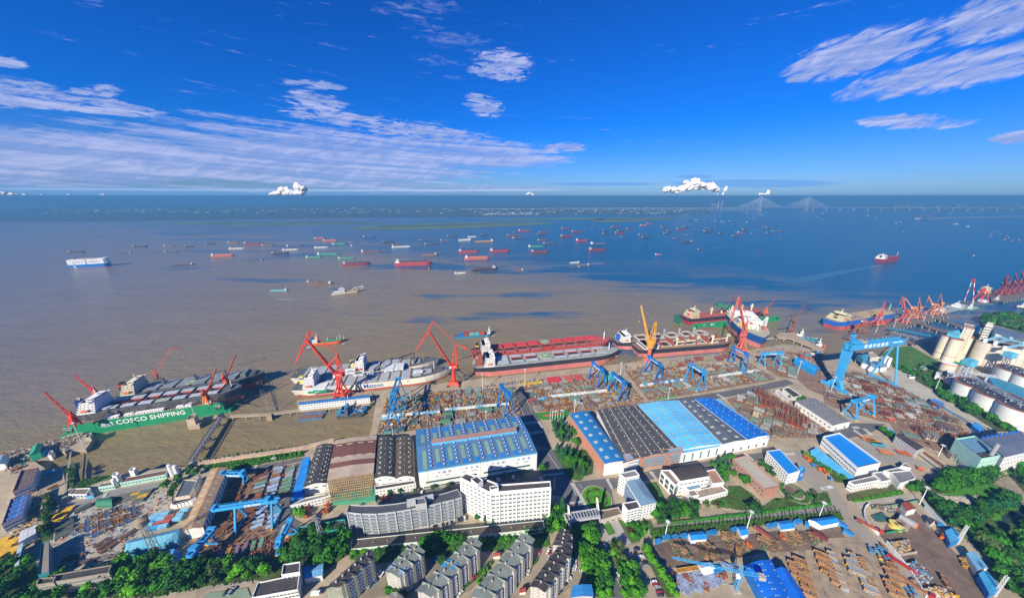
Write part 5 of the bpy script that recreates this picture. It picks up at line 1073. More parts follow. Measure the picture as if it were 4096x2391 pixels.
# --- apartments
def apart(label,H,q,cols,roofm,wm=wornw,rows=7,extra=None,g=3):
 t,P,S_,zf,wo=bld('apartment_block',label,H,q,wm,roofm,'gable',1.8,'v',win={1:(rows,cols,1.4,1.5,.6,H-.5),0:(rows,3,1.0,1.2,.6,H-.5)},group='worn apartment blocks at the bottom',over=.5)
 a,b=P[1],P[2];d=(b-a).normalized();qv=Vector((d.y,-d.x,0));L=(b-a).length
 for i in range(g):
  f=(i+.5)/g;c=a+d*(L*f);m=MB();w_=min(4.4,L/g*.3);p0=c-d*w_/2;p1=c+d*w_/2;e0,e1=p0+qv*1.6,p1+qv*1.6
  m.prism([(e0 .x,e0 .y),(e1 .x,e1 .y),(p1 .x,p1 .y),(p0 .x,p0 .y)],0,H-.3,wm);bo=m.build('stair_bay',t);windows(bo,e0,e1,.6,H-.6,rows,2,1.6,1.4)
  w2=MB();k=e0+(e1-e0)/2;bb=S_(.5,f);z=H+.1;w2 .add([(e0 .x,e0 .y,z),(e1 .x,e1 .y,z),(k.x,k.y,z+1.5),(bb.x,bb.y,z+1.75)],[(0,2,3),(2,1,3),(0,1,2)],roofm);w2 .build('dormer_roof',t)
  aa=S_(0,f);u0,u1=S_(0,f-w_/2/L),S_(0,f+w_/2/L);MB().add([(u0 .x,u0 .y,z),(u1 .x,u1 .y,z),(aa.x,aa.y,z+1.3),(bb.x,bb.y,z+1.75)],[(1,0,2),(0,3,2),(3,1,2)],roofm).build('dormer_roof',t)
 for i in range(g-1):
  f=(i+1)/g;c=a+d*(L*f)
  for z in range(1,rows):MB().box((c.x+qv.x*.7,c.y+qv.y*.7,z*H/rows),(2.6,1.4,1.0),wht,atan2(d.y,d.x)).build('balcony',t)
 for i in range(g+2):p=S_(.5,(i+.5)/(g+2));MB().box((p.x,p.y,H+2.2),(1.0,.8,1.6),wornw).build('chimney',t)
 return t,P,S_,zf
apart('apartment block with black roof at the bottom, leftmost of the row',21,[('b',1500,1372),('b',1650,1345),('c',238,1048),('c',165,1000)],14,dk_roof,mat((.30,.32,.22),.85,.25,.15,dirt=.6,dirtc=(.2,.2,.16)),g=4)
t,P,S_,zf=apart('apartment block with green roof and a blue patched end, second of the row',21,[('c',355,1198),('c',495,1255),('c',738,1012),('c',600,935)],12,grn_roof)
strip(t,.05,.95,.05,.30,mat((.16,.34,.62),.6),'patched_roof',.6)
t,P,S_,zf=apart('longest apartment block with green roof and a bright blue patch at its middle',21,[('c',670,1375),('c',830,1440),('c',1302,945),('c',1182,878)],20,grn_roof,g=5)
strip(t,.05,.80,.42,.55,mat((.02,.25,.62),.6),'patched_roof',.7)
apart('apartment block with green and grey roof, fourth of the row',21,[('c',1215,1422),('c',1390,1500),('c',1828,905),('c',1692,845)],20,grn_roof,g=5)
apart('black roofed apartment block leaning right of the alley, fifth of the row',22,[('d',305,1335),('d',462,1392),('d',705,1010),('d',565,975)],16,dk_roof,g=4)
apart('short black roofed apartment block behind the fifth, at the top of the alley',22,[('d',530,935),('d',700,985),('d',700,805),('d',595,785)],8,dk_roof,g=2)
bld('apartment_block','blue roofed block cut by the bottom edge beside the tree lined street',14,[('d',712,1460),('d',925,1450),('d',902,1335),('d',735,1350)],wornw,mat((.03,.22,.52),.6,.15),'gable',1,'v',panels=5,win={0:(3,5,1.3,1.4,4,13)})
bld('apartment_block','low grey roofed house cut by the bottom edge between the first two blocks',12,[('c',370,1500),('c',560,1500),('c',520,1435),('c',420,1412)],wornw,mat((.2,.2,.18),.8,.3,.3),'gable',1.4,'v')
bld('hut','tiny red roofed hut on the alley between the third and fourth blocks',3.5,[('c',1430,1050),('c',1492,1040),('c',1480,1012),('c',1425,1025)],wht,mat((.3,.06,.05),.8),'gable',1,'u')
bld('hut','tiny red roofed hut at the foot of the alley by the fifth block',3.5,[('d',195,1410),('d',255,1395),('d',245,1352),('d',200,1375)],wht,mat((.3,.04,.04),.8),'gable',1,'u')
# --- gate and dormitory
bld('gate_roof','grey slatted canopy spanning the main gate road',11,[('d',665,705),('d',1000,655),('d',960,575),('d',635,628)],gry_w,mat((.42,.43,.46),.7,.1),z0=8.6,par=.3,sky=(11,1,.045,.62),skym=mat((.05,.06,.08),.5),cat='gate')
for k,(a,b,c) in enumerate([(('d',700,780),('d',712,610),17),(('d',985,715),('d',930,540),19)]):
 p=G(*a);t=thing('gate_pylon',['slanted cream fin standing at the left of the gate canopy','taller cream fin standing at the right of the gate canopy'][k],'gate pillar',p);MB().beam((0,0,0),(-1.5,7,c),1.2,4.5,mat((.62,.58,.5),.7),1.0,2.0).beam((0,-1,0),(-1,-4,9),1,1.6,gry_w).build('fin',t)
bld('gate_office','flat roofed reception building right of the gate canopy',6,[('d',990,700),('d',1212,635),('d',1180,570),('d',985,605)],mat((.5,.44,.36),.8),mat((.16,.13,.10),.9,.3,.2),win={0:(1,4,3,2,.4,4)})
t,P,S_,zf,wo=bld('dormitory','grey white five storey dormitory with steel blue roof and balcony rows beside the roundabout',17,[('d',1400,545),('d',1558,513),('d',1385,262),('d',1240,285)],wht,gb_roof,'hip',1.6,'v',win={3:(5,12,1.6,1.5,.6,16.6),0:(5,5,1.5,1.4,.6,16)})
a,b=P[3],P[0];d=(b-a).normalized();q=Vector((d.y,-d.x,0))
for z in range(5):
 for i in range(12):p=a.lerp(b,(i+.5)/12)+q*.5;MB().box((p.x,p.y,z*3.3+1.2),(1.9,1.0,.9),mat((.14,.22,.36),.6),atan2(d.y,d.x)).build('balcony',t)
bld('dormitory_wing','dark flat roofed front wing of the dormitory',15,[('d',1272,604),('d',1402,572),('d',1365,505),('d',1222,530)],wht,dk_roof,win={0:(5,4,2.4,1.3,.6,14.5)})
t=bld('dormitory_tower','rear stair tower of the dormitory with aerials on its roof',21,[('d',1245,278),('d',1388,250),('d',1345,198),('d',1188,235)],wht,gy_roof,win={3:(6,3,1.4,1.4,.6,20),0:(1,4,1.6,1.2,17.5,20.5)})[0]
# --- white canteen group
bld('canteen','white building with large dark curved roof right of the dormitory',17,[('e',300,305),('e',592,255),('e',480,142),('e',198,188)],wht,mat((.065,.055,.05),.85,.15,.2),'vault',.8,'u',over=0,win={0:(3,7,3,1.4,1,15)})
bld('canteen_wing','glass fronted left wing of the white canteen with rooftop condensers',14,[('e',252,348),('e',300,318),('e',192,200),('e',108,200)],wht,mat((.2,.16,.13),.9,.3),win={3:(2,3,4,4.5,1,12,None,(.03,.06,.09)),0:(1,2,4,10,1,12,None,(.03,.08,.09))})
bld('canteen_annex','low annex with blue grey roof in front of the white canteen',9,[('e',385,402),('e',512,372),('e',497,335),('e',345,368)],wht,gb_roof,win={0:(1,2,2,1.5,3,7),3:(2,2,1.5,1.4,1,8)})
bld('canteen_annex','small brown roofed corner annex of the canteen',8,[('e',402,462),('e',488,445),('e',440,390),('e',372,402)],wht,mat((.2,.16,.13),.9,.3),win={0:(2,4,1.1,1.2,.6,7.4),3:(2,3,1.1,1.2,.6,7.4)})
bld('canteen_annex','long white lower terrace block of the canteen',6,[('e',480,478),('e',778,405),('e',705,345),('e',470,400)],wht,mat((.28,.22,.17),.9,.3,.3),win={0:(1,10,1.5,1.5,1,5)})
bld('canteen_annex','block with brown roof deck on the right of the canteen',10,[('e',620,335),('e',738,322),('e',645,190),('e',560,208)],wht,mat((.34,.19,.12),.8,.2),win={1:(2,5,1.4,1.4,1,9)})
bld('brick_hall','long orange brick hall with pale concrete roof in the garden',10,[('e',1145,392),('e',1292,360),('e',952,55),('e',825,82)],brick,mat((.44,.40,.33),.85,.12,.1,dirt=.2,dirtc=(.3,.26,.2)),win={3:(2,11,2.4,2.4,.6,9.2),0:(2,3,2,1.6,1,9)},par=.4)
bld('school_block','white four storey block with flat blue roof and grey window ledges',13,[('e',1378,240),('e',1496,205),('e',1290,-10),('e',1162,8)],whb,mat((.01,.22,.62),.55,.08),win={3:(4,11,1.7,1.6,.6,12.4),0:(2,3,1.6,1.6,2,11)},par=.2)
bld('stair_frame','blue clad stair tower attached to the white four storey block',11,[('e',1492,225),('e',1545,205),('e',1530,160),('e',1480,170)],mat((.02,.20,.55),.6),lb_roof,win={0:(1,1,3,3,5,10,None,(.4,.5,.6))})
t,P,S_,zf,wo=bld('blue_roof_hall','big white hall with bright blue roof behind a raised parapet',12,[('m',330,915),('m',556,864),('m',150,570),('m',-12,606)],whb,mat((.01,.21,.62),.5,.06),win={3:(1,18,1.4,2.2,1.5,6.5)},par=1.2)
windows(wo,P[3],P[0],7.5,10,1,9,4.2,1.1,black)
bld('awning','long light blue awning along the left side of the big white hall',4,[('m',215,1010),('m',285,1000),('f',-60,-10),('f',-130,20)],lb_roof,lb_roof,'shed',1,'v',panels=16)
for lab,q,H,wn in[('white two storey building with arched windows below the big white hall',[('m',290,1075),('m',556,1026),('m',505,985),('m',240,1045)],8,{0:(2,10,1.4,2,.4,7.4),3:(2,3,1.2,1.6,.4,7.4)}),('taller dark roofed link block joined to the arched building',[('m',562,1045),('m',656,1030),('m',562,948),('m',475,958)],9,{0:(2,3,1.4,2,.4,8)}),('low white building with stained dark roof behind the link block',[('m',655,960),('m',805,935),('m',735,905),('m',580,940)],7,{}),('white garage block with blue and red doors by the wood',[('m',742,1062),('m',898,1012),('m',840,935),('m',652,952)],8,{0:(1,4,2.2,1.6,.4,4)}),('small brown roofed hut beside the parked machines',[('m',800,902),('m',852,918),('m',800,860),('m',750,890)],5,{})]:bld('service_building',lab,H,q,wht,gy_roof if 'brown' not in lab else br_roof,win=wn,group='service buildings by the wood')
bld('grey_hall','long white building with flat mottled grey roof at the road fork',9,[('m',85,490),('m',260,452),('k',1862,1085),('k',1675,1112)],wht,gy_roof,'vault',.6,'v',win={3:(1,9,2.4,1.8,2,7),0:(1,2,2.5,3,.2,5)},vents=(5,8,.6,steel))
bld('gate_lodge','black flat roofed lodge above the grey hall',5,[('k',1655,1080),('k',1728,1058),('k',1602,975),('k',1545,992)],wht,dk_roof)
bld('gate_lodge','long narrow pale lodge beside the black roofed one',4,[('k',1590,1112),('k',1615,1098),('k',1500,1005),('k',1470,1012)],wht,mat((.4,.4,.38),.8))
# --- the row of halls right of the avenue
t,P,S_,zf,wo=bld('brick_hall','pink brick hall with curved blue roof and rows of skylights beside the avenue',15,[('d',1040,128),('d',1246,98),('j',1115,1095),('j',930,1125)],brick,mat((.02,.17,.42),.5,.1),'vault',1.4,'v',win={3:(2,18,1.6,1.8,1.5,14),0:(1,2,3,2.2,10,13)},sky=(2,7,.16,.045))
for e,fz in((0,8),):MB().box(((P[0].x+P[1].x)/2,(P[0].y+P[1].y)/2-.1,7.2),((P[1]-P[0]).length,.5,14.4),wht,atan2((P[1]-P[0]).y,(P[1]-P[0]).x)).build('end_wall',t)
for lab,q,H,mt_,kd,ax_,kw in[('double black roofed hall with long skylight lines next to the pink brick hall',[('z',1533,1138),('z',1672,1106),('z',1568,996),('z',1470,1009)],14,mat((.075,.07,.075),.8,.15,.1,dirt=.4,dirtc=(.16,.13,.12)),'gable','v',dict(panels=14,sky=(5,22,.018,.030),rise=1.8,vents=(6,9,.7,mat((.5,.48,.42),.6)))),('hall with pale sky blue roof and short skylights in the middle of the row',[('z',1674,1106),('z',1775,1091),('z',1668,985),('z',1570,996)],14,mat((.13,.50,.80),.5,.06),'gable','v',dict(panels=14,sky=(4,12,.11,.022),rise=1.6,skym=mat((.3,.36,.30),.5),vents=(3,12,.6))),('hall with slate dark roof between the sky blue and royal blue halls',[('z',1777,1091),('z',1836,1080),('z',1708,982),('z',1670,985)],14,mat((.10,.115,.15),.7,.12,.1),'gable','v',dict(panels=14,sky=(2,8,.16,.035),rise=1.2,vents=(2,9,.6))),('hall with royal blue roof at the right end of the row',[('z',1838,1080),('z',1890,1069),('z',1758,981),('z',1710,982)],14,mat((.01,.15,.56),.5,.08),'gable','v',dict(panels=14,sky=(1,12,.6,.018),rise=1.2,skym=mat((.05,.13,.16),.5),vents=(3,9,.6)))]:
 bld('production_hall',lab,H,q,wht,mt_,kd,ax=ax_,group='row of production halls',**kw)
t,P,S_,zf,wo=bld('barrel_canopy','row of pale blue barrel canopies along the right side of the royal blue hall',8,[('z',1862,1082),('z',1895,1070),('k',970,1118),('k',835,1110)],mat((.3,.42,.5),.6),mat((.16,.48,.70),.5),'vault',2.2,'v',panels=14,ptone=[mat((.16,.48,.70),.5),mat((.20,.50,.70),.5),mat((.35,.42,.36),.5)])
t,P,S_,zf,wo=bld('office_strip','four storey brick and glass office strip in front of the black roofed hall',15,[('d',1250,100),('d',1825,8),('d',1800,-28),('d',1222,42)],brick,mat((.22,.32,.42),.7,.2),win={0:(4,24,3.2,1.7,.8,14.6,None,(.10,.17,.18))},par=.5)
a,b=P[0],P[1];d=(b-a).normalized();q=Vector((d.y,-d.x,0))
for z in(1,2,3):c=(a+b)/2+q*.5;MB().box((c.x,c.y,z*3.7+.4),((b-a).length*.98,.8,.9),mat((.22,.26,.34),.6),atan2(d.y,d.x)).build('balcony_band',t)
for f in(.27,.72):c=a.lerp(b,f)+q*.6;MB().box((c.x,c.y,7.5),(3.2,1.2,15),brick,atan2(d.y,d.x)).build('pier',t)
t,P,S_,zf,wo=bld('front_annex','white end walls with tall green window strips in front of the sky blue hall',13,[('z',1676,1116),('z',1776,1097),('z',1772,1090),('z',1674,1107)],whb,lb_roof,win={0:(1,5,2,9,1,12.5,None,(.03,.22,.12))},par=.3)
t,P,S_,zf,wo=bld('front_annex','white end wall with three dark doors in front of the royal blue hall',11,[('z',1778,1098),('z',1893,1076),('z',1888,1068),('z',1776,1090)],whb,bl_roof,win={0:(1,6,2.6,4,.5,6,None,(.05,.09,.13))},par=.3)
bld('machine_house','turquoise control cabin standing between two dark blue gantries',12,[('j',1290,735),('j',1370,728),('j',1355,700),('j',1270,705)],mat((.03,.33,.33),.7),mat((.4,.42,.4),.8),win={0:(3,4,1.6,1.6,.5,11.5)})
bld('machine_house','small turquoise cabin right of the control cabin',6,[('j',1335,775),('j',1400,770),('j',1385,735),('j',1335,740)],mat((.03,.33,.33),.7),mat((.2,.45,.45),.8),win={0:(1,2,1.6,1.6,1,5)})
bld('blue_shed','long bright blue shed on the right part of the quay',8,[('k',1860,820),('k',1905,780),('k',1700,680),('k',1660,705)],mat((.02,.28,.62),.6),mat((.02,.30,.66),.6),'gable',1.5,'v',panels=10)
# --- right side
t,P,S_,zf,wo=bld('blasting_hall','mint green hall with blue ribbed roof and chimney at the right',20,[('m',1540,828),('m',1726,796),('m',1472,602),('m',1285,632)],mintw,dk_roof,par=1.5,win={0:(3,7,1.5,1.5,1,19)})
strip(t,.12,.92,.30,.95,mat((.08,.28,.46),.5,.1),'blue_roof',.5)
for i in range(6):strip(t,.12,.92,.34+i*.1,.36+i*.1,mat((.25,.17,.12),.7),'roof_rib',.7)
p=S_(.7,.12);MB().cyl((p.x,p.y,19),(p.x+1,p.y,33),1.5,steel,12).build('chimney',t)
t,P,S_,zf,wo=bld('paint_hall','white hall with blue brown roof and blue edge ducts cut by the right edge',19,[('m',1770,802),('m',2060,735),('m',1930,548),('m',1540,620)],whb,mat((.13,.16,.22),.5,.15,.1,dirt=.4,dirtc=(.2,.13,.1)),'gable',1,'u',panels=12,win={0:(3,9,1.8,1.6,1,18),3:(2,3,1.6,1.6,2,12)})
for i in range(9):p=S_(.02+i*.11,.98);MB().cyl((p.x,p.y,19),(p.x,p.y,21.5),.9,bm,8).build('roof_duct',t)
t,P,S_,zf,wo=bld('grey_workshop','grey and cream workshop with black roof facing the parked machines',10,[('m',908,734),('m',985,705),('m',748,570),('m',700,592)],gry_w,dk_roof,'vault',.8,'v',win={3:(3,9,1.5,1.4,.6,9.4),0:(3,3,1.4,1.4,.6,9.4)})
bld('covered_walk','cream two storey gallery building with brown roof below the grey workshop',6,[('m',1155,912),('m',1200,888),('m',985,742),('m',938,752)],CR and mat((.60,.53,.36),.8),br_roof,win={3:(1,14,1.6,2.4,1,5)})
bld('blue_shed','arched light blue shelter at the tree by the crossing',4,[('m',690,590),('m',708,560),('m',645,520),('m',605,540)],lb_roof,lb_roof,'vault',1.4,'v',panels=4,cat='shelter')
bld('wharf_office','cream flat roofed office behind the goliath crane',9,[('l',455,935),('l',545,928),('l',480,880),('l',395,885)],mat((.6,.58,.45),.8),mat((.33,.30,.22),.8),win={0:(2,4,2,1.6,1,8)})
bld('wharf_shed','white shed with slate blue roof between the legs of the goliath crane',8,[('l',505,1035),('l',625,1018),('l',545,960),('l',378,982)],whb,mat((.14,.30,.42),.6),'gable',1.2,'u',panels=8)
t,P,S_,zf,wo=bld('hopper_house','blue hipped hopper house on stilts beside the goliath leg',14,[('l',385,950),('l',452,935),('l',405,888),('l',325,905)],mat((.07,.26,.38),.6),mat((.04,.22,.34),.6),'hip',3.5,'u',z0=7)
m=MB()
for p in P:m.beam((p.x*.9,p.y*.9,-7),(p.x*.9,p.y*.9,0),.8,.8,steel)
m.build('stilt',t)
bld('warehouse','long warehouse with dark slate roof behind the grey silos',14,[('l',1660,740),('l',1960,840),('l',1960,700),('l',1672,620)],mat((.6,.58,.52),.8),mat((.12,.17,.24),.6),'gable',3,'u',panels=12,win={0:(2,12,2,1.6,1,13)})
bld('conveyor_hall','long slate blue shed running between the big storage tanks',9,[('l',1700,1285),('l',1990,1440),('l',1990,1235),('l',1590,1095)],mat((.3,.4,.46),.7),mat((.04,.25,.38),.6),'gable',2,'u',panels=16)
for i,(q,H,lab) in enumerate([([('l',1090,1110),('l',1135,1115),('l',1165,1078),('l',1108,1062)],6,'small white hut by the pond below the silos'),([('l',1215,1090),('l',1290,1085),('l',1255,1045),('l',1205,1060)],6,'white tank shaped hut right of the pond'),([('l',1275,1130),('l',1310,1135),('l',1300,1095),('l',1260,1100)],7,'narrow grey hut beside the conveyor tower'),([('l',955,1045),('l',1010,1035),('l',985,1012),('l',942,1022)],4,'small blue roofed hut in the grass field'),([('l',895,1060),('l',945,1048),('l',925,1038),('l',885,1045)],3,'lower blue roofed hut in the grass field'),([('l',840,1120),('l',895,1120),('l',880,1098),('l',830,1100)],3,'white tent by the yard fence below the grass field')]):bld('hut',lab,H,q,wht,gb_roof if i>2 else wht,par=.3)
bld('store','blue flat store with white posts in the storage strip below the tanks',5,[('m',1140,305),('m',1180,280),('m',1075,230),('m',1048,250)],mat((.02,.2,.55),.6),mat((.03,.26,.62),.6),'shed',.6,'v',panels=6)
bld('store','second blue flat store lower in the storage strip',5,[('m',1530,550),('m',1565,520),('m',1480,462),('m',1450,490)],mat((.02,.2,.55),.6),mat((.03,.26,.62),.6),'shed',.6,'v',panels=6)
for lab,q,H in[('blue canopy with a row of green sheets, left in the scrap yard',[('e',412,890),('e',565,878),('e',522,805),('e',382,822)],5),('narrow blue canopy second from the left in the scrap yard',[('e',908,845),('e',980,832),('e',945,755),('e',868,762)],5),('blue canopy with white front wall in the middle of the scrap yard',[('e',1312,785),('e',1447,768),('e',1400,695),('e',1272,712)],5),('long blue canopy at the right end of the scrap yard',[('e',1705,748),('e',1885,712),('e',1828,656),('e',1580,688)],5),('large royal blue arched hall in the pipe store, left nave',[('e',1150,1500),('e',1400,1500),('e',1206,1100),('e',958,1150)],9),('large royal blue arched hall in the pipe store, right nave',[('e',1405,1500),('e',1575,1500),('e',1368,1185),('e',1250,1190)],8)]:
 big='nave' in lab;t,P,S_,zf,wo=bld('canopy',lab,H,q,whb if not big else mat((.01,.16,.5),.5),mat((.02,.24,.62),.5,.08)if not big else mat((.008,.13,.60),.5,.07),'vault' if 'left nave' in lab else 'gable',1.2 if not big else 2.2,'u' if not big else 'v',panels=8 if not big else 9,cat='shelter',sky=(2,6,.44,.03)if 'left nave' in lab else None,group='blue canopies of the storage yards')
for lab,q,H,c_ in[('light blue gabled shed behind the wheel loader by the wood',[('f',1262,922),('f',1370,870),('f',1302,775),('f',1208,800)],6,mat((.07,.34,.58),.6)),('open canopy with slanted light blue roof by the wood',[('f',1530,1185),('f',1632,1168),('f',1512,1015),('f',1422,1028)],6,mat((.16,.38,.56),.6)),('light blue gabled shed at the lower right by the wood',[('f',1650,1425),('f',1760,1368),('f',1622,1202),('f',1542,1230)],6,mat((.05,.32,.55),.6)),('long narrow grey shed roof along the wood edge',[('f',1180,730),('f',1215,728),('f',1035,542),('f',1005,545)],3.5,mat((.30,.36,.38),.7)),('rusty red roofed shed in the scrap bay',[('f',828,602),('f',917,582),('f',852,515),('f',775,530)],6,mat((.28,.06,.035),.8,.25,.3)),('white concrete bin with dark inside near the wood',[('f',1060,735),('f',1110,700),('f',1070,670),('f',1025,690)],4,dk_roof)]:
 bld('shed',lab,H,q,mat((.02,.2,.55),.6)if 'gabled' in lab else wht,c_,'gable',1,'v',panels=6,cat='shelter' if 'open' in lab else 'building')
def cyl_thing(name,label,cat,P,r,h,wm,rm,group=None,band=None,n=24,cone=0.0,rim=None,name2='wall',frames=None):
 t=thing(name,label,cat,(P.x,P.y,0),0,group);MB().cyl((0,0,0),(0,0,h),r,wm,n,cap=False).build(name2,t,smooth=True)
 m=MB().cyl((0,0,h),(0,0,h+max(cone,.3)),r,rm,n,r*.1 if cone else None);m.build('roof',t)
 if band:MB().cyl((0,0,band[0]),(0,0,band[0]+band[1]),r+.12,band[2],n).build('band',t)
 if rim:MB().cyl((0,0,h-.8),(0,0,h+.2),r+.3,rim,n).build('rim',t)
 return t
silom=mat((.64,.58,.44),.8,.1,.05,dirt=.25,dirtc=(.42,.36,.26));gsilo=mat((.60,.55,.47),.85,.12,.05,dirt=.4,dirtc=(.33,.29,.26));tankm=mat((.72,.73,.69),.6,.08,.05,dirt=.3,dirtc=(.5,.48,.42))
A=G('l',1208,960);B_=G('l',1392,912);dl=(B_-A)/4;side=G('l',1120,925)-A
for i in range(5):
 for j in range(2):
  P_=A+dl*i+side*j;cyl_thing('grain_silo',['nearest','second','third','fourth','farthest'][i]+' cream grain silo with red bands in the '+('front' if j==0 else 'rear')+' row of the blue capped block','silo',P_,dl.length*.49,40,silom,mat((.2,.12,.1),.8),'cream grain silos under the blue roof house',band=(9,.8,mat((.3,.05,.03),.7)),rim=mat((.35,.08,.05),.7))
ctr=A+dl*2+side*.5;yaw_=atan2(dl.y,dl.x);t=thing('roof_house','light blue gable roofed house on top of the cream silos','building',(ctr.x,ctr.y,40.5),yaw_);Ls=dl.length*4.6;Wd=side.length*.9
MB().boxb(-Ls/2,Ls/2,-Wd/2,Wd/2,0,7,mat((.10,.42,.60),.6)).build('wall',t);MB().add([(-Ls/2-1,-Wd/2-1,6.8),(Ls/2+1,-Wd/2-1,6.8),(Ls/2+1,0,11),(-Ls/2-1,0,11),(Ls/2+1,Wd/2+1,6.8),(-Ls/2-1,Wd/2+1,6.8)],[(0,1,2,3),(3,2,4,5),(0,3,5),(1,4,2)],mat((.08,.36,.52),.6)).build('roof',t)
bld('headhouse','tall cream headhouse tower behind the cream silos with brown crown',58,[('l',1372,640),('l',1478,662),('l',1482,622),('l',1376,598)],silom,mat((.3,.2,.17),.8),win={0:(8,2,1.5,1.5,20,60),3:(2,6,1.5,4,48,60)})
A=G('l',1510,985);B_=G('l',1905,1040)
for i,(x,y,x2,r) in enumerate([(1520,985,0,12),(1610,1010,0,12),(1705,1035,0,12),(1790,1030,0,12),(1850,1010,0,12),(1905,985,0,12)]):
 cyl_thing('grain_silo',['first','second','third','fourth','fifth','sixth'][i]+' from the left of the grey concrete silos','silo',G('l',x,y),r,38,gsilo,mat((.2,.19,.19),.85,.2),'grey concrete grain silos',rim=gsilo)
bld('headhouse','tall grey open framed headhouse above the grey silos',66,[('l',1590,606),('l',1658,616),('l',1672,598),('l',1602,588)],mat((.55,.52,.46),.8),gsilo,win={0:(9,2,3,2.4,24,64,None,(.10,.11,.13))})
for i,(c,x,y,r,h,lab) in enumerate([('l',1425,1335,18,23,'white storage tank with black roof nearest the conveyor tower'),('m',1640,345,19,23,'middle of the three large white storage tanks with black roofs'),('m',1880,470,19,23,'large white storage tank with black roof cut by the right edge'),('l',1815,1170,17,21,'white storage tank with dark roof and orange rim behind the slate shed'),('l',1985,1240,17,21,'white storage tank behind the slate shed cut by the right edge')]):
 t=cyl_thing('storage_tank',lab,'tank',G(c,x,y),r,h,tankm,mat((.045,.05,.07),.8,.3,.2),'white storage tanks',n=40,cone=1.6,rim=mat((.30,.10,.05),.7))
 rr=random.Random(i);
 for k in range(14):a_,q_=rr.random()*6.3,rr.random()*r*.8;MB().box((cos(a_)*q_,sin(a_)*q_,h+1.6-q_/r*1.2),(.8,.8,1),white).build('roof_fitting',t)
 m=MB()
 for k in range(14):a_=3.6+k*.09;m.box((cos(a_)*(r+.7),sin(a_)*(r+.7),k*h/14+.8),(1.6,1.6,.2),steel)
 m.build('stair',t)
cyl_thing('silo_tank','short cream tank with flat lid at the foot of the cream silos','tank',G('l',1195,1060),8,13,silom,white,rim=redc)
cyl_thing('silo_tank','small steel hopper silo between the tanks and the grey silos','tank',G('l',1690,1110),7,16,steel,steel,cone=3)
for i,(x,y,h) in enumerate([(600,1000,13),(632,1018,13)]):cyl_thing('gas_tank',['left','right'][i]+' of the two thin white upright tanks by the goliath crane','tank',G('l',x-10,y),2,15,whb,whb,'thin white upright tanks',n=12,cone=1.2)
for i,(x,y,h) in enumerate([(1160,362,9),(1722,250,13),(1772,242,11)]):cyl_thing('gas_tank',['white upright tank between the two mint green buildings','taller white upright tank at the end of the mint green building','shorter white upright tank at the end of the mint green building'][i],'tank',G('a',x,y),1.7,h,whb,whb,n=12,cone=1)
for i,(x,y) in enumerate([(1955,420),(1975,385),(1985,350),(1995,320)]):cyl_thing('surge_tank',['first','second','third','fourth'][i]+' from the front of the grey tanks beside the compressor house','tank',G('a',x,y),1.8,7,mat((.35,.38,.38),.6),steel,'grey tanks beside the compressor house',n=12,cone=.8)
for i in range(5):
 P_=G('a',1760+i*36,555-i*9);t=thing('cooling_unit',['first','second','third','fourth','fifth'][i]+' white cooling unit with fan in front of the compressor house, from the left','cooling unit',P_,.2,'white cooling units');MB().boxb(-2.6,2.6,-2.6,2.6,0,4,wht).build('casing',t);MB().cyl((0,0,4),(0,0,4.8),2,steel,14).cyl((0,0,4.81),(0,0,4.85),1.7,black,14).build('fan',t)
def truss(label,A,zA,B,zB,w,h,mt,roofm=None,legs=4,name='conveyor',cat='conveyor',base=WZ):
 A=G(*A,zA);B=G(*B,zB);t=thing(name,label,cat,(A.x,A.y,0));o=Vector((A.x,A.y,0));a,b=A-o,B-o
 MB().lattice(a,b,w,h,mt,max(6,int((b-a).length/7)),.45).build('truss',t)
 if roofm:MB().beam(a+Vector((0,0,h*.6)),b+Vector((0,0,h*.6)),w+.8,.4,roofm).build('roof',t)
 for i in range(legs):
  f=(i+.5)/legs;p=a.lerp(b,f);MB().beam((p.x-w*.4,p.y,base),(p.x-w*.3,p.y,p.z-h/2),.7,.7,mt).beam((p.x+w*.4,p.y,base),(p.x+w*.3,p.y,p.z-h/2),.7,.7,mt).build('trestle',t)
 return t
truss('blue roofed conveyor gallery climbing from the ore wharf to the cream silos',('l',640,650),6,('l',1120,745),16,9,4,mat((.10,.22,.30),.7),mat((.02,.28,.50),.6),6)
truss('second lower conveyor gallery beside the blue roofed one',('l',650,680),4,('l',1110,790),10,4,3,steel,None,6)
truss('white pipe conveyor crossing over the tanks',('l',1380,1080),24,('l',1960,1390),30,4,3,mat((.5,.55,.58),.6),None,3,base=0)
truss('short pipe conveyor from the blue tower to the grey silos',('l',1370,1065),24,('l',1690,1120),20,3,2.4,mat((.5,.55,.58),.6),None,2,base=0)
P_=G('l',1300,1240);t=thing('conveyor_tower','white lattice tower with blue cabin beside the first tank','tower',P_);MB().lattice((0,0,0),(0,0,42),8,8,mat((.45,.5,.55),.6),8,.8,6,6).build('frame',t);MB().boxb(-4.5,4.5,-4.5,4.5,38,47,mat((.10,.42,.62),.6)).build('cabin',t)
P_=G('l',1720,1100);t=thing('conveyor_tower','dark lattice tower with blue cabin in front of the grey silos','tower',P_);MB().lattice((0,0,0),(0,0,30),6,6,mat((.2,.22,.24),.6),8,.7,4,4).build('frame',t);MB().boxb(-4.5,4.5,-4.5,4.5,30,38,mat((.10,.42,.62),.6)).build('cabin',t)
P_=G('l',1195,1225);t=thing('shiploader','white lattice loader arm over the pond beside the tanks','crane',P_);MB().lattice((0,0,0),(0,0,16),5,5,mat((.5,.55,.6),.6),5,.6).lattice((0,0,15),(24,0,18),3,3,mat((.5,.55,.6),.6),8,.5).build('frame',t)
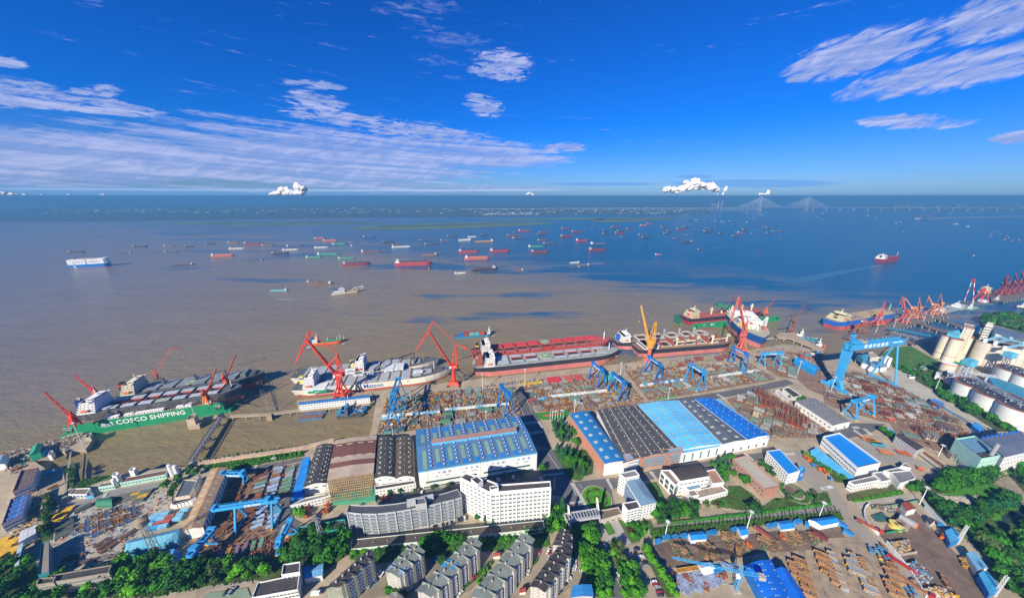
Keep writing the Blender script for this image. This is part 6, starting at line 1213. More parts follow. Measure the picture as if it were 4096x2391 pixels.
for i,(x,y,x2,y2) in enumerate([(1580,765,1720,725),(1680,790,1830,745),(1770,835,1960,800),(1690,720,1960,790)]):
 a,b=G('l',x,y,41),G('l',x2,y2,41);t=thing('conveyor',['first','second','third','fourth'][i]+' light blue conveyor pipe on the grey silo roofs from the left','conveyor',(a.x,a.y,0),0,'light blue conveyors on the silo roofs');o=Vector((a.x,a.y,0));MB().beam(a-o,b-o,3,2.4,mat((.25,.50,.62),.6)).build('casing',t);MB().cyl(a-o-Vector((0,0,3)),a-o+Vector((0,0,3)),2,white,10).cyl((b-o)-Vector((0,0,3)),(b-o)+Vector((0,0,2)),1.6,white,10).build('hopper',t)
P_=G('a',1580,1065);t=thing('water_tower','rusty round water tank on a tall lattice tower over the pipe store','water tower',P_)
MB().lattice((0,0,0),(0,0,34),4.4,4.4,mat((.22,.19,.15),.8),9,.3,2.4,2.4).build('tower',t);MB().cyl((0,0,34),(0,0,38.5),3.5,mat((.34,.27,.18),.8,.25,.3),16).cyl((0,0,38.5),(0,0,40),3.8,mat((.28,.22,.15),.8,.25,.3),16,1).build('tank',t)
# ------------------------------------------------------------------ far shore, islands, bridge, clouds
R=random.Random(11)
far=mat((.04,.06,.05),.95,.5,.004,dirt=.5,dirtc=(.10,.10,.06));isl=mat((.10,.16,.05),.95,.4,.004,dirt=.5,dirtc=(.05,.09,.03))
def flat(name,pts,mt,z=WZ+.6):return sheet(name,pts,z,mt)
fb=T('n',0,318,1100,312,2400,292,'o',600,282,1500,272,2400,262,'p',1000,258,2000,240,'q',300,412,900,404,1180,392,z=WZ)+[Vector((9500,13000,WZ)),Vector((4000,40000,WZ)),Vector((-40000,40000,WZ)),Vector((-9000,5200,WZ))]
flat('far_bank',fb,far);flat('far_bank',[Vector((7400,6700,0)),Vector((9500,5600,0)),Vector((14000,5200,0)),Vector((30000,9000,0)),Vector((30000,30000,0)),Vector((9800,9500,0))],far)
for q in[('o',-600,335,0,318,900,320,1700,318,2200,320,2230,326,1500,352,700,360,200,352),('o',1690,395,2100,356,2412,350,'p',300,338,900,322,1500,316,1905,324,1700,345,1100,378,500,398,0,408,'o',2100,408),('q',140,478,400,455,800,450,1175,458,1000,480,700,498,300,508,200,500),('p',860,302,1500,275,2412,264,2412,292,1700,292),('o',200,390,450,380,680,382,400,393),('n',1960,462,2412,456,'o',230,462,0,468),('n',930,430,1080,415,1230,413,1200,422)]:flat('river_island',T(*q,z=WZ),isl)
P_=T('p',2220,290,2412,290,'q',150,488,120,480,z=WZ)
hw=[mat(c,.7,.2)for c in((.75,.74,.7),(.6,.6,.6),(.45,.25,.18),(.65,.63,.55),(.3,.4,.5))]
m=MB()
for i in range(900):
 if i<600:p=G('z',R.uniform(100,1700),R.uniform(515,527)-R.random()*4,WZ);
 elif i<760:p=G('z',R.uniform(1180,1330),R.uniform(524,530),WZ)
 else:p=G('z',R.uniform(2200,2520),R.uniform(500,514),WZ)
 s=R.uniform(.4,1.2)*p.y/9000;m.box((p.x,p.y,WZ+6*s),(R.uniform(20,90)*s,R.uniform(15,50)*s,R.uniform(8,30)*s),R.choice(hw),R.random())
tag(m.build('far_town'),kind='stuff')
m=MB();
for i in range(2600):
 p=G('z',R.uniform(-50,1760),R.uniform(512,530),WZ)
 s=p.y/7000;m.box((p.x,p.y,WZ+5*s),(R.uniform(30,120)*s,R.uniform(20,60)*s,R.uniform(6,16)*s),far,R.random(),.5)
for q,n in((('o',2100,380,'p',1500,330),260),(('o',100,338,'o',2000,330),200),(('q',250,485,'q',1000,465),160)):
 a,b=G(*q[:3],WZ),G(*q[3:],WZ)
 for i in range(n):p=a.lerp(b,R.random());m.box((p.x,p.y+R.uniform(-30,30),WZ+3),(R.uniform(20,60),R.uniform(8,20),R.uniform(3,8)),far,0,.6)
tag(m.build('far_trees'),kind='stuff')
brc=mat((.46,.47,.47),.7,.08);t=thing('cable_stayed_bridge','long pale cable stayed bridge with two tall pylons on the horizon','bridge',(5230,6420,WZ))
A0,T1,T2,B0=Vector((-6300,450,16)),Vector((-420,40,60)),Vector((429,-30,60)),Vector((5200,-500,55))
for nm,a,b in(('viaduct_deck',A0,T1),('main_deck',T1,T2),('viaduct_deck',T2,B0)):MB().beam(a,b,34,5,brc).build(nm,t)
for k,T_ in enumerate((T1,T2)):
 m=MB();bs=Vector((T_.x,T_.y,0))
 for s in(-1,1):m.beam(bs+Vector((0,s*22,0)),bs+Vector((0,s*26,60)),14,12,brc);m.beam(bs+Vector((0,s*26,60)),bs+Vector((0,0,180)),13,10,brc)
 m.beam(bs+Vector((0,0,178)),bs+Vector((0,0,262)),14,10,brc).box((bs.x,bs.y,3),(60,90,8),brc);m.build('pylon',t)
 c=MB()
 for s in(-1,1):
  for i in range(30):f=(i+1)/30;c.beam(bs+Vector((0,0,150+f*108)),bs+Vector((s*(20+f*430),0,60)),1.0,1.0,mat((.7,.72,.74),.6))
 c.build('stay_cables',t)
me=MB().box((0,0,0),(7,24,1),brc).mesh('pier')
for a,b,n in((A0,T1,110),(T2,B0,20)):
 for i in range(n):
  p=a.lerp(b,(i+.5)/n);o=put('pier',me,t,(p.x,p.y,p.z/2));o.scale=(1,1,p.z)
for i,(x,y0,y1) in enumerate([(1527,345,280),(1563,345,274)]):
 P_=G('q',x,y0+14,WZ);z=ray('q',x,y1);k=P_.y/z.y;h=HC+z.z*k;t=thing('power_station_chimney',['left','right'][i]+' of the two red white banded chimneys at the bridge end','chimney',P_)
 for j in range(6):MB().cyl((0,0,(h-WZ)*j/6),(0,0,(h-WZ)*(j+1)/6),13-j,white if j%2 else mat((.25,.24,.25),.7),10).build('band',t)
P_=G('q',1480,360,WZ);t=thing('lifting_frame','pale gantry frame in front of the power station chimneys','gantry',P_);MB().beam((-40,0,0),(-40,0,95),9,9,brc).beam((40,0,0),(40,0,95),9,9,brc).beam((-70,0,95),(70,0,95),9,9,brc).build('frame',t)
cm=bpy.data.materials.new('cloud');cm.use_nodes=True;cb=cm.node_tree.nodes['Principled BSDF'];cb.inputs['Base Color'].default_value=(.80,.80,.82,1);cb.inputs['Roughness'].default_value=1;cb.inputs['Specular IOR Level'].default_value=0
ct=cm.node_tree.nodes.new('ShaderNodeBsdfTranslucent');ct.inputs[0].default_value=(.8,.8,.82,1);cx=cm.node_tree.nodes.new('ShaderNodeMixShader');cx.inputs[0].default_value=.35;cm.node_tree.links.new(cb.outputs[0],cx.inputs[1]);cm.node_tree.links.new(ct.outputs[0],cx.inputs[2]);cm.node_tree.links.new(cx.outputs[0],cm.node_tree.nodes['Material Output'].inputs[0])
from mathutils import noise as MN
def cloud(name,label,cat,puffs,D=7800.,n=34,zmin=276.):
 bm=bmesh.new();r_=random.Random(len(label))
 for x,y,r in puffs:
  d=ray('z',x,y);k=D/d.y;P=Vector((d.x*k,D,HC+d.z*k));s=r*1.6254*D/F
  for i in range(n):
   u_=Vector((r_.gauss(0,1),r_.gauss(0,.7),r_.gauss(0,.8)));u_=u_.normalized()*(r_.random()**.5)*s*.8;q=P+u_;rr=s*r_.uniform(.25,.55)*(1-.3*u_.length/s)
   q.z=max(q.z,zmin+rr*.9)
   g=bmesh.ops.create_icosphere(bm,subdivisions=3,radius=rr)
   for v in g['verts']:
    w=v.co.normalized();v.co=w*rr*(1+.26*MN.fractal((w*1.6+q/rr)*1.0,1.,2.,4));v.co.z*=.85;v.co+=q;v.co.z=max(v.co.z,zmin)
 me=bpy.data.meshes.new(name);bm.to_mesh(me);bm.free();me.materials.append(cm);me.polygons.foreach_set('use_smooth',[True]*len(me.polygons))
 ob=tag(put(name,me),label,cat);q=ob.modifiers.new('merge','REMESH');q.mode='VOXEL';q.voxel_size=D*.0016;q.use_smooth_shade=True
 q=ob.modifiers.new('soften','SMOOTH');q.iterations=5;q.factor=.6
 tx=bpy.data.textures.new('billow','CLOUDS');tx.noise_scale=60;tx.noise_depth=4;q=ob.modifiers.new('billow','DISPLACE');q.texture=tx;q.texture_coords='GLOBAL';q.strength=42;q.mid_level=.5
cloud('cumulus_cloud','bright white two humped cloud low over the left water','cloud',[(680,478,11),(695,470,12),(708,474,12),(722,478,11),(735,462,12),(745,466,10),(740,478,12),(672,484,8)])
cloud('cumulus_cloud','big white cloud above the power station by the bridge','cloud',[(1642,466,10),(1660,468,10),(1676,466,9),(1692,456,13),(1710,452,14),(1726,458,12),(1742,460,10),(1756,462,11),(1764,467,8)])
cloud('cumulus_cloud','tiny white cloud low over the middle of the horizon','cloud',[(1297,482,5),(1304,479,7),(1312,482,5)],n=14)
cloud('cumulus_cloud','small curled white cloud behind the left bridge pylon','cloud',[(1872,478,6),(1880,480,5),(1888,476,6),(1892,471,5)],n=14)
cloud('cumulus_cloud','row of small pale clouds at the far left of the horizon','cloud',[(8,492,12),(42,492,9),(66,497,6),(112,501,4),(180,503,5),(262,501,6)],n=12,D=9500)
cloud('steam_plume','white steam plume leaning right from the right chimney','smoke',[(1776,484,3),(1778,478,4),(1781,472,4),(1785,466,5),(1788,461,4)],n=10)
cloud('steam_plume','thin white steam plume rising from the left chimney','smoke',[(1764,486,2.5),(1765,480,3),(1766,475,3)],n=8)
# ------------------------------------------------------------------ anchored river traffic
COL=dict(k=((.03,.04,.06),'dark'),r=((.40,.045,.05),'red'),m=((.26,.03,.05),'maroon'),s=((.48,.13,.10),'salmon'),b=((.02,.12,.32),'blue'),g=((.03,.26,.18),'green'),w=((.62,.64,.60),'white'),n=((.20,.11,.08),'brown'),o=((.55,.28,.08),'orange'),t=((.10,.38,.42),'turquoise'))
BO='''n 810 967 680 kcL,1392 1527 688 kbR,1565 1715 617 kcL,1928 2040 606 ncL,2168 2270 611 kcL,1930 2087 672 kbL,2030 2255 828 kbR
o 62 162 580 kcL,328 450 567 ncL,518 722 585 mcL,727 862 598 ncL,1015 1205 606 bbL,1340 1458 514 scL,1447 1600 544 scL,1916 2055 502 bcL,1553 1722 584 gbL,1752 1830 561 nbL,2135 2280 566 kcL,2250 2383 585 kbL,2250 2480 616 wbL,1342 1500 620 wbL,1768 1918 602 bbL,342 512 634 wbL,968 1152 648 wbL,138 372 727 scL,842 1030 698 kcL,572 725 771 kbR,1373 1627 705 gbL,1240 1430 737 gbL,1888 2130 670 nbL,1620 1815 750 gbL,1676 1985 828 mcL,2287 2715 830 rcL,1258 1410 1025 nbL,1283 1543 1055 nbR,820 1020 1132 tbR
p 1388 1533 428 rcL,1323 1415 442 kbL,1628 1746 446 mcL,1605 1702 472 kcL,1250 1378 482 mcL,945 1043 472 kcL,1313 1488 512 kbL,547 672 484 kbL,793 906 494 wbL,470 595 538 nbL,685 843 537 wcR,880 1112 552 obR,215 335 536 kbL,280 457 582 kbL,1610 1755 535 mbL,1677 1853 575 kbL,1503 1710 612 gbL,685 925 678 rcL,1050 1298 670 rcL,1533 1760 680 mcL,753 1055 760 scL,252 438 715 ncR,838 1150 893 kcR,638 785 923 wbL,1325 1460 892 nbR,1990 2120 800 wbR,2113 2237 830 nbR,1998 2128 855 kbR,1890 2010 402 mcL,2012 2156 440 mcL,1880 2040 492 mcL,2062 2226 545 rcL,2160 2216 404 kbL,2252 2307 389 mbL
q 5 150 706 rcL,155 362 752 bcL,137 350 810 mcL,0 90 612 mcL,177 225 569 kbL,92 145 582 kbL,288 367 599 kcL,283 383 638 kcL,382 478 560 mcL,370 440 577 kcL,443 545 606 kcL,420 538 626 mcL,540 634 580 mcL,480 517 537 kbL,688 775 542 scL,765 840 524 rcL,668 788 644 kbL,705 809 676 kcL,478 558 661 kbL,367 406 669 kbL,908 982 547 kbL,922 1002 570 kcL,968 1057 605 kcL,940 1025 625 kbL,1075 1193 586 mcL,1150 1235 564 kcL,1192 1255 498 kcL,1220 1275 533 kbL,1090 1150 515 kbL,1178 1263 646 kbL,1046 1150 684 kbL,1150 1267 722 kcR,1280 1320 478 wbL,1333 1378 516 kcL,1383 1424 501 kbL,1365 1483 612 kcL,1420 1480 584 kcL,1487 1534 544 kcL,1388 1440 570 kbL,1523 1606 632 kcL,1585 1648 516 kbL,1558 1600 498 wbL,1490 1518 492 wbL,1638 1672 492 wbL,1678 1741 535 kcL,1675 1768 658 kcL,1760 1817 562 kcL,1775 1880 594 kcL,1730 1823 622 rcL,1703 1735 605 kbL,1878 1936 625 kbL,1765 1795 490 kbL,1828 1862 503 wbL,1922 1977 544 kcR,2006 2044 513 mcL,2003 2052 558 kcL,2030 2143 575 kcL,2038 2122 626 kcL,2160 2230 600 rcR,2100 2145 603 gcL,2180 2232 540 kbR,2195 2230 668 kbL,1307 1378 800 kbL,853 940 852 sbL,1822 1852 407 wcL,1972 2002 420 wcL,1990 2008 433 wcR,1904 1922 460 wcL,1545 1572 406 kbL,1533 1553 436 rcL
r 1068 1103 403 wcR,1118 1160 385 wbR,1160 1225 507 kcL,605 670 325 mcR,755 795 322 wcR,850 872 336 wcL,1182 1195 330 wcL,1025 1045 300 wcL,1297 1385 355 wcL,1385 1480 372 kcR,1720 1800 412 wbR,1872 1918 438 wcR,1980 2032 460 kcR,1655 1690 408 kbL,1940 2018 770 kbL,1518 1548 292 wcL,1575 1590 290 wcL,1676 1717 299 wcR,2173 2222 507 kcL,2218 2255 495 kcL,2140 2195 530 kbL,2245 2290 526 kbL,2290 2340 548 kcR,2135 2170 560 kcL,2290 2350 588 mcL,2342 2385 565 kbL,2380 2425 603 kcL,2455 2510 598 mcL,2400 2420 500 kcL,1885 1910 262 wcL,1950 1980 290 kbL,2000 2040 282 wbL,2230 2290 282 kbL,250 285 290 wcR,195 215 332 wcR,250 272 365 wcL,405 420 294 wcR,575 590 312 wcL'''
zoneX=['far left','left','centre left','centre','centre right','right','far right'];boats=[]
for ln in BO.split('\n'):
 c,rest=ln[0],ln[2:]
 for it in rest.split(','):
  x1,x2,y,k=it.split();x1,x2,y=float(x1),float(x2),float(y);X,Y=S(c,(x1+x2)/2,y);boats.append((X,Y,c,x1,x2,y,k))
boats.sort(key=lambda q:q[0]);seen={}
def blabel(X,Y,k):
 zn=zoneX[min(6,int(X//586))];row='farthest' if Y<890 else 'far' if Y<930 else 'middle' if Y<985 else 'near' if Y<1040 else 'nearest'
 kd={'c':'cargo ship','b':'low barge'}[k[1]];return f"{COL[k[0]][1]} {kd}, deckhouse {'right' if k[2] == 'R' else 'left'}, {row} row, {zn} of river"
cnt={}
for b in boats:cnt[blabel(b[0],b[1],b[6])]=cnt.get(blabel(b[0],b[1],b[6]),0)+1
ordn=['first','second','third','fourth','fifth','sixth','seventh','eighth','ninth','tenth']
for X,Y,c,x1,x2,y,k in boats:
 lb=blabel(X,Y,k);seen[lb]=seen.get(lb,0)+1
 if cnt[lb]>1:lb+=', '+ordn[min(9,seen[lb]-1)]+' from left'
 P=G(c,x1,y,WZ);Q=G(c,x2,y,WZ);ya=rad(R.uniform(8,20));L=(Q-P).length*.97;fl=k[2]=='R';B=L*.16;big=L>85
 o=P.lerp(Q,.5)+Vector((0,B*.5,0));col=COL[k[0]][0];t=thing('cargo_ship' if k[1]=='c' else 'barge',lb,'ship' if k[1]=='c' else 'barge',(o.x,o.y,WZ),ya+(pi if False else 0),'ships anchored on the river')
 up=mat(col,.6,.15,.05,dirt=.2,dirtc=(.12,.08,.07));lo=mat({'k':(.06,.035,.05),'b':(.05,.05,.10),'m':(.20,.03,.05)}[k[0]],.6)if k[0] in 'kbm' else up;D=(L*.085 if k[1]=='c' else L*.03)+.6;sgn=-1 if fl else 1
 hb=MB();xs=[-.5,-.47,-.4,.36,.44,.48,.5];ws=[.72,.9,1,1,.72,.38,.05];
 pts=[(x*L*1,-w*B/2)for x,w in zip(xs,ws)]+[(x*L,w*B/2)for x,w in zip(xs[::-1],ws[::-1])]
 if fl and k[1]=='c' and not big:pass
 zb=D*.35;hb.prism(pts,-1,zb,lo if k[1]=='c' else up,cap=False);hb.prism([(x*1.01,y_*1.02)for x,y_ in pts],zb,D,up,top=mat((.22,.14,.12),.8,.3,.1))
 hb.boxb(L*.40,L*.47,-B*.25,B*.25,D-.02,D+D*.28,up);hb.build('hull',t)
 hx=sgn*-.42*L if not fl else.38*L;hc=(white if k[0]not in 'km' else mat((.50,.50,.50),.6))if k[0]!='r' or not fl else mat((.05,.3,.5),.6);hh=max(3.4,L*.062);m=MB().boxb(hx-L*.05,hx+L*.05,-B*.4,B*.4,D,D+hh*.6,hc).boxb(hx-L*.035,hx+L*.04,-B*.34,B*.34,D+hh*.6,D+hh*1.1,hc).boxb(hx-L*.03,hx+L*.03,-B*.42,B*.42,D+hh*1.1,D+hh*1.2,hc);ho=m.build('deckhouse',t)
 MB().boxb(hx+L*.0405,hx+L*.043,-B*.3,B*.3,D+hh*.8,D+hh,winm).boxb(hx-L*.03,hx+L*.03,-B*.345,-B*.342,D+hh*.8,D+hh,winm).build('window_row',ho)
 MB().beam((hx,0,D+hh*1.2),(hx,0,D+hh*2),.7,.7,hc).build('mast',t)
 a,b=(-.33*L,.38*L)if not fl else(-.44*L,.30*L);hm_=mat({'g':(.08,.36,.20),'w':(.6,.62,.6),'o':(.5,.25,.08),'t':(.15,.42,.48),'s':(.6,.2,.12)}.get(k[0],(.16,.11,.10)if k[0]!='r' else(.36,.07,.06)),.8,.3,.1)
 MB().boxb(a,b,-B*.36,B*.36,D,D+(.06 if k[1]=='c' else.09)*B+.5,hm_).boxb(a+1,b-1,-B*.3,B*.3,D+(.06 if k[1]=='c' else.09)*B+.5,D+.1*B+.8,HOLDM if k[0] in 'kmr' and k[1]=='c' else hm_).build('hatch',t)
for i,(c,x,y,col,lb) in enumerate([('p',340,868,yelc,'small yellow buoy left of the near anchored ships'),('p',935,1005,redc,'small red buoy in the middle of the river'),('q',1963,853,dkred,'dark buoy out on the blue water')]):
 P=G(c,x,y,WZ);t=thing('buoy',lb,'buoy',P);MB().cyl((0,0,0),(0,0,2.2),2.4,col,10).build('float',t);MB().cyl((0,0,2.2),(0,0,8),1.2,col,6,.3).build('topmark',t)
foam=mat((.42,.45,.46),.5,.2,.05)
def wake(lab,pts,w0,w1,mt):
 P=T(*pts,z=WZ+.12);m=MB()
 for i in range(len(P)-1):
  a,b=P[i],P[i+1];d=(b-a).normalized();q=Vector((-d.y,d.x,0));f0,f1=i/(len(P)-1),(i+1)/(len(P)-1);wa,wb=w0+(w1-w0)*f0,w0+(w1-w0)*f1
  m.poly([a-q*wa,a+q*wa,b+q*wb,b-q*wb],mt)
 tag(m.build('wake'),kind='stuff')
wk=mat((.03,.12,.19),.3,.2,.01);wk2=mat((.24,.20,.15),.3,.2,.02)
wake('',('r',940,862,800,892,600,925,300,980,50,1035,-200,1060),4,26,wk);wake('',('o',1548,1184,1480,1195,1300,1222,1100,1232,900,1225),3,10,wk2)
wake('',('h',1330,212,1290,222),3,4,foam);wake('',('h',1640,188,1665,172),1.5,1,foam);wake('',('q',1378,796,1620,765),2,8,wk);wake('',('p',1165,868,2400,800),2,14,mat((.15,.17,.19),.3,.1));wake('',('i',1640,352,1665,345),1.5,1,foam)
a,b=G('r',1490,353,WZ),G('r',2560,330,WZ);t=thing('long_pier','long pale approach pier reaching in from the right edge far out','pier',(a.x,a.y,WZ));dv=b-a;MB().beam((0,0,14),(dv.x,dv.y,14),14,3,palecon).build('deck',t)
me=MB().box((0,0,6.5),(4,10,13),palecon).mesh('pile')
for i in range(26):p=dv*((i+.5)/26);put('pile',me,t,(p.x,p.y,0))
for k,x in enumerate((1320,1345,1370,1430,1462)):P=G('r',x,352,WZ);t=thing('ship_loader',['first','second','third','fourth','fifth'][k]+' red unloader from the left on the distant pier head','crane',P,.3,'red unloaders on the distant pier head');MB().beam((-8,0,0),(-4,0,48),3,3,dkred).beam((8,0,0),(4,0,48),3,3,dkred).beam((-30,0,44),(26,0,50),3,3,dkred).build('frame',t)
# ------------------------------------------------------------------ jetties, pontoons, harbour craft
def slab(name,label,cat,pts,z,th,mt,piles=True):
 P=T(*pts,z=z);c=sum(P,Vector())/len(P);t=thing(name,label,cat,(c.x,c.y,0));from mathutils.geometry import tessellate_polygon
 o=sheet('deck',[p-c for p in P],z,mt,thick=th);del o['kind'];o.parent=t
 if piles:
  me=MB().cyl((0,0,WZ-2),(0,0,z-th),.8,palecon,6).mesh('pile');
  for i in range(len(P)):
   a,b=P[i]-c,P[(i+1)%len(P)]-c;n=max(1,int((b-a).length/14))
   for j in range(n):p=a.lerp(b,(j+.5)/n)*.97;put('pile',me,t,(p.x,p.y,0))
 return t
wharf=mat((.17,.14,.12),.9,.3,.08,dirt=.6,dirtc=(.07,.06,.05))
slab('ore_wharf','long dark stained ore wharf carrying the orange cranes','wharf',('l',200,728,330,752,600,720,735,640,880,605,1090,555,1170,528,1250,515,1220,498,1130,500,900,548,740,565,600,610,300,668),1,2,wharf)
slab('jetty','narrow jetty from the ore wharf along the basin to the cream silos','jetty',('l',930,600,960,590,1250,690,1230,705),1,1.5,wharf);slab('jetty','far narrow jetty closing the basin behind the wharf','jetty',('l',1100,552,1130,545,1370,620,1350,632),1,1.5,wharf);slab('jetty','jetty below the blue conveyor gallery','jetty',('l',600,700,640,690,900,790,860,800),1,1.5,wharf)
slab('jetty','mooring jetty with the rust brown slewing crane at its head','jetty',('k',1478,470,1520,440,1680,440,1700,480,1960,600,1940,625,1780,565,1620,500,1500,492),1,1.8,quay_c)
slab('jetty','jetty line with white railings between green dock and quarters','jetty',('h',490,885,620,872,900,862,1205,822,1215,842,900,882,620,895,490,905),0,1.5,quay_c);slab('jetty','jetty running left along the green dock','jetty',('h',270,905,420,880,430,900,275,925),0,1.2,quay_c)
slab('pier_platform','pile platform under the long white quarters building','wharf',('h',1200,800,1195,740,1600,690,1960,640,1960,745,1905,775,1215,842),.0,2,quay_c)
slab('dolphin','concrete mooring dolphin in the middle of the jetty line','dolphin',('h',890,868,945,862,945,895,895,900),1,6,quay_c,False);slab('dolphin','concrete block in front of the green dock carrying a cream house','dolphin',('h',120,985,235,975,275,925,170,930),1,7,quay_c,False)
bld('dock_office','cream cube house with dark roof on the concrete block by the green dock',9,[('h',108,935),('h',185,918),('h',215,868),('h',145,885)],mat((.58,.48,.33),.8),mat((.14,.10,.08),.9));bld('dock_office','grey block house with round roof fitting on the left dolphin',4,[('g',835,1110),('g',885,1100),('g',905,1055),('g',855,1068)],mat((.5,.45,.36),.8),gy_roof)
bld('quay_cabin','blue and white cabin beside the green shed on the left quay',5,[('g',372,1270),('g',420,1250),('g',482,1185),('g',440,1195)],mat((.03,.2,.45),.6),mat((.05,.2,.45),.6));bld('quay_cabin','blue white striped cabin on the landing stage below the left quay',6,[('g',468,1280),('g',500,1275),('g',525,1235),('g',495,1232)],wht,mat((.08,.22,.4),.6))
a,b=G('h',150,1370,0),G('h',455,905,0);t=thing('gangway','dark lattice gangway crossing the basin to the jetty line','footbridge',(a.x,a.y,0));MB().lattice((0,0,2.5),(b.x-a.x,b.y-a.y,2.5),4.5,2.6,mat((.10,.10,.12),.7),26,.45).beam((0,0,1.2),(b.x-a.x,b.y-a.y,1.2),4,.3,steel).build('truss',t)
for f in(.33,.52,.85):p=(b-a)*f;MB().box((p.x,p.y,-3),(5,3,9),quay_c,.9).build('pier',t)
for lab,q in(('upper rusty flat pontoon with blue edge below the quarters',('h',1245,872,1480,852,1495,820,1270,840)),('lower rusty flat pontoon with blue edge below the quarters',('h',1205,930,1440,912,1465,868,1235,888))):
 P=T(*q,z=WZ+1.2);c=sum(P,Vector())/4;c.z=0;t=thing('pontoon',lab,'pontoon',c);m=MB();m.prism([(p.x-c.x,p.y-c.y)for p in P],WZ-.5,WZ+2.2,mat((.03,.16,.36),.6),top=mat((.20,.10,.07),.9,.3,.3));m.build('hull',t)
def craft(lab,A,Bp,beam,D,col,hcol,name='workboat',gear=1,hx=.12,seed=1,deck=None):
 o,ya,L=frame(A,Bp,beam);t=thing(name,lab,'boat',(o.x,o.y,WZ),ya);hull_mesh(L,beam,D,mat(col,.6,.15),mat((.08,.05,.05),.7),.4,zbot=-1,deck=deck or mat(col,.7,.3),bulb=False,sheer=.8).build('hull',t)
 house(t,L*hx,L*hx+9,beam*.6,D,2,hcol,None,boat=False,th=2.3,wing=False);r_=random.Random(seed);m=MB()
 for i in range(int(26*gear)):m.box((L*r_.uniform(.3,.92),beam*r_.uniform(-.35,.35),D+.8),(r_.uniform(.6,4),r_.uniform(.6,2),r_.uniform(.6,2.4)),mat(r_.choice([col,col,(.3,.3,.3),(.5,.2,.1),(.1,.1,.1)]),.7))
 m.build('deck_gear',t);return t
craft('bright blue workboat with cluttered deck below the pontoons',('h',1582,905),('h',1870,870),15,3.2,(.02,.26,.52),mat((.05,.3,.55),.6),gear=2,seed=4);craft('black barge lying against the bright blue workboat',('h',1585,925),('h',1850,902),8,2.4,(.07,.065,.06),mat((.1,.12,.2),.6),name='barge',gear=.4,seed=5);craft('green decked boat with white cabin between workboat and quarters',('h',1600,835),('h',1950,800),10,2.6,(.04,.20,.14),white,gear=1.5,seed=6)
craft('white tug like service boat with green deck behind the mooring jetty',('k',1640,480),('k',1890,540),20,3,(.02,.2,.42),white,gear=1.5,seed=8,deck=mat((.04,.22,.14),.7));craft('rusty barge cut off behind the right end of the quay',('k',1850,585),('k',2010,605),14,2,(.3,.09,.05),white,seed=9)
craft('white ferry like pontoon with blue roof past the ore wharf',('l',1190,500),('l',1330,470),22,3,(.3,.34,.36),white,hx=.02,seed=10);craft('floating office with blue roofs moored past the ore wharf',('l',1335,470),('l',1450,440),26,3,(.4,.45,.46),white,hx=.3,seed=11);craft('small green boat at the floating crane',('l',1440,470),('l',1530,450),10,3,(.2,.4,.3),white,seed=12)
craft('sand barge in front of the dark red cranes',('l',1700,395),('l',1785,380),12,3,(.12,.10,.09),white,seed=13,deck=mat((.4,.3,.2),.9));craft('dark barge at the far right edge below the terminal',('l',1870,445),('l',1980,462),12,3,(.04,.05,.06),white,seed=14)
t,L=ship('green cargo ship with cream deckhouse at the far right terminal',('l',1592,335),('l',1900,290),20,8,mat((.03,.13,.10),.6),redhull,2,deck=mat((.08,.10,.08),.8));house(t,4,18,17,8,5,creamc,(redc,None),funx=3)
slab('terminal_wharf','dark wharf under the dark red cranes at the far right','wharf',('l',1630,345,1700,325,1990,255,2060,300,1960,345,1760,380,1640,362),1,2,wharf)
m=MB();bw=mat((.22,.22,.22),.9)
for c,pts in[('h',[(785,480,920,835),(815,460,930,835),(775,510,912,838),(560,760,740,800),(1170,650,935,838),(1190,640,950,838)]),('i',[(1170,620,1310,790),(1190,640,1450,790),(1200,700,1480,775),(1160,610,1400,780),(800,870,1060,790),(1350,750,1480,680),(1345,745,1500,690)]),('j',[(1460,520,1570,610),(1440,625,1600,510),(1450,610,1640,540),(1450,500,1520,600)]),('k',[(1470,490,1680,545),(1480,510,1560,570),(1460,540,1700,570)])]:
 for x,y,x2,y2 in pts:a,b=G(c,x,y,4),G(c,x2,y2,.5);m.beam(a,b,.3,.3,bw)
tag(m.build('mooring_lines'),'pale mooring ropes fanned out between the moored ships and quay','rope')
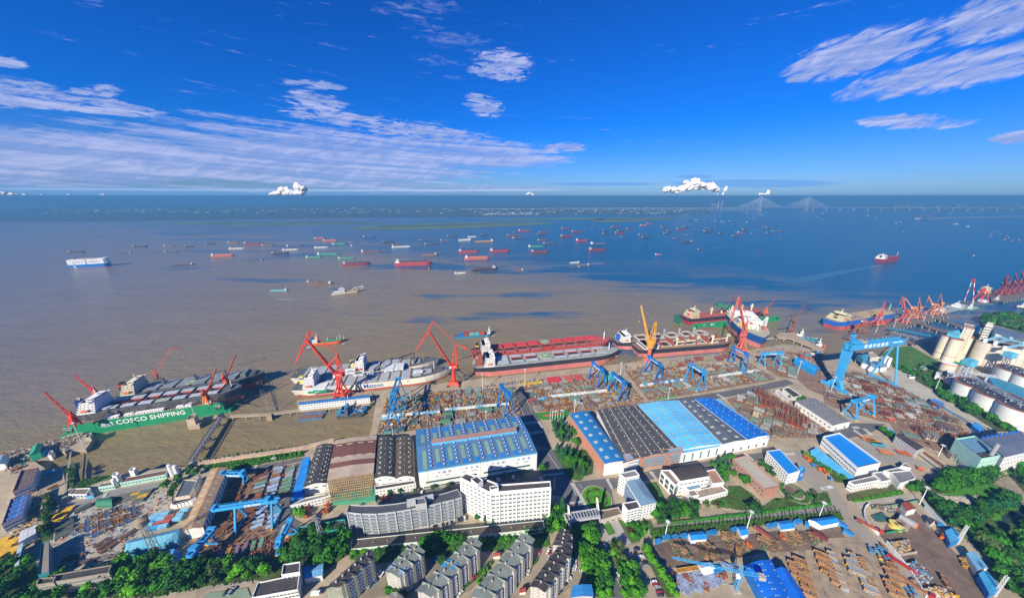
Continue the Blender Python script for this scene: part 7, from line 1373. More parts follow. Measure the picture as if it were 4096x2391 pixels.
# ------------------------------------------------------------------ trees
R=random.Random(5)
def leafm(rgb,var=.35):
 return mat(rgb,.85,var,.35,spec=.15)
LEAF={'dark':leafm((.022,.095,.014)),'mid':leafm((.035,.16,.010)),'bright':leafm((.08,.28,.010)),'conifer':leafm((.018,.105,.035)),'olive':leafm((.065,.11,.03)),'maroon':leafm((.09,.035,.03))}
bark=mat((.10,.075,.05),.9,.2)
def crown(kind,lm,seed,n=230):
 r=random.Random(seed);v=[];f=[]
 def leaf(p,s,nrm=None):
  a=Vector((r.gauss(0,1),r.gauss(0,1),r.gauss(0,1))).normalized()
  if nrm is not None:a=(a*.55+nrm).normalized()
  b=a.orthogonal().normalized();c=a.cross(b);t=r.random()*6.3;u,w=b*cos(t)+c*sin(t),c*cos(t)-b*sin(t);k=len(v)
  for i,j in((-1,-.7),(1,-.6),(.8,.8),(-.7,.6)):v.append(tuple(p+u*(i*s)+w*(j*s*.8)))
  f.append((k,k+1,k+2,k+3))
 if kind=='conifer':
  for i in range(n):
   h=r.random()**.8;rad_=(1-h)*.75*r.uniform(.7,1.1)+.03;a=r.random()*6.3;leaf(Vector((cos(a)*rad_,sin(a)*rad_,-.9+h*2.1)),.16,Vector((cos(a),sin(a),.3)))
 elif kind=='thin':
  for i in range(int(n*.35)):
   h=r.random();rad_=.35*r.random()+.05;a=r.random()*6.3;leaf(Vector((cos(a)*rad_,sin(a)*rad_,-.8+h*1.8)),.12)
 else:
  lobes=[(Vector((0,0,.1)),.72)]+[(Vector((cos(a)*r.uniform(.4,.62),sin(a)*r.uniform(.4,.62),r.uniform(-.35,.5))),r.uniform(.3,.5))for a in[i*6.28/8+r.uniform(-.3,.3)for i in range(9)]]+[(Vector((r.uniform(-.3,.3),r.uniform(-.3,.3),.62)),.36)]
  for i in range(n):
   c,q=r.choice(lobes);d=Vector((r.gauss(0,1),r.gauss(0,1),r.gauss(.25,1))).normalized();leaf(c+d*q*r.uniform(.75,1.05),.155,d)
  k=len(v);bm=bmesh.new();bmesh.ops.create_icosphere(bm,subdivisions=2,radius=.66)
  for q in bm.verts:w=q.co.normalized();q.co=w*(.60+.22*MN.noise(w*2.3+Vector((seed,0,0))));v.append(tuple(q.co))
  for q in bm.faces:f.append(tuple(k+x.index for x in q.verts))
  bm.free()
 me=bpy.data.meshes.new('crown');me.from_pydata(v,[],f);me.materials.append(lm);me.update();return me
CW={(k,c):[crown(k,LEAF[c],s)for s in range(3)]for k,c in(('broad','dark'),('broad','mid'),('broad','bright'),('broad','olive'),('conifer','conifer'),('thin','mid'),('thin','olive'),('broad','maroon'))}
TR=MB().cyl((0,0,0),(0,0,.62),.05,bark,6,.03).beam((0,0,.45),(.16,.08,.75),.03,.03,bark).beam((0,0,.4),(-.15,.06,.7),.03,.03,bark).mesh('trunk')
ntree=[0]
def tree(P,h,r,key,label,group,name=None):
 ntree[0]+=1
 nm=name or('conifer_tree' if key[0]=='conifer' else 'sapling' if key[0]=='thin' else 'shrub' if r<3.1 else 'tree');t=thing(nm,label,{'sapling':'sapling','shrub':'shrub'}.get(nm,'tree'),(P.x,P.y,0),R.random()*6.28,group)  # small broadleaf trees go by shrub in name and category too
 put('trunk',TR,t,scale=(h*.9,h*.9,h));hc=h*.60 if key[0]!='conifer' else h*.5;sz=(h-hc)/1.0 if key[0]!='conifer' else h*.42
 put('crown',R.choice(CW[key]),t,(0,0,hc),scale=(r,r*R.uniform(.85,1.1),sz*.95))
def inpoly(p,P):
 c=False
 for i in range(len(P)):
  a,b=P[i],P[i-1]
  if(a.y>p.y)!=(b.y>p.y)and p.x<(b.x-a.x)*(p.y-a.y)/(b.y-a.y)+a.x:c=not c
 return c
def scatter(P,n,dmin=0):
 x0,x1,y0,y1=min(p.x for p in P),max(p.x for p in P),min(p.y for p in P),max(p.y for p in P);out_=[];k=0
 while len(out_)<n and k<n*60:
  k+=1;q=Vector((R.uniform(x0,x1),R.uniform(y0,y1),0))
  if inpoly(q,P)and all((q-o).length>dmin for o in out_[-120:]):out_.append(q)
 return out_
ORD=['first','second','third','fourth','fifth','sixth','seventh','eighth','ninth','tenth']
def PARTS(n,f):a=['left end','left part','middle','right part','right end']if n>14 else['left part','middle','right part'];return a[max(0,min(len(a)-1,int(f*len(a))))]
def grove(pts,n,h,r,keys,label,group,dmin=4):
 P=T(*pts);x0,x1=min(p.x for p in P),max(p.x for p in P);Q=scatter(P,n,dmin)
 for q in Q:s=R.uniform(.75,1.25);tree(q,h*s,r*s,R.choice(keys),label+', '+PARTS(len(Q),(q.x-x0)/(x1-x0)),group)
def row(pts,n,h,r,keys,label,group,jit=.6):
 P=T(*pts);L=[(b-a).length for a,b in zip(P,P[1:])];tot=sum(L)
 for i in range(n):
  s=tot*(i+.5)/n;j=0
  while s>L[j]and j<len(L)-1:s-=L[j];j+=1
  q=P[j].lerp(P[j+1],s/L[j])+Vector((R.uniform(-jit,jit),R.uniform(-jit,jit),0));k=R.uniform(.8,1.2);tree(q,h*k,r*k,R.choice(keys),label+', '+(PARTS(n,i/n)if n>10 else ORD[i]+' from left'),group)
bd,bmi,bb,bo,co,th=('broad','dark'),('broad','mid'),('broad','bright'),('broad','olive'),('conifer','conifer'),('thin','mid')
grove(('a',-80,1120,300,1110,345,1471,340,1600,-80,1600),16,9,4.6,[bd,bd,bmi],'dark bushy tree in the left corner below the yellow frames','trees in the bottom left corner',5)
grove(('a',380,1400,760,1270,1150,1260,1200,1150,1450,1090,1991,1150,1991,1390,1400,1471,380,1560),44,10,4.8,[bd,bmi,bmi,bb],'broadleaf tree in the dense belt below the old office','trees of the bottom left belt',5)
grove(('b',0,1160,350,1130,1010,1140,1000,1260,760,1290,0,1400),26,9,4.4,[bd,bmi,bo,bb],'broadleaf tree along the lower fence of the steel yard','trees below the steel yard',4.6)
grove(('b',1020,1060,1220,960,1480,830,1740,860,1740,1020,1500,1150,1040,1140),19,13,6,[bd,bmi],'large dark tree between turquoise building and apartments','large trees by the turquoise building',6.5)
grove(('a',430,900,455,620,490,490,545,490,520,700,500,900),12,8,3.4,[bd,bo],'dark tree in the hedge row left of the pipe store','hedge trees left of the pipe store',4);grove(('a',690,230,730,190,760,300,700,370),5,5,2.6,[bd],'low dark shrub on the bank beside the pier road','bank shrubs by the pier road',3)
for x,y,h,r,k in[(1665,375,9,5,bmi),(1790,310,9,4.6,bmi),(1760,400,9,4.4,bmi),(1720,470,9,3.6,bd),(1900,215,7,4,bd),(1960,250,7,4,bmi),(1880,240,4,3,bb)]:tree(G('a',x,y),h,r,k,'round green tree beside the plant building at the basin road','trees beside the compressor house')
row(('c',1310,715,1430,735,1540,705,1640,695,1735,680,1840,665),7,11,3.8,[co],'pointed conifer in the row along the foot of the white office','conifers below the white office');tree(G('c',1925,670),9,5,bmi,'round broadleaf tree at the right corner of the white office',None);tree(G('c',1270,690),6,3,bd,'dark low tree left of the conifer row',None)
row(('c',30,1040,580,990),12,5.5,2.8,[bd,bmi,bb],'shrubby tree behind the first two apartment blocks','trees behind the apartments');grove(('c',700,960,880,880,1130,890,1130,950,900,1010,720,1040),12,9,4.2,[bd,bmi],'dense tree between the long low store and the third block','trees behind the apartments',4);row(('c',1320,930,1650,885),8,5,2.6,[bb,bmi],'bright shrub on the terrace behind the fourth block','trees behind the apartments');row(('c',1740,840,1930,800),6,6,3,[bd,bmi],'tree at the right end of the long low store','trees behind the apartments')
grove(('d',745,830,930,810,960,960,1050,1180,1130,1471,960,1471,830,1200,760,1000),34,9.5,4.0,[bmi,bmi,bb],'leafy street tree on the left side of the main entrance road','street trees left of the entrance road',4.2);grove(('d',1180,1180,1320,1170,1425,1471,1230,1471),18,8.5,3.6,[bmi,bb],'leafy tree between the entrance road and the parking rows','trees between road and parking',4);grove(('d',1085,980,1190,970,1220,1120,1120,1130),7,8,3.2,[bb,bo],'yellowish tree at the head of the parking strip','trees at the head of the parking strip',3.5);row(('d',1430,985,1560,1200,1740,1471),20,8,2.8,[bb],'slender bright green tree along the fence of the pipe yard','bright trees along the pipe yard fence',1)
row(('d',1110,930,1190,935),3,4,2.4,[bd,bmi],'round shrub island on the gate forecourt','shrubs on the gate forecourt')
grove(('d',560,10,700,0,850,180,860,250,770,230,640,120),14,12,4.2,[co,co,bmi],'blue green conifer in the park strip beside the avenue','conifers in the park strip',4.5);grove(('j',720,1200,840,1190,1020,1360,1000,1440,900,1471,760,1300),15,10,4.4,[co,bb,bmi,co],'mixed tree at the upper end of the park strip','trees at the upper end of the park strip',5)
grove(('d',450,880,470,700,560,600,650,640,680,700,620,860,560,800),16,9,4,[bmi,bd,bb],'green tree beside the gate canopy and the long store','trees left of the gate',4);tree(G('d',622,600),15,5.5,co,'big dark conifer alone at the left of the roundabout',None);tree(G('d',420,205),8,4.5,bmi,'round tree at the corner of the white slogan hall',None);tree(G('d',1460,640),6,3,bb,'small tree against the dormitory corner',None)
grove(('d',1530,700,1560,590,1700,580,1960,590,1980,690,1560,740),20,9,4.4,[bd,bd,bmi],'dark tree in the tall hedge right of the dormitory','tall hedge trees right of the dormitory',4.5);grove(('d',1200,720,1300,760,1440,760,1450,830,1380,900,1290,860),10,6,3,[bb,bmi,('broad','maroon')],'garden tree below the dormitory','garden trees below the dormitory',3.4)
grove(('e',600,150,780,90,860,180,840,300,740,330,650,250),11,10,4.5,[co,bmi,bmi],'large tree between canteen and brick hall','trees between canteen and brick hall',5.5);tree(G('e',935,330),10,6,bmi,'wide flowering tree leaning on the brick hall',None);tree(G('e',1030,620),10,6.5,bd,'wide dark tree at the garden hedge',None);tree(G('e',290,570),7,4,bmi,'tree with round crown below the canteen van',None)
grove(('e',1070,140,1130,120,1250,260,1200,280),7,5,2.6,[bmi,bd],'small tree between the brick hall and the white block','trees by the brick hall',3);grove(('e',460,540,700,500,720,590,480,590),8,4,2,[bo,('broad','maroon'),bmi],'low ornamental shrub in the canteen garden','ornamental shrubs',2.4);grove(('e',1260,420,1540,430,1760,450,1790,520,1540,500,1280,540),14,4,2.2,[bo,bmi],'small garden tree around the round pond terrace','small trees around the round terrace',3);row(('e',1530,60,1700,180,1960,330),16,6,2.4,[bo,bmi,bb],'slim tree beside the blue awning','slim trees beside the blue awning')
row(('e',60,880,400,810,800,760,1150,710,1540,680,1880,640),46,6.5,1.6,[th,('thin','olive')],'thin sapling with sparse leaves behind the blue canopies','saplings behind the scrap yard');row(('b',240,130,470,95,700,60,1000,15,1240,-20),22,5.5,1.3,[th,bmi],'thin young tree on the embankment of the basin','young trees on the embankment');row(('b',830,110,1000,75,1270,40),9,4.5,2,[bb,bmi],'small round street tree above the steel yard','round street trees above the steel yard')
for x,y in[(400,450),(500,435),(655,435),(825,400),(985,375),(1380,310),(1545,280),(1710,255)]:tree(G('c',x,y),7,2.4,bo if x%2 else bmi,'small planter tree in the parking row below the slogan hall','planter trees below the slogan hall')
grove(('f',860,420,870,350,960,350,970,430),4,8,4,[bd,bmi],'round tree at the end of the service road by the garages','trees by the garages',4)
grove(('l',850,1060,1000,1010,1150,990,1160,1040,1040,1110),12,6,3.4,[bmi,bo],'bushy tree by the huts in the grass field','trees in the grass field',4);row(('m',540,545,620,600,660,640),4,9,4,[co,bmi],'tree beside the arched blue shelter','trees by the blue shelter');row(('k',1600,1080,1700,1110,1760,1090),6,5,3,[bd,bmi],'bush in front of the black roofed lodge','bushes at the lodge')
grove(('b',1180,600,1290,600,1290,690,1200,650),5,6,3,[bb,bmi],'bright tree on the corner island beside the orange lifts','trees on the corner island',3);row(('c',900,1100,1000,1240),4,6,3.4,[bd],'dark tree between the second and third apartment blocks','trees between the apartments');row(('c',520,1440,560,1471,380,1420),4,7,3.4,[bmi,bd],'tree at the foot of the first blocks','trees between the apartments');row(('c',1260,1350,1420,1130),5,3,1.8,[bb],'small bush on the verge of the third block','trees between the apartments')
def mass(name,pts,n,s,zs,cols,base=None,lobes=False):
 P=T(*pts);ms=[LEAF[c]for c in cols];r=R;m=MB()
 for q in scatter(P,n,0):
  mt=r.choice(ms)
  if lobes:
   h=r.uniform(*zs);rr=h*.48;c=Vector((q.x,q.y,h*.62));
   for i in range(85):
    d=Vector((r.gauss(0,1),r.gauss(0,1),r.gauss(.35,.9))).normalized();p=c+Vector((d.x*rr,d.y*rr,d.z*h*.4))*r.uniform(.75,1.05)
    a=(Vector((r.gauss(0,1),r.gauss(0,1),r.gauss(0,1))).normalized()*.6+d).normalized();b=a.orthogonal().normalized();e=a.cross(b);t_=r.random()*6.3;u,w=(b*cos(t_)+e*sin(t_))*s,(e*cos(t_)-b*sin(t_))*s
    m.add([p-u-w*.8,p+u-w*.7,p+u*.8+w*.8,p-u*.8+w*.7],[(0,1,2,3)],mt)
   m.add([(c.x+rr*.7*cos(k*1.05),c.y+rr*.7*sin(k*1.05),c.z-.2*h+(.4*h if j else 0))for j in(0,1)for k in range(6)]+[(c.x,c.y,c.z+h*.3)],[(k,(k+1)%6,(k+1)%6+6,k+6)for k in range(6)]+[(k+6,(k+1)%6+6,12)for k in range(6)],mt)
  else:
   for i in range(3):
    p=Vector((q.x+r.uniform(-s,s),q.y+r.uniform(-s,s),r.uniform(*zs)));a=Vector((r.gauss(0,1),r.gauss(0,1),r.gauss(0,1)+.8)).normalized();b=a.orthogonal().normalized()*s;e=a.cross(b);m.add([p-b-e,p+b-e,p+b*.8+e,p-b*.9+e*.8],[(0,1,2,3)],mt)
 return tag(m.build(name),kind='stuff')
mass('woodland',('f',1400,830,1560,900,1640,860,1990,700,'z',2700,1150,'z',2700,1650,'f',1990,1520,1700,1300,1640,1100,1560,1040),190,.85,(6,12),['dark','mid','mid','olive'],lobes=True)
mass('woodland',('f',1110,400,1240,270,1480,230,1690,175,1650,330,1500,370,1330,390,1140,440),62,.85,(7,12),['mid','mid','dark'],lobes=True)
mass('woodland',('f',1000,470,1100,480,1170,580,1400,600,1880,470,1870,560,1640,650,1500,800,1440,790,1230,740),85,.8,(5,10),['dark','mid','dark','conifer'],lobes=True)
mass('woodland',('f',1830,200,1990,120,'z',2700,1150,'z',2700,1250,'f',1990,380,1930,340),40,.8,(6,10),['dark','mid'],lobes=True)
mass('tree_belt',('l',1100,1180,1200,1230,1330,1290,1500,1440,'m',1850,540,1830,575,1480,420,1250,300,1150,230,'l',1100,1270),70,.8,(5,9),['mid','mid','dark'],lobes=True);mass('tree_belt',('l',690,1000,860,1060,1060,1140,1090,1250,1020,1210,850,1130,700,1050),38,.8,(3,6),['mid','dark'],lobes=True)
mass('far_grove',('l',1530,560,1650,515,1800,520,1990,520,'z',2640,830,'l',1990,690,1880,660,1700,620,1540,620),150,1.4,(8,14),['dark','mid','olive'],lobes=True)
mass('hedge',('e',130,730,1080,620,1800,530,1800,548,1100,640,160,748),1500,.5,(.4,1.6),['mid','bright']);mass('hedge',('f',290,505,700,425,780,415,782,430,700,450,300,520),500,.5,(.4,1.6),['bright','mid']);mass('hedge',('d',730,960,740,1180,700,1190,700,960),200,.5,(.4,1.4),['dark'])
for pts,n,cols in[(('a',380,1471,380,1330,1140,1260,1250,1100,1500,1060,1991,1130,'b',1010,1120,1480,820,1760,1000,1300,1120,760,1300,0,1420,'a',1500,1471),2600,['dark','mid']),(('c',0,1030,700,930,1700,850,1960,790,1990,960,1300,1010,900,1060,280,1120,0,1090),1800,['mid','bright','dark']),(('b',210,165,720,90,1270,10,1280,60,560,190,330,190),1300,['mid','bright']),(('e',0,790,700,720,1880,610,1930,690,1540,690,1000,760,20,880),2200,['olive','mid']),(('f',230,450,700,350,780,420,240,510),500,['olive']),(('d',560,0,850,0,930,120,860,260,760,240),700,['mid','dark','olive']),(('e',600,540,900,600,1120,600,1800,520,1760,420,1420,480,1130,560,1050,470,900,360,760,400),900,['mid','olive','maroon']),(('d',430,780,540,600,700,600,720,800,740,1180,600,800),400,['mid','dark']),(('d',740,800,950,800,1140,1471,960,1471,770,1060),500,['mid','dark']),(('l',560,900,850,825,1100,960,1160,1000,1080,1140,680,1030),900,['mid','bright']),(('f',1000,440,1700,180,1990,120,'z',2600,1150,'z',2700,1700,'f',1640,1060,1230,750),3000,['mid','dark','bright']),(('a',690,375,830,292,1120,250,980,320,800,390),300,['mid','olive']),(('c',1290,1180,1420,1120,1050,1460,900,1471),300,['bright','mid']),(('c',1590,1390,1880,1060,1640,1360),300,['bright','mid']),(('f',0,40,250,260,120,320,0,160),350,['olive','mid']),(('a',0,1130,300,1090,380,1200,340,1471,0,1471),600,['mid','olive'])]:mass('undergrowth',pts,n,.5,(.1,.9),cols)
P=G('d',962,480);t=thing('roundabout_garden','round garden of rings of hedge with maroon arcs in the middle of the gate square','garden',P)
MB().cyl((0,0,0),(0,0,.35),13.5,palecon,32).cyl((0,0,.35),(0,0,.45),12.6,lawn,32).build('kerb',t)
for r0,r1,mt,hh in((11.8,9.6,LEAF['bright'],.9),(9.2,8.2,LEAF['mid'],.8),(7,6,LEAF['bright'],.9),(4.6,3.6,LEAF['bright'],1.0),(2,.1,LEAF['mid'],1.4)):
 n=32;m=MB();vs=[]
 for z in(.4,hh):
  for q in(r0,r1):
   for i in range(n):a=6.283*i/n;vs.append((cos(a)*q,sin(a)*q,z))
 fs=[]
 for i in range(n):j=(i+1)%n;fs+=[(i,j,j+2*n,i+2*n),(i+2*n,j+2*n,j+3*n,i+3*n),(i+n,i+3*n,j+3*n,j+n)]
 m.add(vs,fs,mt).build('hedge_ring',t)
for i in range(6):a=i*1.047+.3;MB().box((cos(a)*9,sin(a)*9,.8),(4.4,1.6,1.0),LEAF['maroon'],a+pi/2).build('maroon_hedge',t)
P=G('e',1430,425);t=thing('round_terrace','round terrace with dark basin and pale ring walls in the factory garden','garden',P);MB().cyl((0,0,0),(0,0,.8),12,palecon,28).cyl((0,0,.8),(0,0,.9),11.2,grass,28).cyl((0,0,.9),(0,0,1.6),7.6,palecon,28).cyl((0,0,1.6),(0,0,1.7),7,darkcon,28).build('terrace',t)
P=G('e',735,540);t=thing('tree_planter','round planter with double ring beside the canteen garden path','planter',P);MB().cyl((0,0,0),(0,0,.5),5,palecon,20).cyl((0,0,.5),(0,0,.6),4.2,darkcon,20).cyl((0,0,.6),(0,0,.9),2.6,lawn,16).build('ring',t)
# ------------------------------------------------------------------ yard goods
R=random.Random(21)
rc=lambda c,d=.5:mat(c,.75,.25,.3,dirt=d,dirtc=(.20,.09,.05))
TEAL,RST,GRY,YLW,BLU,GRN,OXR,TIM,PAL=(.16,.27,.24),(.25,.10,.05),(.28,.30,.31),(.62,.36,.03),(.02,.24,.52),(.03,.20,.11),(.34,.05,.03),(.40,.26,.14),(.50,.48,.42)
def p_block(col,w=9,l=7,h=1.8):
 m=MB();mt=rc(col,.35);r=random.Random(int(w*10+l));m.boxb(-w/2,w/2,-l/2,l/2,.5,.8,mt)
 for i in range(int(w/1.1)+1):x=-w/2+i*1.1;m.boxb(x,x+.3,-l/2+.1,l/2-.1,.8,h*r.uniform(.7,1),mt)
 for j in range(3):y=-l/2+(j+.5)*l/3;m.boxb(-w/2,w/2,y,y+.25,.8,h*.75,mt)
 b=MB();
 for x in(-w*.35,w*.35):b.boxb(x-.3,x+.3,-l/2-.4,l/2+.4,0,.5,rc(YLW))
 return[('plating',m.mesh('plating')),('trestle',b.mesh('trestle'))]
def p_plate(col,w=7,l=4,n=3,h=.8):
 m=MB();r=random.Random(int(w*7+l*3))
 for i in range(n):m.box((r.uniform(-.3,.3),r.uniform(-.3,.3),.2+i*.3),(w*r.uniform(.85,1),l*r.uniform(.85,1),.22),rc(col,.4),r.uniform(-.04,.04))
 return[('plate',m.mesh('plate'))]
def p_pipes(col,l=8,n=6,r_=.35,lay_=2):
 m=MB();mt=rc(col,.4)
 for j in range(lay_):
  for i in range(n-j):m.cyl((-l/2,(i-(n-1-j)/2)*r_*2.05,r_+j*r_*1.75),(l/2,(i-(n-1-j)/2)*r_*2.05+.05,r_+j*r_*1.75),r_,mt,6)
 return[('pipe',m.mesh('pipe'))]
def p_beams(col,l=10,n=5,post=None):
 m=MB();mt=rc(col,.5);r=random.Random(int(l*3+n))
 for j in range(2):
  for i in range(n):m.boxb(-l/2+r.uniform(-.4,.4),l/2+r.uniform(-.4,.4),(i-n/2)*.75,(i-n/2)*.75+.4,.2+j*.5,.6+j*.5,mt)
 o=[('beam',m.mesh('beam'))]
 if post:
  b=MB()
  for x in(-l*.3,l*.3):
   for y in(-n*.4-.2,n*.4+.2):b.boxb(x-.12,x+.12,y-.12,y+.12,0,1.9,rc(YLW,.1))
  o.append(('stanchion',b.mesh('stanchion')))
 return o
def p_tent():return[('cover',MB().cyl((-6,0,0),(6,0,0),3.4,mat((.05,.16,.10),.8,.3,.4,dirt=.4,dirtc=(.2,.22,.18)),14).mesh('cover'))]
def p_box(col,L=6,W=2.5,H=2.6):
 mt=rc(col,.2);m=MB().boxb(-L/2,L/2,-W/2,W/2,.1,H,mt)
 for i in range(int(L/1.2)):m.boxb(-L/2+.4+i*1.2,-L/2+.9+i*1.2,-W/2-.06,W/2+.06,.3,H-.2,mt)
 return[('body',m.mesh('body')),('roof',MB().boxb(-L/2-.1,L/2+.1,-W/2-.1,W/2+.1,H,H+.12,rc(tuple(min(1,c*1.2+.03)for c in col),.2)).mesh('roof'))]
def p_yellow():
 m=MB();mt=rc(YLW,.2)
 for x in(-1.6,1.6):
  m.beam((x,-1.2,0),(x,-.2,1.9),.3,.3,mt).beam((x,1.2,0),(x,.2,1.9),.3,.3,mt)
 m.beam((-2,0,2),(2,0,2),.5,.4,mt).beam((-1.6,-1,.5),(1.6,-1,.5),.25,.25,mt);return[('frame',m.mesh('frame'))]
def p_bundle(col,l=4.4):
 m=MB();r=random.Random(int(l*10));mt=rc(col,.5)
 for j in range(4):
  for i in range(6):m.boxb(-l/2+r.uniform(-.3,.2),l/2+r.uniform(-.2,.3),(i-3)*.5,(i-3)*.5+.36,.15+j*.42,.5+j*.42,mt)
 b=MB()
 for x in(-l*.36,l*.36):b.boxb(x-.12,x+.12,-1.7,1.7,0,2.0,rc((.5,.2,.06)if col==TIM else YLW,.2)).boxb(x-.12,x+.12,-1.5,1.5,1.9,2.0,rc(col))
 return[('load',m.mesh('load')),('rack',b.mesh('rack'))]
def p_bin(col,L=2.6):
 m=MB();mt=rc(col,.3)
 for a in((-L/2,L/2,-.9,-.8),(-L/2,L/2,.8,.9)):m.boxb(*a,.1,1.5,mt)
 for a in((-L/2,-L/2+.1,-.8,.8),(L/2-.1,L/2,-.8,.8)):m.boxb(*a,.1,1.5,mt)
 m.boxb(-L/2+.1,L/2-.1,-.8,.8,.1,1.1,rc(RST));return[('bin',m.mesh('bin'))]
def p_scaf(col,w=9,l=7,h=5):
 m=MB();mt=rc((.22,.13,.09),.4)
 for i in range(4):
  for j in range(3):x,y=-w/2+i*w/3,-l/2+j*l/2;m.beam((x,y,0),(x,y,h+1),.18,.18,mt)
 for z in(1.5,3,4.6):
  for j in range(3):m.beam((-w/2-.5,-l/2+j*l/2,z),(w/2+.5,-l/2+j*l/2,z),.15,.15,mt)
  for i in range(4):m.beam((-w/2+i*w/3,-l/2-.5,z),(-w/2+i*w/3,l/2+.5,z),.15,.15,mt)
 b=MB().boxb(-w/2+.6,w/2-.6,-l/2+.6,l/2-.6,.6,1,rc(col,.3))
 for i in range(7):x=-w/2+1+i*(w-2)/6.2;b.boxb(x,x+.25,-l/2+.7,l/2-.7,1,h*.8,rc(col,.3))
 return[('hull_section',b.mesh('hull_section')),('scaffold',m.mesh('scaffold'))]
def p_coil(col):
 m=MB().cyl((0,-1,1.3),(0,1,1.3),1.3,rc(col,.3),12).cyl((0,-1.05,1.3),(0,1.05,1.3),.5,black,8);return[('coil',m.mesh('coil'))]
PR={}
def proto(k,f,lab,cat,name):
 PR[k]=[f,lab,cat,name,0]
proto('bT',p_block(TEAL),'grey green ribbed block','steel block','steel_block');proto('bT2',p_block(TEAL,13,8,1.4),'long grey green steel panel','steel block','steel_block');proto('bG',p_block(GRY,8,6,2),'grey primed ribbed steel block','steel block','steel_block');proto('bG2',p_block((.36,.39,.40),11,7,1.6),'pale grey ribbed steel panel','steel block','steel_block');proto('bR',p_block(RST,9,6,1.8),'rusty ribbed steel block','steel block','steel_block')
proto('pR',p_plate(RST),'stack of rusty steel plates','steel plates','plate_stack');proto('pG',p_plate(GRY,8,5,2),'stack of grey steel plates','steel plates','plate_stack');proto('pT',p_plate(TEAL,9,5,2),'stack of green primed plates','steel plates','plate_stack');proto('pY',p_plate((.42,.25,.06),9,3.4,4),'stack of ochre rusted plates','steel plates','plate_stack');proto('pP',p_plate((.16,.13,.18),10,3.2,4),'stack of purple grey plates','steel plates','plate_stack');proto('pB',p_plate((.30,.42,.58),9,2.8,3),'stack of pale blue plates','steel plates','plate_stack');proto('pC',p_plate((.05,.33,.42),8,2.8,3),'stack of cyan blue plates','steel plates','plate_stack');proto('pV',p_plate((.12,.30,.22),9,3,3),'stack of dull green plates','steel plates','plate_stack')
proto('iD',p_pipes((.09,.11,.10),9,7,.38),'bundle of dark green pipes','pipes','pipe_bundle');proto('iG',p_pipes((.34,.38,.42),7,6,.35),'bundle of galvanised grey pipes','pipes','pipe_bundle');proto('iB',p_pipes((.26,.34,.48),3.4,5,.5,1),'cluster of shiny bluish pipe fittings','pipes','pipe_bundle');proto('iR',p_pipes((.28,.09,.05),3.2,5,.5,1),'cluster of brown rusty pipe fittings','pipes','pipe_bundle')
proto('mR',p_beams((.17,.065,.035),11,6,1),'rusty beams between yellow stanchions','steel beams','beam_rack');proto('mN',p_beams((.22,.12,.07),9,5),'brown steel beams on bearers','steel beams','beam_rack');proto('mY',p_beams((.62,.38,.03),9,6),'bright yellow steel beams','steel beams','beam_rack')
proto('tn',p_tent(),'dark green round topped work tent','shelter','work_tent');proto('cW',p_box((.60,.62,.60),5.6),'white work cabin','container','work_cabin');proto('cB',p_box(BLU,5.6),'blue work cabin','container','work_cabin');proto('cL',p_box((.16,.42,.60),6),'light blue work cabin','container','work_cabin');proto('cO',p_box((.30,.06,.05),6),'dark red container','container','work_cabin')
proto('yl',p_yellow(),'small yellow steel trestle','trestle','trestle');proto('wT',p_bundle(TIM),'timber bundle in an orange rack','timber bundle','timber_rack');proto('wR',p_bundle((.30,.17,.09),4.6),'brown bars in a yellow rack','timber bundle','timber_rack');proto('wG',p_bundle((.36,.39,.42),4.8),'bundle of galvanised planks in a rack','plank bundle','plank_rack')
proto('nB',p_bin(BLU),'blue steel bin','bin','steel_bin');proto('nG',p_bin(GRN),'green steel bin','bin','steel_bin');proto('nR',p_bin((.26,.13,.07)),'rusty steel bin','bin','steel_bin');proto('nY',p_bin(YLW),'yellow steel bin','bin','steel_bin');proto('nW',p_bin((.5,.5,.47)),'whitish steel bin','bin','steel_bin')
proto('sO',p_scaf(OXR),'oxide red hull section wrapped in scaffolding','hull section','hull_section');proto('sT',p_scaf((.42,.38,.26),8,7,6),'beige hull section wrapped in scaffolding','hull section','hull_section');proto('sG',p_scaf(GRY,10,7,3.4),'grey hull section wrapped in scaffolding','hull section','hull_section');proto('sW',p_scaf((.6,.58,.52),9,8,6),'white and red hull section in scaffolding','hull section','hull_section')
proto('co',p_coil((.30,.20,.12)),'rusty round coil','coil','steel_coil')
total={}
def goods(k,P,rz,where,sc_=1.0,part=''):
 f,lab,cat,name,_=PR[k]
 if total.get(cat,0)>=299:return False
 total[cat]=total.get(cat,0)+1;t=thing(name,lab+' '+where+part,cat,(P.x,P.y,.05+_z[0]),rz,lab+' '+where)
 if sc_!=1:t.scale=(sc_,)*3
 for nm,me in f:put(nm,me,t)
 return True
def zone(where,pts,ang,sx,sy,keys,fill=.8,jit=.5,rjit=.05,turn=0,sc_=1.0):
 P=T(*pts);xs_,ys_=sorted(p.x for p in P),sorted(p.y for p in P);pt_=lambda q:', '+('lower' if q.y<(ys_[0]+ys_[-1])/2 else 'upper')+' '+['left','middle','right'][max(0,min(2,int(3*(q.x-xs_[0])/(xs_[-1]-xs_[0]+.01))))];a=rad(ang);u=Vector((cos(a),sin(a),0));w=Vector((-sin(a),cos(a),0));c=sum(P,Vector())/len(P);n=60
 i0=0
 for i in range(-n,n):
  for j in range(-n,n):
   q=c+u*(i*sx)+w*(j*sy)
   if abs(i*sx)>260 or abs(j*sy)>260 or not inpoly(q,P)or R.random()>fill:continue
   k=keys[(j//2)%len(keys)]if isinstance(keys,tuple)else R.choice(keys)
   goods(k,q+Vector((R.uniform(-jit,jit),R.uniform(-jit,jit),0)),a+turn+R.uniform(-rjit,rjit)+(pi/2 if R.random()<.12 and rjit>.03 else 0),where,sc_*R.uniform(.88,1.08),pt_(q))
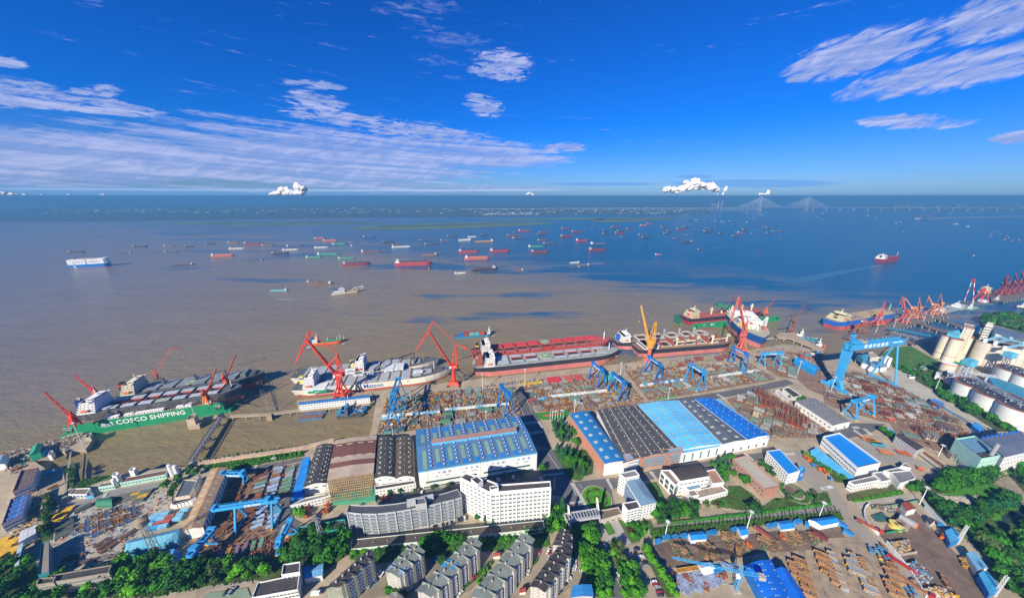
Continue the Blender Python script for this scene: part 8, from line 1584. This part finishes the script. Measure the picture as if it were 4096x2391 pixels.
def litter(name,pts,n,cols,s=(.4,2.2),h=(.2,1.2)):
 m=MB();ms=[rc(c,.3)for c in cols];P=T(*pts)
 for q in scatter(P,n):m.box((q.x,q.y,_z[0]+R.uniform(*h)/2),(R.uniform(*s),R.uniform(*s)*.6,R.uniform(*h)),R.choice(ms),R.random()*3.14 if R.random()<.3 else rad(13)+(0 if R.random()<.6 else pi/2))
 tag(m.build(name),kind='stuff')
mixc_=[RST,RST,RST,(.3,.16,.08),(.18,.09,.05),GRY,TEAL,YLW,(.5,.5,.48),(.12,.10,.09),(.12,.10,.09),PAL]
QA=13
Y1=('i',600,970,1290,890,1860,860,1945,1120,900,1260,520,1320);Y2=('j',470,860,740,800,1290,740,1430,765,1640,960,1620,1000,940,1100,620,1085,510,1000);Y3=('k',20,830,690,760,1230,745,1440,900,950,980,330,1090,240,1090)
zone('in the left plate yard',Y1,QA,14,10.5,['bT','bT','bG','bR','bG2','pG','pT','bT2','pR'],.72)
zone('in the middle plate yard',Y2,QA,13.5,10.5,['bG','bT','bT2','bG2','bR','pG','pT','pR','sG'],.78)
zone('in the right plate yard',Y3,QA,13.5,10,['bG','bG2','bT2','bT','bR','pG','sG','pT'],.8)
for P_,wh in((Y1,'along the left plate yard'),(Y2,'along the middle plate yard'),(Y3,'along the right plate yard')):zone(wh,P_,QA,11,15,['yl'],.55,3)
litter('yard_litter',Y1,2600,mixc_);litter('yard_litter',Y2,2400,mixc_);litter('yard_litter',Y3,2600,mixc_)
def rowof(keys,where,pts,n,rz=None,sc_=1.0):
 P=T(*pts);a,b=P[0],P[-1]
 for i in range(n):goods(R.choice(keys),a.lerp(b,(i+.5)/n),atan2(b.y-a.y,b.x-a.x)if rz is None else rz,where,sc_,', '+(ORD[i]+' from left' if n<=10 else PARTS(n,i/n)))
rowof(['cW','cW','cL'],'between the rails of the left plate yard',('i',570,1150,1120,1110),17);rowof(['cW','cL','cW'],'between the rails of the left plate yard',('i',1180,1090,1800,1030),17);rowof(['cW','cL'],'at the lower rail of the left plate yard',('i',560,1180,720,1165),5)
rowof(['cW','cW','cW'],'between the rails of the middle plate yard',('j',730,960,1290,900),17);rowof(['cB','cL','cO'],'between the rails of the middle plate yard',('j',545,1000,740,968),6);rowof(['cW','cW','cB'],'between the rails of the right plate yard',('k',150,975,560,915),14);rowof(['cW','cB','cW'],'between the rails of the right plate yard',('k',840,890,1250,832),14)
for x,y in((945,990),(1205,1125),(1180,1195),(1590,1080)):goods('tn',G('i',x,y),rad(QA),'in the left plate yard')
for x,y in((480,770),(790,720),):goods('sT',G('k',x,y),.2,'below the open bulk carrier',1.3)
for x,y in((625,745),(715,715),(920,715),(990,690),(540,775)):goods('sO',G('k',x,y),.2,'below the open bulk carrier',1.2)
for i,(x,y,col) in enumerate([(775,790,covred),(910,775,mat((.5,.12,.10),.7)),(1010,765,mat((.45,.08,.07),.7)),(1110,760,mat((.45,.08,.07),.7))]):
 P=G('j',x,y);t=thing('hatch_cover',['bright red hatch cover lying on the quay apron','narrow pale red hatch cover on the quay apron','red hatch cover panel left of the green landing pad','red hatch cover panel with green landing pad on the quay apron'][i],'hatch cover',(P.x,P.y,_z[0]),.2);MB().boxb(-10 if i==0 else-6,10 if i==0 else 6,-7,7,.3,1.6,col).build('panel',t)
 for k in range(5):MB().boxb(-9+k*4.2 if i==0 else-5.5+k*2.5,-8.6+k*4.2 if i==0 else-5.2+k*2.5,-7,7,1.6,1.8,col).build('rib',t)
 if i==3:helipad(t,-3,0,1.8,6)
rowof(['mY'],'on the middle quay',('j',480,830,640,815),5,.1,1.2)
zone('beside the royal blue hall',('k',1000,1110,1290,1030,1470,1110,1640,1210,1930,1370,1960,1460,1440,1471),-42,10.5,9,['sG','bG','bG2','bR','bT','sG','sT'],.8,1);litter('yard_litter',('k',1000,1100,1300,1020,1480,1110,1660,1200,1960,1380,1960,1471,1330,1471),1500,[RST,RST,GRY,(.3,.16,.08),TEAL])
for x,y in((1330,1060),(1430,1120),(1390,1165),(1520,1180),(1615,1230),(1555,1300),(1700,1310),(1650,1350)):goods('sO',G('k',x,y),rad(-40),'in two diagonal rows right of the halls',1.75)
zone('in the block yard under the light blue gantry',('k',1270,740,1570,680,1700,850,1650,880,1500,850),-42,13,10,['bT2','bG','bT','bR','bG2'],.8)
zone('in the goliath crane yard',('l',10,1200,180,1080,480,1130,690,1210,1190,1460,'m',1480,640,1300,600,1100,480,900,420,700,470,560,440,300,330,60,250),-32,12,9,['bG','bG','bG2','sG','bT','bR','sO','mN'],.82,.8);litter('yard_litter',('l',0,1100,160,1070,480,1120,700,1200,1200,1471,'m',1480,640,1210,640,1000,500,700,470,300,340,0,230),3400,[RST,RST,GRY,(.3,.16,.08),TEAL,PAL,OXR])
for x,y,k,s_ in((590,400,'sO',1.1),(730,340,'sW',1.1),(1240,470,'sT',1.3),(1200,550,'sG',1.6),(940,560,'sO',1.3),(1040,630,'sW',1.5),(1270,820,'sW',1.1),(620,240,'sT',1),(1380,900,'sO',.9),(850,600,'bT2',1)):goods(k,G('m',x,y),rad(-30),'standing alone in the block yard on the right',s_)
zone('along the right quay end',('k',1460,600,1900,650,1960,780,1880,800,1700,670,1500,640),-20,11,9,['mN','pR','cB','bR','cW','sO'],.6);litter('yard_litter',('k',1240,640,1460,590,1960,650,1960,980,1880,830,1660,690),900,[RST,BLU,(.5,.1,.05),GRY,YLW]);litter('quay_litter',('k',420,690,1090,640,1240,650,960,720,450,760),500,[BLU,BLU,RST,YLW,GRY]);litter('quay_litter',('i',560,960,1300,880,1850,800,'j',740,760,1430,690,'k',180,760,160,800,'j',740,790,'i',1300,890),700,[RST,BLU,GRY,YLW,PAL,(.2,.15,.12)])
SA=24
P0=G('b',700,360)
zone('in the steel yard beside the tan roofed shed',('b',545,370,690,300,700,340,500,820,400,860,430,760),24,12,6,['mR','mR','mN'],.95,.3,.02);zone('in the middle rows of the steel yard',('b',770,440,880,220,910,230,740,800,650,830,700,600),24,12,5.6,['mN','mR'],.9,.3,.02)
zone('in the upper plate rows of the steel yard',('b',870,270,940,190,1160,170,1110,440,1060,480,800,480),24,11,4.6,['pV','pB','pG','pV','pR','pB'],.97,.2,.02);zone('in the lower plate rows of the steel yard',('b',780,560,1060,540,980,760,700,800,720,700),24,11,4.6,['pB','pB','pC','pB','pC','pG'],.97,.2,.02)
zone('in the bottom row of the steel yard',('b',330,1080,370,960,960,910,940,1030,480,1090),24+90,13,5.2,['pY','pP','pY','pP','pV','mR'],.97,.2,.02);rowof(['mR'],'under the blue corner gantry',('b',1090,960,1190,880),5,rad(24));rowof(['mR','mN'],'along the lower fence of the steel yard',('b',500,1100,900,1070),9);rowof(['mR'],'left of the corner gantry',('b',170,1060,240,930),5)
litter('yard_litter',('b',430,190,560,230,1160,150,1050,560,1000,900,380,940,330,860),700,[RST,(.17,.07,.04),(.3,.15,.07),(.12,.08,.06)],(.4,1.6));litter('yard_litter',('b',380,940,1010,890,1040,1060,180,1140,130,1050),400,[RST,(.17,.07,.04),(.3,.15,.07)],(.4,1.6))
zone('in the pipe store by the hedge',('a',520,740,660,700,800,580,840,590,640,900,540,960,500,900),55,10,6,['iD'],1,.5,.12);zone('in the yellow frames lot by the hedge',('a',530,650,610,600,745,590,690,690,530,720),24,8,5,['mY'],1,.2,.03);zone('in the yellow frames lot by the green tent',('a',1130,530,1150,490,1480,410,1470,470,1380,520,1200,540),18,8,4.6,['mY','mY','iD'],.95,.3,.05)
zone('in the bin rows of the pipe store',('a',700,900,720,820,900,680,1100,590,1250,560,1380,590,1370,660,1230,780,1000,860),52,3.5,3.0,['nB','nB','nR','nW','nB','nR','nB','nY'],.80,.12,.04);zone('in the beam lot of the pipe store',('a',800,1040,850,960,1290,840,1310,880,1180,950,860,1050),70,11,5.4,['mR','mN'],1,.2,.03);zone('in the lower bin lot of the pipe store',('a',680,1080,790,1040,800,1080,700,1110),10,6,4,['mR'],1)
rowof(['nW','nR'],'along the lower edge of the pipe store',('a',600,1175,1190,1060),28,rad(60),1.0);zone('in the plant yard',('a',1420,860,1540,640,1900,590,1880,700,1740,780,1540,820),15,6.4,4.2,['cL','cB','cL','cO','iG'],.85,.5,.08);litter('yard_litter',('a',500,700,1100,560,1500,420,1700,420,1700,760,1500,830,1180,1080,560,1200),480,[BLU,(.3,.25,.2),(.5,.5,.48),RST,(.12,.10,.09),YLW,(.5,.1,.04)],(.3,1.4));litter('yard_litter',('a',60,560,330,300,450,560,400,900,160,1000),250,[RST,GRY,YLW,PAL])
zone('in the yellow lattice lot cut by the left edge',('a',-120,1100,-60,880,160,890,140,1090),24,7,4.4,['mY'],1,.3,.05,sc_=1.2);rowof(['nY'],'on the pier road yard',('a',490,400,575,360),4);rowof(['cB'],'on the pier road yard',('a',480,250,540,230),1)
zone('on the left quay',('a',60,330,160,140,250,70,270,130,200,260,90,430),55,10,7,['pR','nR','pG','cW'],.5);litter('quay_litter',('g',0,1270,300,1195,590,1115,830,1060,640,1230,280,1310,120,1471,0,1400),500,[RST,GRY,PAL,(.12,.1,.09)])
SB=13
for wh,pts in(('in the first scrap bay',('e',190,910,290,890,420,1090,270,1110)),('in the second scrap bay',('e',450,930,560,910,720,1060,530,1090)),('in the third scrap bay',('e',700,830,830,810,1000,1010,860,1050,760,960)),('in the fourth scrap bay',('e',1070,860,1200,860,1320,980,1120,1010)),('in the fifth scrap bay',('e',1290,830,1460,800,1550,940,1410,970)),('in the scrap bay at the right end',('e',1560,830,1640,800,1740,920,1620,940))):
 zone(wh,pts,60,3.6,3.0,['wT','nR','nG','nR','wR','nR'],.95,.35,.2,sc_=.9);litter('scrap',pts,420,[(.28,.15,.07),(.18,.09,.05),(.33,.2,.1),GRN,(.1,.08,.06)],(.3,1.5),(.4,1.8))
zone('beside the tower crane',('e',165,1250,480,1200,740,1240,720,1340,600,1390,280,1420),60,3.2,3.0,['iB','iB','iB','iR','iB'],.93,.3,.5);litter('scrap',('e',165,1240,480,1200,740,1240,720,1340,600,1390,280,1420),900,[(.36,.44,.56),(.30,.36,.44),(.5,.52,.55),(.25,.1,.06),(.06,.06,.07)],(.2,1.1),(.3,1.2));rowof(['nY'],'in a row above the galvanised fittings',('e',265,1215,480,1185),11,rad(100));zone('beside the blue arched hall',('e',740,1150,810,1130,850,1200,780,1220),60,3.4,3.2,['iB'],.9)
zone('in the left timber block',('e',1340,1090,1500,1070,1700,1471,1520,1471,1430,1250),62,5.6,4.2,['wT','wT','wR'],.98,.15,.03,sc_=1.25);zone('in the second timber block',('e',1600,1060,1740,1050,1960,1400,1900,1450),62,5.6,4.2,['wR','wR','wT'],.98,.15,.03,sc_=1.25)
zone('in the storage yard',('f',0,1020,60,1020,250,1420,190,1420),62,5.7,4.1,['wG'],1,.15,.03,sc_=1.25);zone('in the storage yard',('f',190,1050,290,1040,520,1400,470,1471,260,1200),62,5.7,4.1,['wG'],1,.15,.03,sc_=1.25);zone('right of the galvanised racks',('f',300,1090,350,1090,590,1471,520,1471),62,5.7,4.1,['wT'],1,.15,.03,sc_=1.2);zone('by the long hoarding',('f',540,1130,640,1110,820,1471,660,1471),62,5.6,4.1,['wR','wT'],.97,.2,.04,sc_=1.25)
zone('in rows by the long hoarding',('f',410,980,580,960,900,1440,860,1471,700,1300,560,1100),62,3.4,3.2,['nB','nB','nY','nR','nB'],.9,.3,.15);litter('scrap',('f',650,930,830,910,850,1010,730,1050),700,[(.5,.48,.42),(.3,.12,.06),(.25,.27,.28),YLW,(.1,.09,.08)],(.3,1.6),(.4,2.2));litter('scrap',('f',830,1150,920,1120,1080,1290,1040,1320,960,1330),700,[(.5,.5,.48),(.3,.12,.06),BLU,(.1,.09,.08)],(.3,1.6),(.4,2.2));litter('scrap',('f',980,1400,1120,1370,1330,1471,1020,1471),400,[(.5,.5,.48),YLW,(.3,.12,.06)],(.3,1.6),(.4,2.0))
zone('in the open bay by the wood',('f',1080,1260,1190,1250,1340,1420,1280,1471,1180,1380),60,4.6,4,['nR','nR','nY'],.9,.3,.1,sc_=1.3);litter('scrap',('f',1340,1090,1420,1060,1470,1150,1400,1180),100,[YLW,RST,(.3,.2,.1)],(.5,2),(.4,1.6));litter('scrap',('f',440,560,660,560,780,680,700,640),160,[RST,PAL,(.1,.14,.12)],(.4,2),(.3,1.2));litter('rubble',('f',1020,440,1250,470,1480,470,1470,530,1200,520),900,[(.5,.46,.4),(.42,.38,.33)],(.3,1.4),(.2,.9))
for i,(c,x,y,L_,rz,lb) in enumerate([('e',78,925,5,.25,'blue cabin at the lower left corner of the scrap yard'),('e',158,885,6,.25,'blue cabin with red striped awning at the scrap yard corner'),('e',250,880,4,.25,'small blue cabin third from the scrap yard corner'),('e',335,870,5,.25,'blue cabin left of the first blue canopy'),('e',600,840,6,.25,'blue cabin pair right of the first blue canopy'),('e',640,833,3,.25,'single blue cabin end right of the first canopy'),('e',835,808,5,.25,'blue cabin left of the narrow canopy'),('e',1180,770,4,.25,'blue cabin left of the middle canopy'),('e',1240,760,5,.25,'second blue cabin left of the middle canopy'),('e',1465,728,6,.25,'long blue cabin right of the middle canopy'),('e',1552,755,4,.9,'blue cabin with white lid below the long canopy'),('e',1910,765,6,2.4,'blue cabin with windows at the right end of the scrap yard'),('e',1965,840,6,2.4,'last blue cabin at the right end of the scrap yard'),('e',660,1215,7,.2,'blue cabin with rusty roof behind the tower crane jib'),('f',1195,780,7,2.2,'blue container at the foot of the wood edge')]):
 P=G(c,x,y);container(lb,(P.x,P.y,_z[0]),rz,(.02,.20,.50),L_,2.6,2.7,group='blue cabins of the scrap yard',name='site_cabin',cat='cabin')
P=G('e',560,1200);t=thing('white_tent','white peaked tent beside the yellow bins','tent',P,.2);MB().boxb(-5,5,-3,3,0,3,whb).build('wall',t);MB().add([(-5.2,-3.2,3),(5.2,-3.2,3),(5.2,0,4.6),(-5.2,0,4.6),(5.2,3.2,3),(-5.2,3.2,3)],[(0,1,2,3),(3,2,4,5),(0,3,5),(1,4,2)],whb).build('roof',t)
P=G('e',1105,830);container('maroon long container standing between the third and fourth scrap bays',(P.x,P.y,_z[0]),rad(-57),(.30,.08,.06),11,2.6,2.7,group=None);P=G('e',1680,880);container('maroon roofed container with white rail above the right scrap bay',(P.x,P.y,2.6),rad(-52),(.16,.03,.03),9,3,2.6)
def wall(lab,pts,h,w,mt,name='yard_wall',cat='wall',ch_=None):
 P=T(*pts);c=P[0].copy();t=thing(name,lab,cat,c);
 for a,b in zip(P,P[1:]):MB().beam(a-c+Vector((0,0,h/2)),b-c+Vector((0,0,h/2)),w,h,mt).build('panel',t)
 return t
wall('curved white hoarding round the tarpaulin yard',('f',445,545,410,570,392,620,400,680,440,750,540,845),2.6,.4,whb);wall('long white hoarding between trucks and scrap yard',('f',617,925,700,1030,820,1170,930,1340,1010,1471),3,.5,whb);wall('rusty brown wall along the storage yard ramp',('f',940,1300,850,1300),2,.4,rc(RST));wall('green sheet fence above the cable reels',('f',615,830,806,797),2,.3,mat((.02,.25,.10),.7));wall('green and pink fence along the upper edge of the tarpaulin yard',('f',480,590,760,545,950,505),2,.3,mat((.14,.26,.18),.8))
wall('concrete wall of the first scrap pen',('f',650,935,836,912),2.4,.5,palecon);wall('concrete wall of the second scrap pen',('f',735,1055,918,1025),2.4,.5,palecon);wall('white barrel roofed wall along the basin embankment',('b',140,150,470,100,740,60,1000,28,1230,-8,'h',1560,1135),2.2,4,mat((.5,.36,.26),.8,.3,.15,dirt=.5,dirtc=(.35,.4,.3)),'covered_wall');wall('dark boundary wall behind the storage ground',('d',1560,745,1990,700),2,.4,darkcon);wall('green boundary fence below the garden',('e',140,745,1100,635,1810,545),1.8,.3,mat((.02,.22,.08),.8));wall('blue sheet fence along the tank strip',('l',640,1190,860,1290,1130,1471),1.8,.4,mat((.03,.24,.55),.6));wall('lower blue sheet fence along the tank strip',('m',1130,300,1380,450,1560,560),1.8,.4,mat((.03,.24,.55),.6));wall('green hoarding at the lawn of the middle yard',('j',1790,975,1960,950),2,.4,mat((.02,.3,.08),.8))
lay('tarpaulin',mat((.03,.12,.10),.7,.4,.2),'f',465,660,580,620,640,690,620,720,520,720)
sheet('lawn',T('j',590,1110,940,1085,900,1150,780,1180,640,1175),.9,mat((.03,.20,.03),.9,.3));sheet('flower_bed',T('j',650,1130,830,1110,850,1130,700,1150),.95,mat((.36,.13,.06),.9,.4,.3))
for x,y,r_,col,lb in((705,765,4.2,(.62,.5,.12),'big yellow cable reel lying in the tarpaulin yard'),(770,760,4,(.34,.27,.23),'big brown cable reel beside the yellow one')):P=G('f',x,y);t=thing('cable_reel',lb,'cable reel',(P.x,P.y,0));MB().cyl((0,0,0),(0,0,.5),r_,rc(col,.2),20).cyl((0,0,.5),(0,0,3.4),r_*.8,rc(col,.3),20).cyl((0,0,3.4),(0,0,3.9),r_,rc(col,.2),20).build('reel',t);MB().cyl((0,0,3.9),(0,0,4.0),r_*.35,darkcon,12).build('hub',t)
P=G('f',825,735);t=thing('duct','large grey steel duct section with orange mouth in the tarpaulin yard','duct',(P.x,P.y,0),rad(-60));MB().cyl((-5,0,3),(4,0,3),3,steel,18).build('shell',t);MB().cyl((4,0,3),(5,0,3),3.1,rc((.5,.15,.06)),18).cyl((5,0,3),(5.05,0,3),2,black,14).build('mouth',t)
# ------------------------------------------------------------------ cars, trucks, lifts, masts
cm_={}
def car(P,rz,col,label,group):
 if col not in cm_:
  mt=mat(col,.25,.03,spec=.6);b=MB();b.boxb(-2.3,2.3,-.9,.9,.32,.85,mt).add([(-1.9,-.85,.85),(1.3,-.85,.85),(1.3,.85,.85),(-1.9,.85,.85),(-1.4,-.72,1.42),(.55,-.72,1.42),(.55,.72,1.42),(-1.4,.72,1.42)],[(4,5,6,7)],mt)
  g=MB().add([(-1.9,-.85,.85),(1.3,-.85,.85),(1.3,.85,.85),(-1.9,.85,.85),(-1.4,-.72,1.42),(.55,-.72,1.42),(.55,.72,1.42),(-1.4,.72,1.42)],[(0,1,5,4),(1,2,6,5),(2,3,7,6),(3,0,4,7)],glass());cm_[col]=(b.mesh('body'),g.mesh('window_band'),MB().cyl((0,-.12,0),(0,.12,0),.34,black,10).mesh('wheel'))
 t=thing('car',label,'car',(P.x,P.y,_z[0]+.05),rz,group);b,g,w=cm_[col];put('body',b,t);put('window_band',g,t)
 for x in(-1.4,1.45):
  for y in(-.8,.8):put('wheel',w,t,(x,y,.34))
CC=dict(w=((.75,.75,.73),'white'),k=((.03,.035,.045),'black'),r=((.45,.02,.03),'red'),b=((.03,.14,.40),'blue'),s=((.38,.40,.42),'silver'))
for wh,lst,rz in(('in the right row of the visitor car park',[('d',1358,998,'k'),('d',1402,1070,'w'),('d',1438,1138,'k'),('d',1448,1168,'s'),('d',1528,1322,'w'),('d',1542,1348,'r'),('d',1555,1375,'s'),('d',1582,1428,'r'),('d',1592,1452,'k')],.12),('on the entrance road side',[('d',1050,970,'w'),('d',1085,1030,'s'),('d',1110,1080,'w'),('d',1178,1085,'w'),('d',1180,1262,'w'),('d',1245,1098,'s'),('d',1270,1145,'k'),('d',1290,1165,'r'),('d',1345,1272,'w')],1.9),('beside the black roofed fifth block',[('d',730,1108,'w'),('d',730,1138,'s'),('d',732,1165,'w'),('d',722,1194,'w'),('d',820,1218,'w'),('d',678,1278,'w'),('d',645,1302,'w'),('d',630,1342,'k'),('d',580,1410,'k'),('d',548,1445,'r')],-.1),('at the top of the alley',[('d',392,1022,'r'),('d',480,1016,'w'),('d',485,1044,'r'),('d',484,1070,'s'),('d',287,1214,'w'),('d',80,1422,'w')],1.1),('between the second and third blocks',[('c',835,1090,'b'),('c',872,1088,'s'),('c',908,1092,'r'),('c',938,1105,'w')],1.2),('beside the first block',[('c',310,1225,'w'),('c',290,1255,'w'),('c',240,1305,'b'),('c',213,1325,'k'),('c',185,1345,'b'),('c',165,1370,'s')],-.3),('on the alley of the third block',[('c',1372,1158,'k'),('c',1232,1282,'r'),('c',1098,1440,'w'),('c',1775,1215,'w')],1.0),('in front of the curved office',[('c',1080,705,'k'),('c',1112,698,'k'),('c',1142,690,'w'),('c',992,745,'s'),('c',968,755,'k'),('c',905,770,'s'),('c',838,785,'k')],1.9),('in the parking row below the slogan hall',[('c',1468,305,'w'),('c',1492,302,'s'),('c',1605,288,'k'),('c',1625,278,'w'),('c',715,435,'w'),('c',545,470,'b')],1.7),('on the green court at the bottom',[('b',515,1425,'k'),('b',560,1418,'s')],1.5),('on the avenue',[('d',455,262,'s'),('b',985,92,'w'),('g',215,1328,'w')],.2),('by the canteen',[('e',285,490,'w')],.1)):
 for i,(c,x,y,k) in enumerate(lst):car(G(c,x,y),rz+R.uniform(-.08,.08),CC[k][0],f"{CC[k][1]} car {wh}, number {i+1} from its start" if False else f"{CC[k][1]} car parked {wh}{', ' + ordn[i] + ' in line' if len(lst) > 1 else ''}",'parked cars')
P=G('b',1405,1442);t=thing('van','white van parked beside the light blue canopy at the bottom','van',(P.x,P.y,_z[0]+.05),.1);MB().boxb(-2.8,2.8,-1,1,.35,2.2,white).build('body',t);MB().boxb(1.6,2.84,-.9,.9,1.3,2,glass()).build('window',t)
def truck(P,rz,lab,cab,bed):
 t=thing('truck',lab,'truck',(P.x,P.y,_z[0]+.05),rz);MB().boxb(5,7.4,-1.3,1.3,.6,3,mat(cab,.5)).build('cab',t);MB().boxb(7.4,7.45,-1.1,1.1,1.7,2.7,glass()).build('windscreen',t);MB().boxb(-8,4.6,-1.4,1.4,1.0,2.0,mat(bed,.7,.2)).build('trailer',t)
 for x in(-6.5,-5,4,6):
  for y in(-1.2,1.2):MB().cyl((x,y-.2,.5),(x,y+.2,.5),.5,black,8).build('wheel',t)
truck(G('f',450,775),rad(-52),'red flatbed lorry beside the curved hoarding',(.4,.04,.03),(.35,.08,.05));truck(G('f',760,1150),rad(122),'red lorry with long red trailer beside the long hoarding',(.35,.03,.03),(.38,.03,.03));truck(G('f',920,1390),rad(-58),'brown low loader beside the lower end of the hoarding',(.35,.03,.03),(.3,.14,.06))
for i,(c,x,y) in enumerate([('b',1325,590),('b',1320,640),('b',1310,670),('b',1525,560),('b',1520,600),('b',1510,630),('e',1545,85),('e',1585,120),('e',1625,165),('e',1690,210),('e',1745,235),('e',1790,300),('c',330,495),('c',370,490),('m',940,935),('e',1305,875),('e',975,960),('m',650,450),('f',1165,880)]):
 P=G(c,x,y);b_=c=='e' and i%3==2;t=thing('boom_lift',f"{'blue' if b_ else 'orange'} boom lift, {ordn[i % 10]} {'by the white office row' if c == 'b' else 'in the line beside the blue awning' if c == 'e' and y < 400 else 'parked near the sheds'}",'boom lift',(P.x,P.y,_z[0]),R.random()*3,'parked boom lifts');m_=mat((.65,.12,.02)if not b_ else(.03,.2,.5),.5)
 MB().boxb(-1.6,1.6,-1.1,1.1,.5,1.5,m_).build('chassis',t);MB().beam((-1,0,1.5),(2.6,.2,3.2),.4,.5,m_).beam((2.6,.2,3.2),(-2,.3,3.6),.35,.4,m_).boxb(-3,-2,-.6,1,2.6,3.6,m_).build('boom',t)
 for xx in(-1.1,1.1):
  for yy in(-1.1,1.1):MB().cyl((xx,yy-.15,.5),(xx,yy+.15,.5),.5,black,8).build('wheel',t)
for i,(x,y,col) in enumerate([(420,635,(.55,.2,.07)),(600,765,(.55,.2,.07)),(485,665,(.6,.3,.04)),(780,775,(.5,.12,.05)),(515,688,(.05,.35,.45))]):
 P=G('m',x,y);t=thing('transporter',['orange flat transporter near the tree island','orange flat transporter in the middle of the paved yard','yellow mobile crane between the two transporters','red folded crane arm lying by the grey workshop','turquoise frame beside the yellow mobile crane'][i],'transporter',(P.x,P.y,_z[0]),rad(-15));MB().boxb(-6,6,-3,3,.9,1.4,rc(col,.3)).build('platform',t);me=MB().cyl((0,-3,.5),(0,3,.5),.5,black,8).mesh('axle')
 for k in range(5):put('axle',me,t,(-4.8+k*2.4,0,0))
def mastlight(P,h,lab):
 t=thing('floodlight_mast',lab,'floodlight',P);MB().cyl((0,0,0),(0,0,h),.38,wht,8,.2).build('pole',t);m=MB().cyl((0,0,h),(0,0,h+.5),1.5,wht,8)
 for k in range(6):a=k*1.047;m.box((cos(a)*1.6,sin(a)*1.6,h+.3),(.8,.8,.7),steel,a)
 m.build('lamp_head',t)
for i,(c,x,y,x2,y2,lb) in enumerate([('e',150,855,185,715,'behind the scrap yard, left'),('e',962,778,1030,615,'behind the scrap yard, middle'),('e',1680,668,1745,525,'behind the scrap yard, right'),('f',950,535,1045,375,'at the head of the scrap pens'),('j',75,890,70,725,'on the quay beside the bulk carrier stern'),('j',488,850,482,680,'on the middle quay'),('j',975,1095,985,985,'at the lawn of the middle yard'),('k',420,1100,432,990,'above the sky blue hall'),('k',1690,850,1715,725,'beside the long blue shed'),('i',670,1340,645,1220,'behind the black barrel roofed workshop'),('i',1580,1170,1580,1095,'behind the slogan hall'),('j',1420,770,1420,620,'beside the turquoise control cabin'),('m',1120,790,1165,690,'between grey workshop and mint hall'),('l',70,1250,100,1125,'at the foot of the goliath crane'),('l',1085,1255,1125,1130,'beside the pond of the tanks'),('i',840,980,825,795,'in the left plate yard'),('a',1400,1300,1400,1250,'x'),('g',815,1170,705,965,'on the left dolphin by the green dock'),('h',215,950,150,765,'beside the cream cube house'),('l',505,690,515,610,'first on the ore wharf'),('l',680,640,690,560,'second on the ore wharf'),('l',805,610,815,540,'third on the ore wharf'),('l',970,580,985,500,'fourth on the ore wharf'),('l',1060,545,1075,480,'fifth on the ore wharf'),('l',1150,525,1160,455,'last on the ore wharf')]):
 if lb=='x':continue
 B_=G(c,x,y);Y_=S(c,x2,y2)[1];lo,hi_=3.,60.
 for _ in range(30):
  md=(lo+hi_)/2;v_=B_-Vector((0,0,HC));v_.z+=md;dep=v_.y*cos(PT)-v_.z*sin(PT);up_=v_.y*sin(PT)+v_.z*cos(PT)
  if 1195.5-F*up_/dep>Y_:lo=md
  else:hi_=md
 mastlight(B_,lo,'tall pale floodlight mast '+lb)
for i,(x,col) in enumerate([(736,(.03,.1,.4)),(758,(.6,.5,.1)),(785,(.5,.5,.5)),(810,(.5,.04,.04)),(838,(.6,.6,.6)),(862,(.05,.2,.4))]):
 P=G('j',x,1175 if x<800 else 1165);t=thing('flagpole',ordn[i]+' flagpole from the left on the lawn below the middle yard','flagpole',P,0,'flagpoles on the lawn');MB().cyl((0,0,0),(0,0,14),.22,wht,6).build('pole',t);MB().boxb(.2,2.4,-.05,.05,11.8,13.4,mat(col,.7)).build('flag',t)
for i in range(2):
 P=G('d',530+i*14,400-i*5);t=thing('flagpole',['left','right'][i]+' flagpole beside the white office','flagpole',P);MB().cyl((0,0,0),(0,0,16),.2,wht,6).build('pole',t);MB().boxb(-1.6,-.2,-.05,.05,13.4,15,mat((.5,.02,.02),.7)).build('flag',t)
P=G('b',1480,915);t=thing('power_pylon','grey lattice power pylon rising in front of the turquoise building','pylon',P);MB().lattice((0,0,0),(-3,2,24),3.4,3.4,steel,9,.3,1,1).build('tower',t);MB().beam((-6,2,20),(0,2,20),.3,.3,steel).beam((-6,2,23),(0,2,23),.3,.3,steel).build('cross_arm',t)
for c,x,y,x2,y2,lb in(('f',1320,935,1430,790,'white lattice mast beside the light blue gabled shed'),('f',1690,1450,1835,1305,'white lattice mast at the lower right shed')):
 P=G(c,x,y);t=thing('lattice_mast',lb,'mast',P);MB().lattice((0,0,0),(0,0,20),1.2,1.2,wht,14,.16).build('mast',t)
print('trees',ntree[0],'goods',total)
hm=bpy.data.materials.new('haze');hm.use_nodes=True;hn=hm.node_tree;hn.nodes.clear()
ho=hn.nodes.new('ShaderNodeOutputMaterial');hv=hn.nodes.new('ShaderNodeVolumePrincipled');hn.links.new(hv.outputs[0],ho.inputs['Volume'])
hv.inputs['Color'].default_value=(.11,.33,.61,1);hv.inputs['Density'].default_value=0.00018;hv.inputs['Anisotropy'].default_value=0.0
hz=MB().boxb(-45000,45000,-700,45000,-9,270,hm).build('haze');tag(hz,kind='stuff')
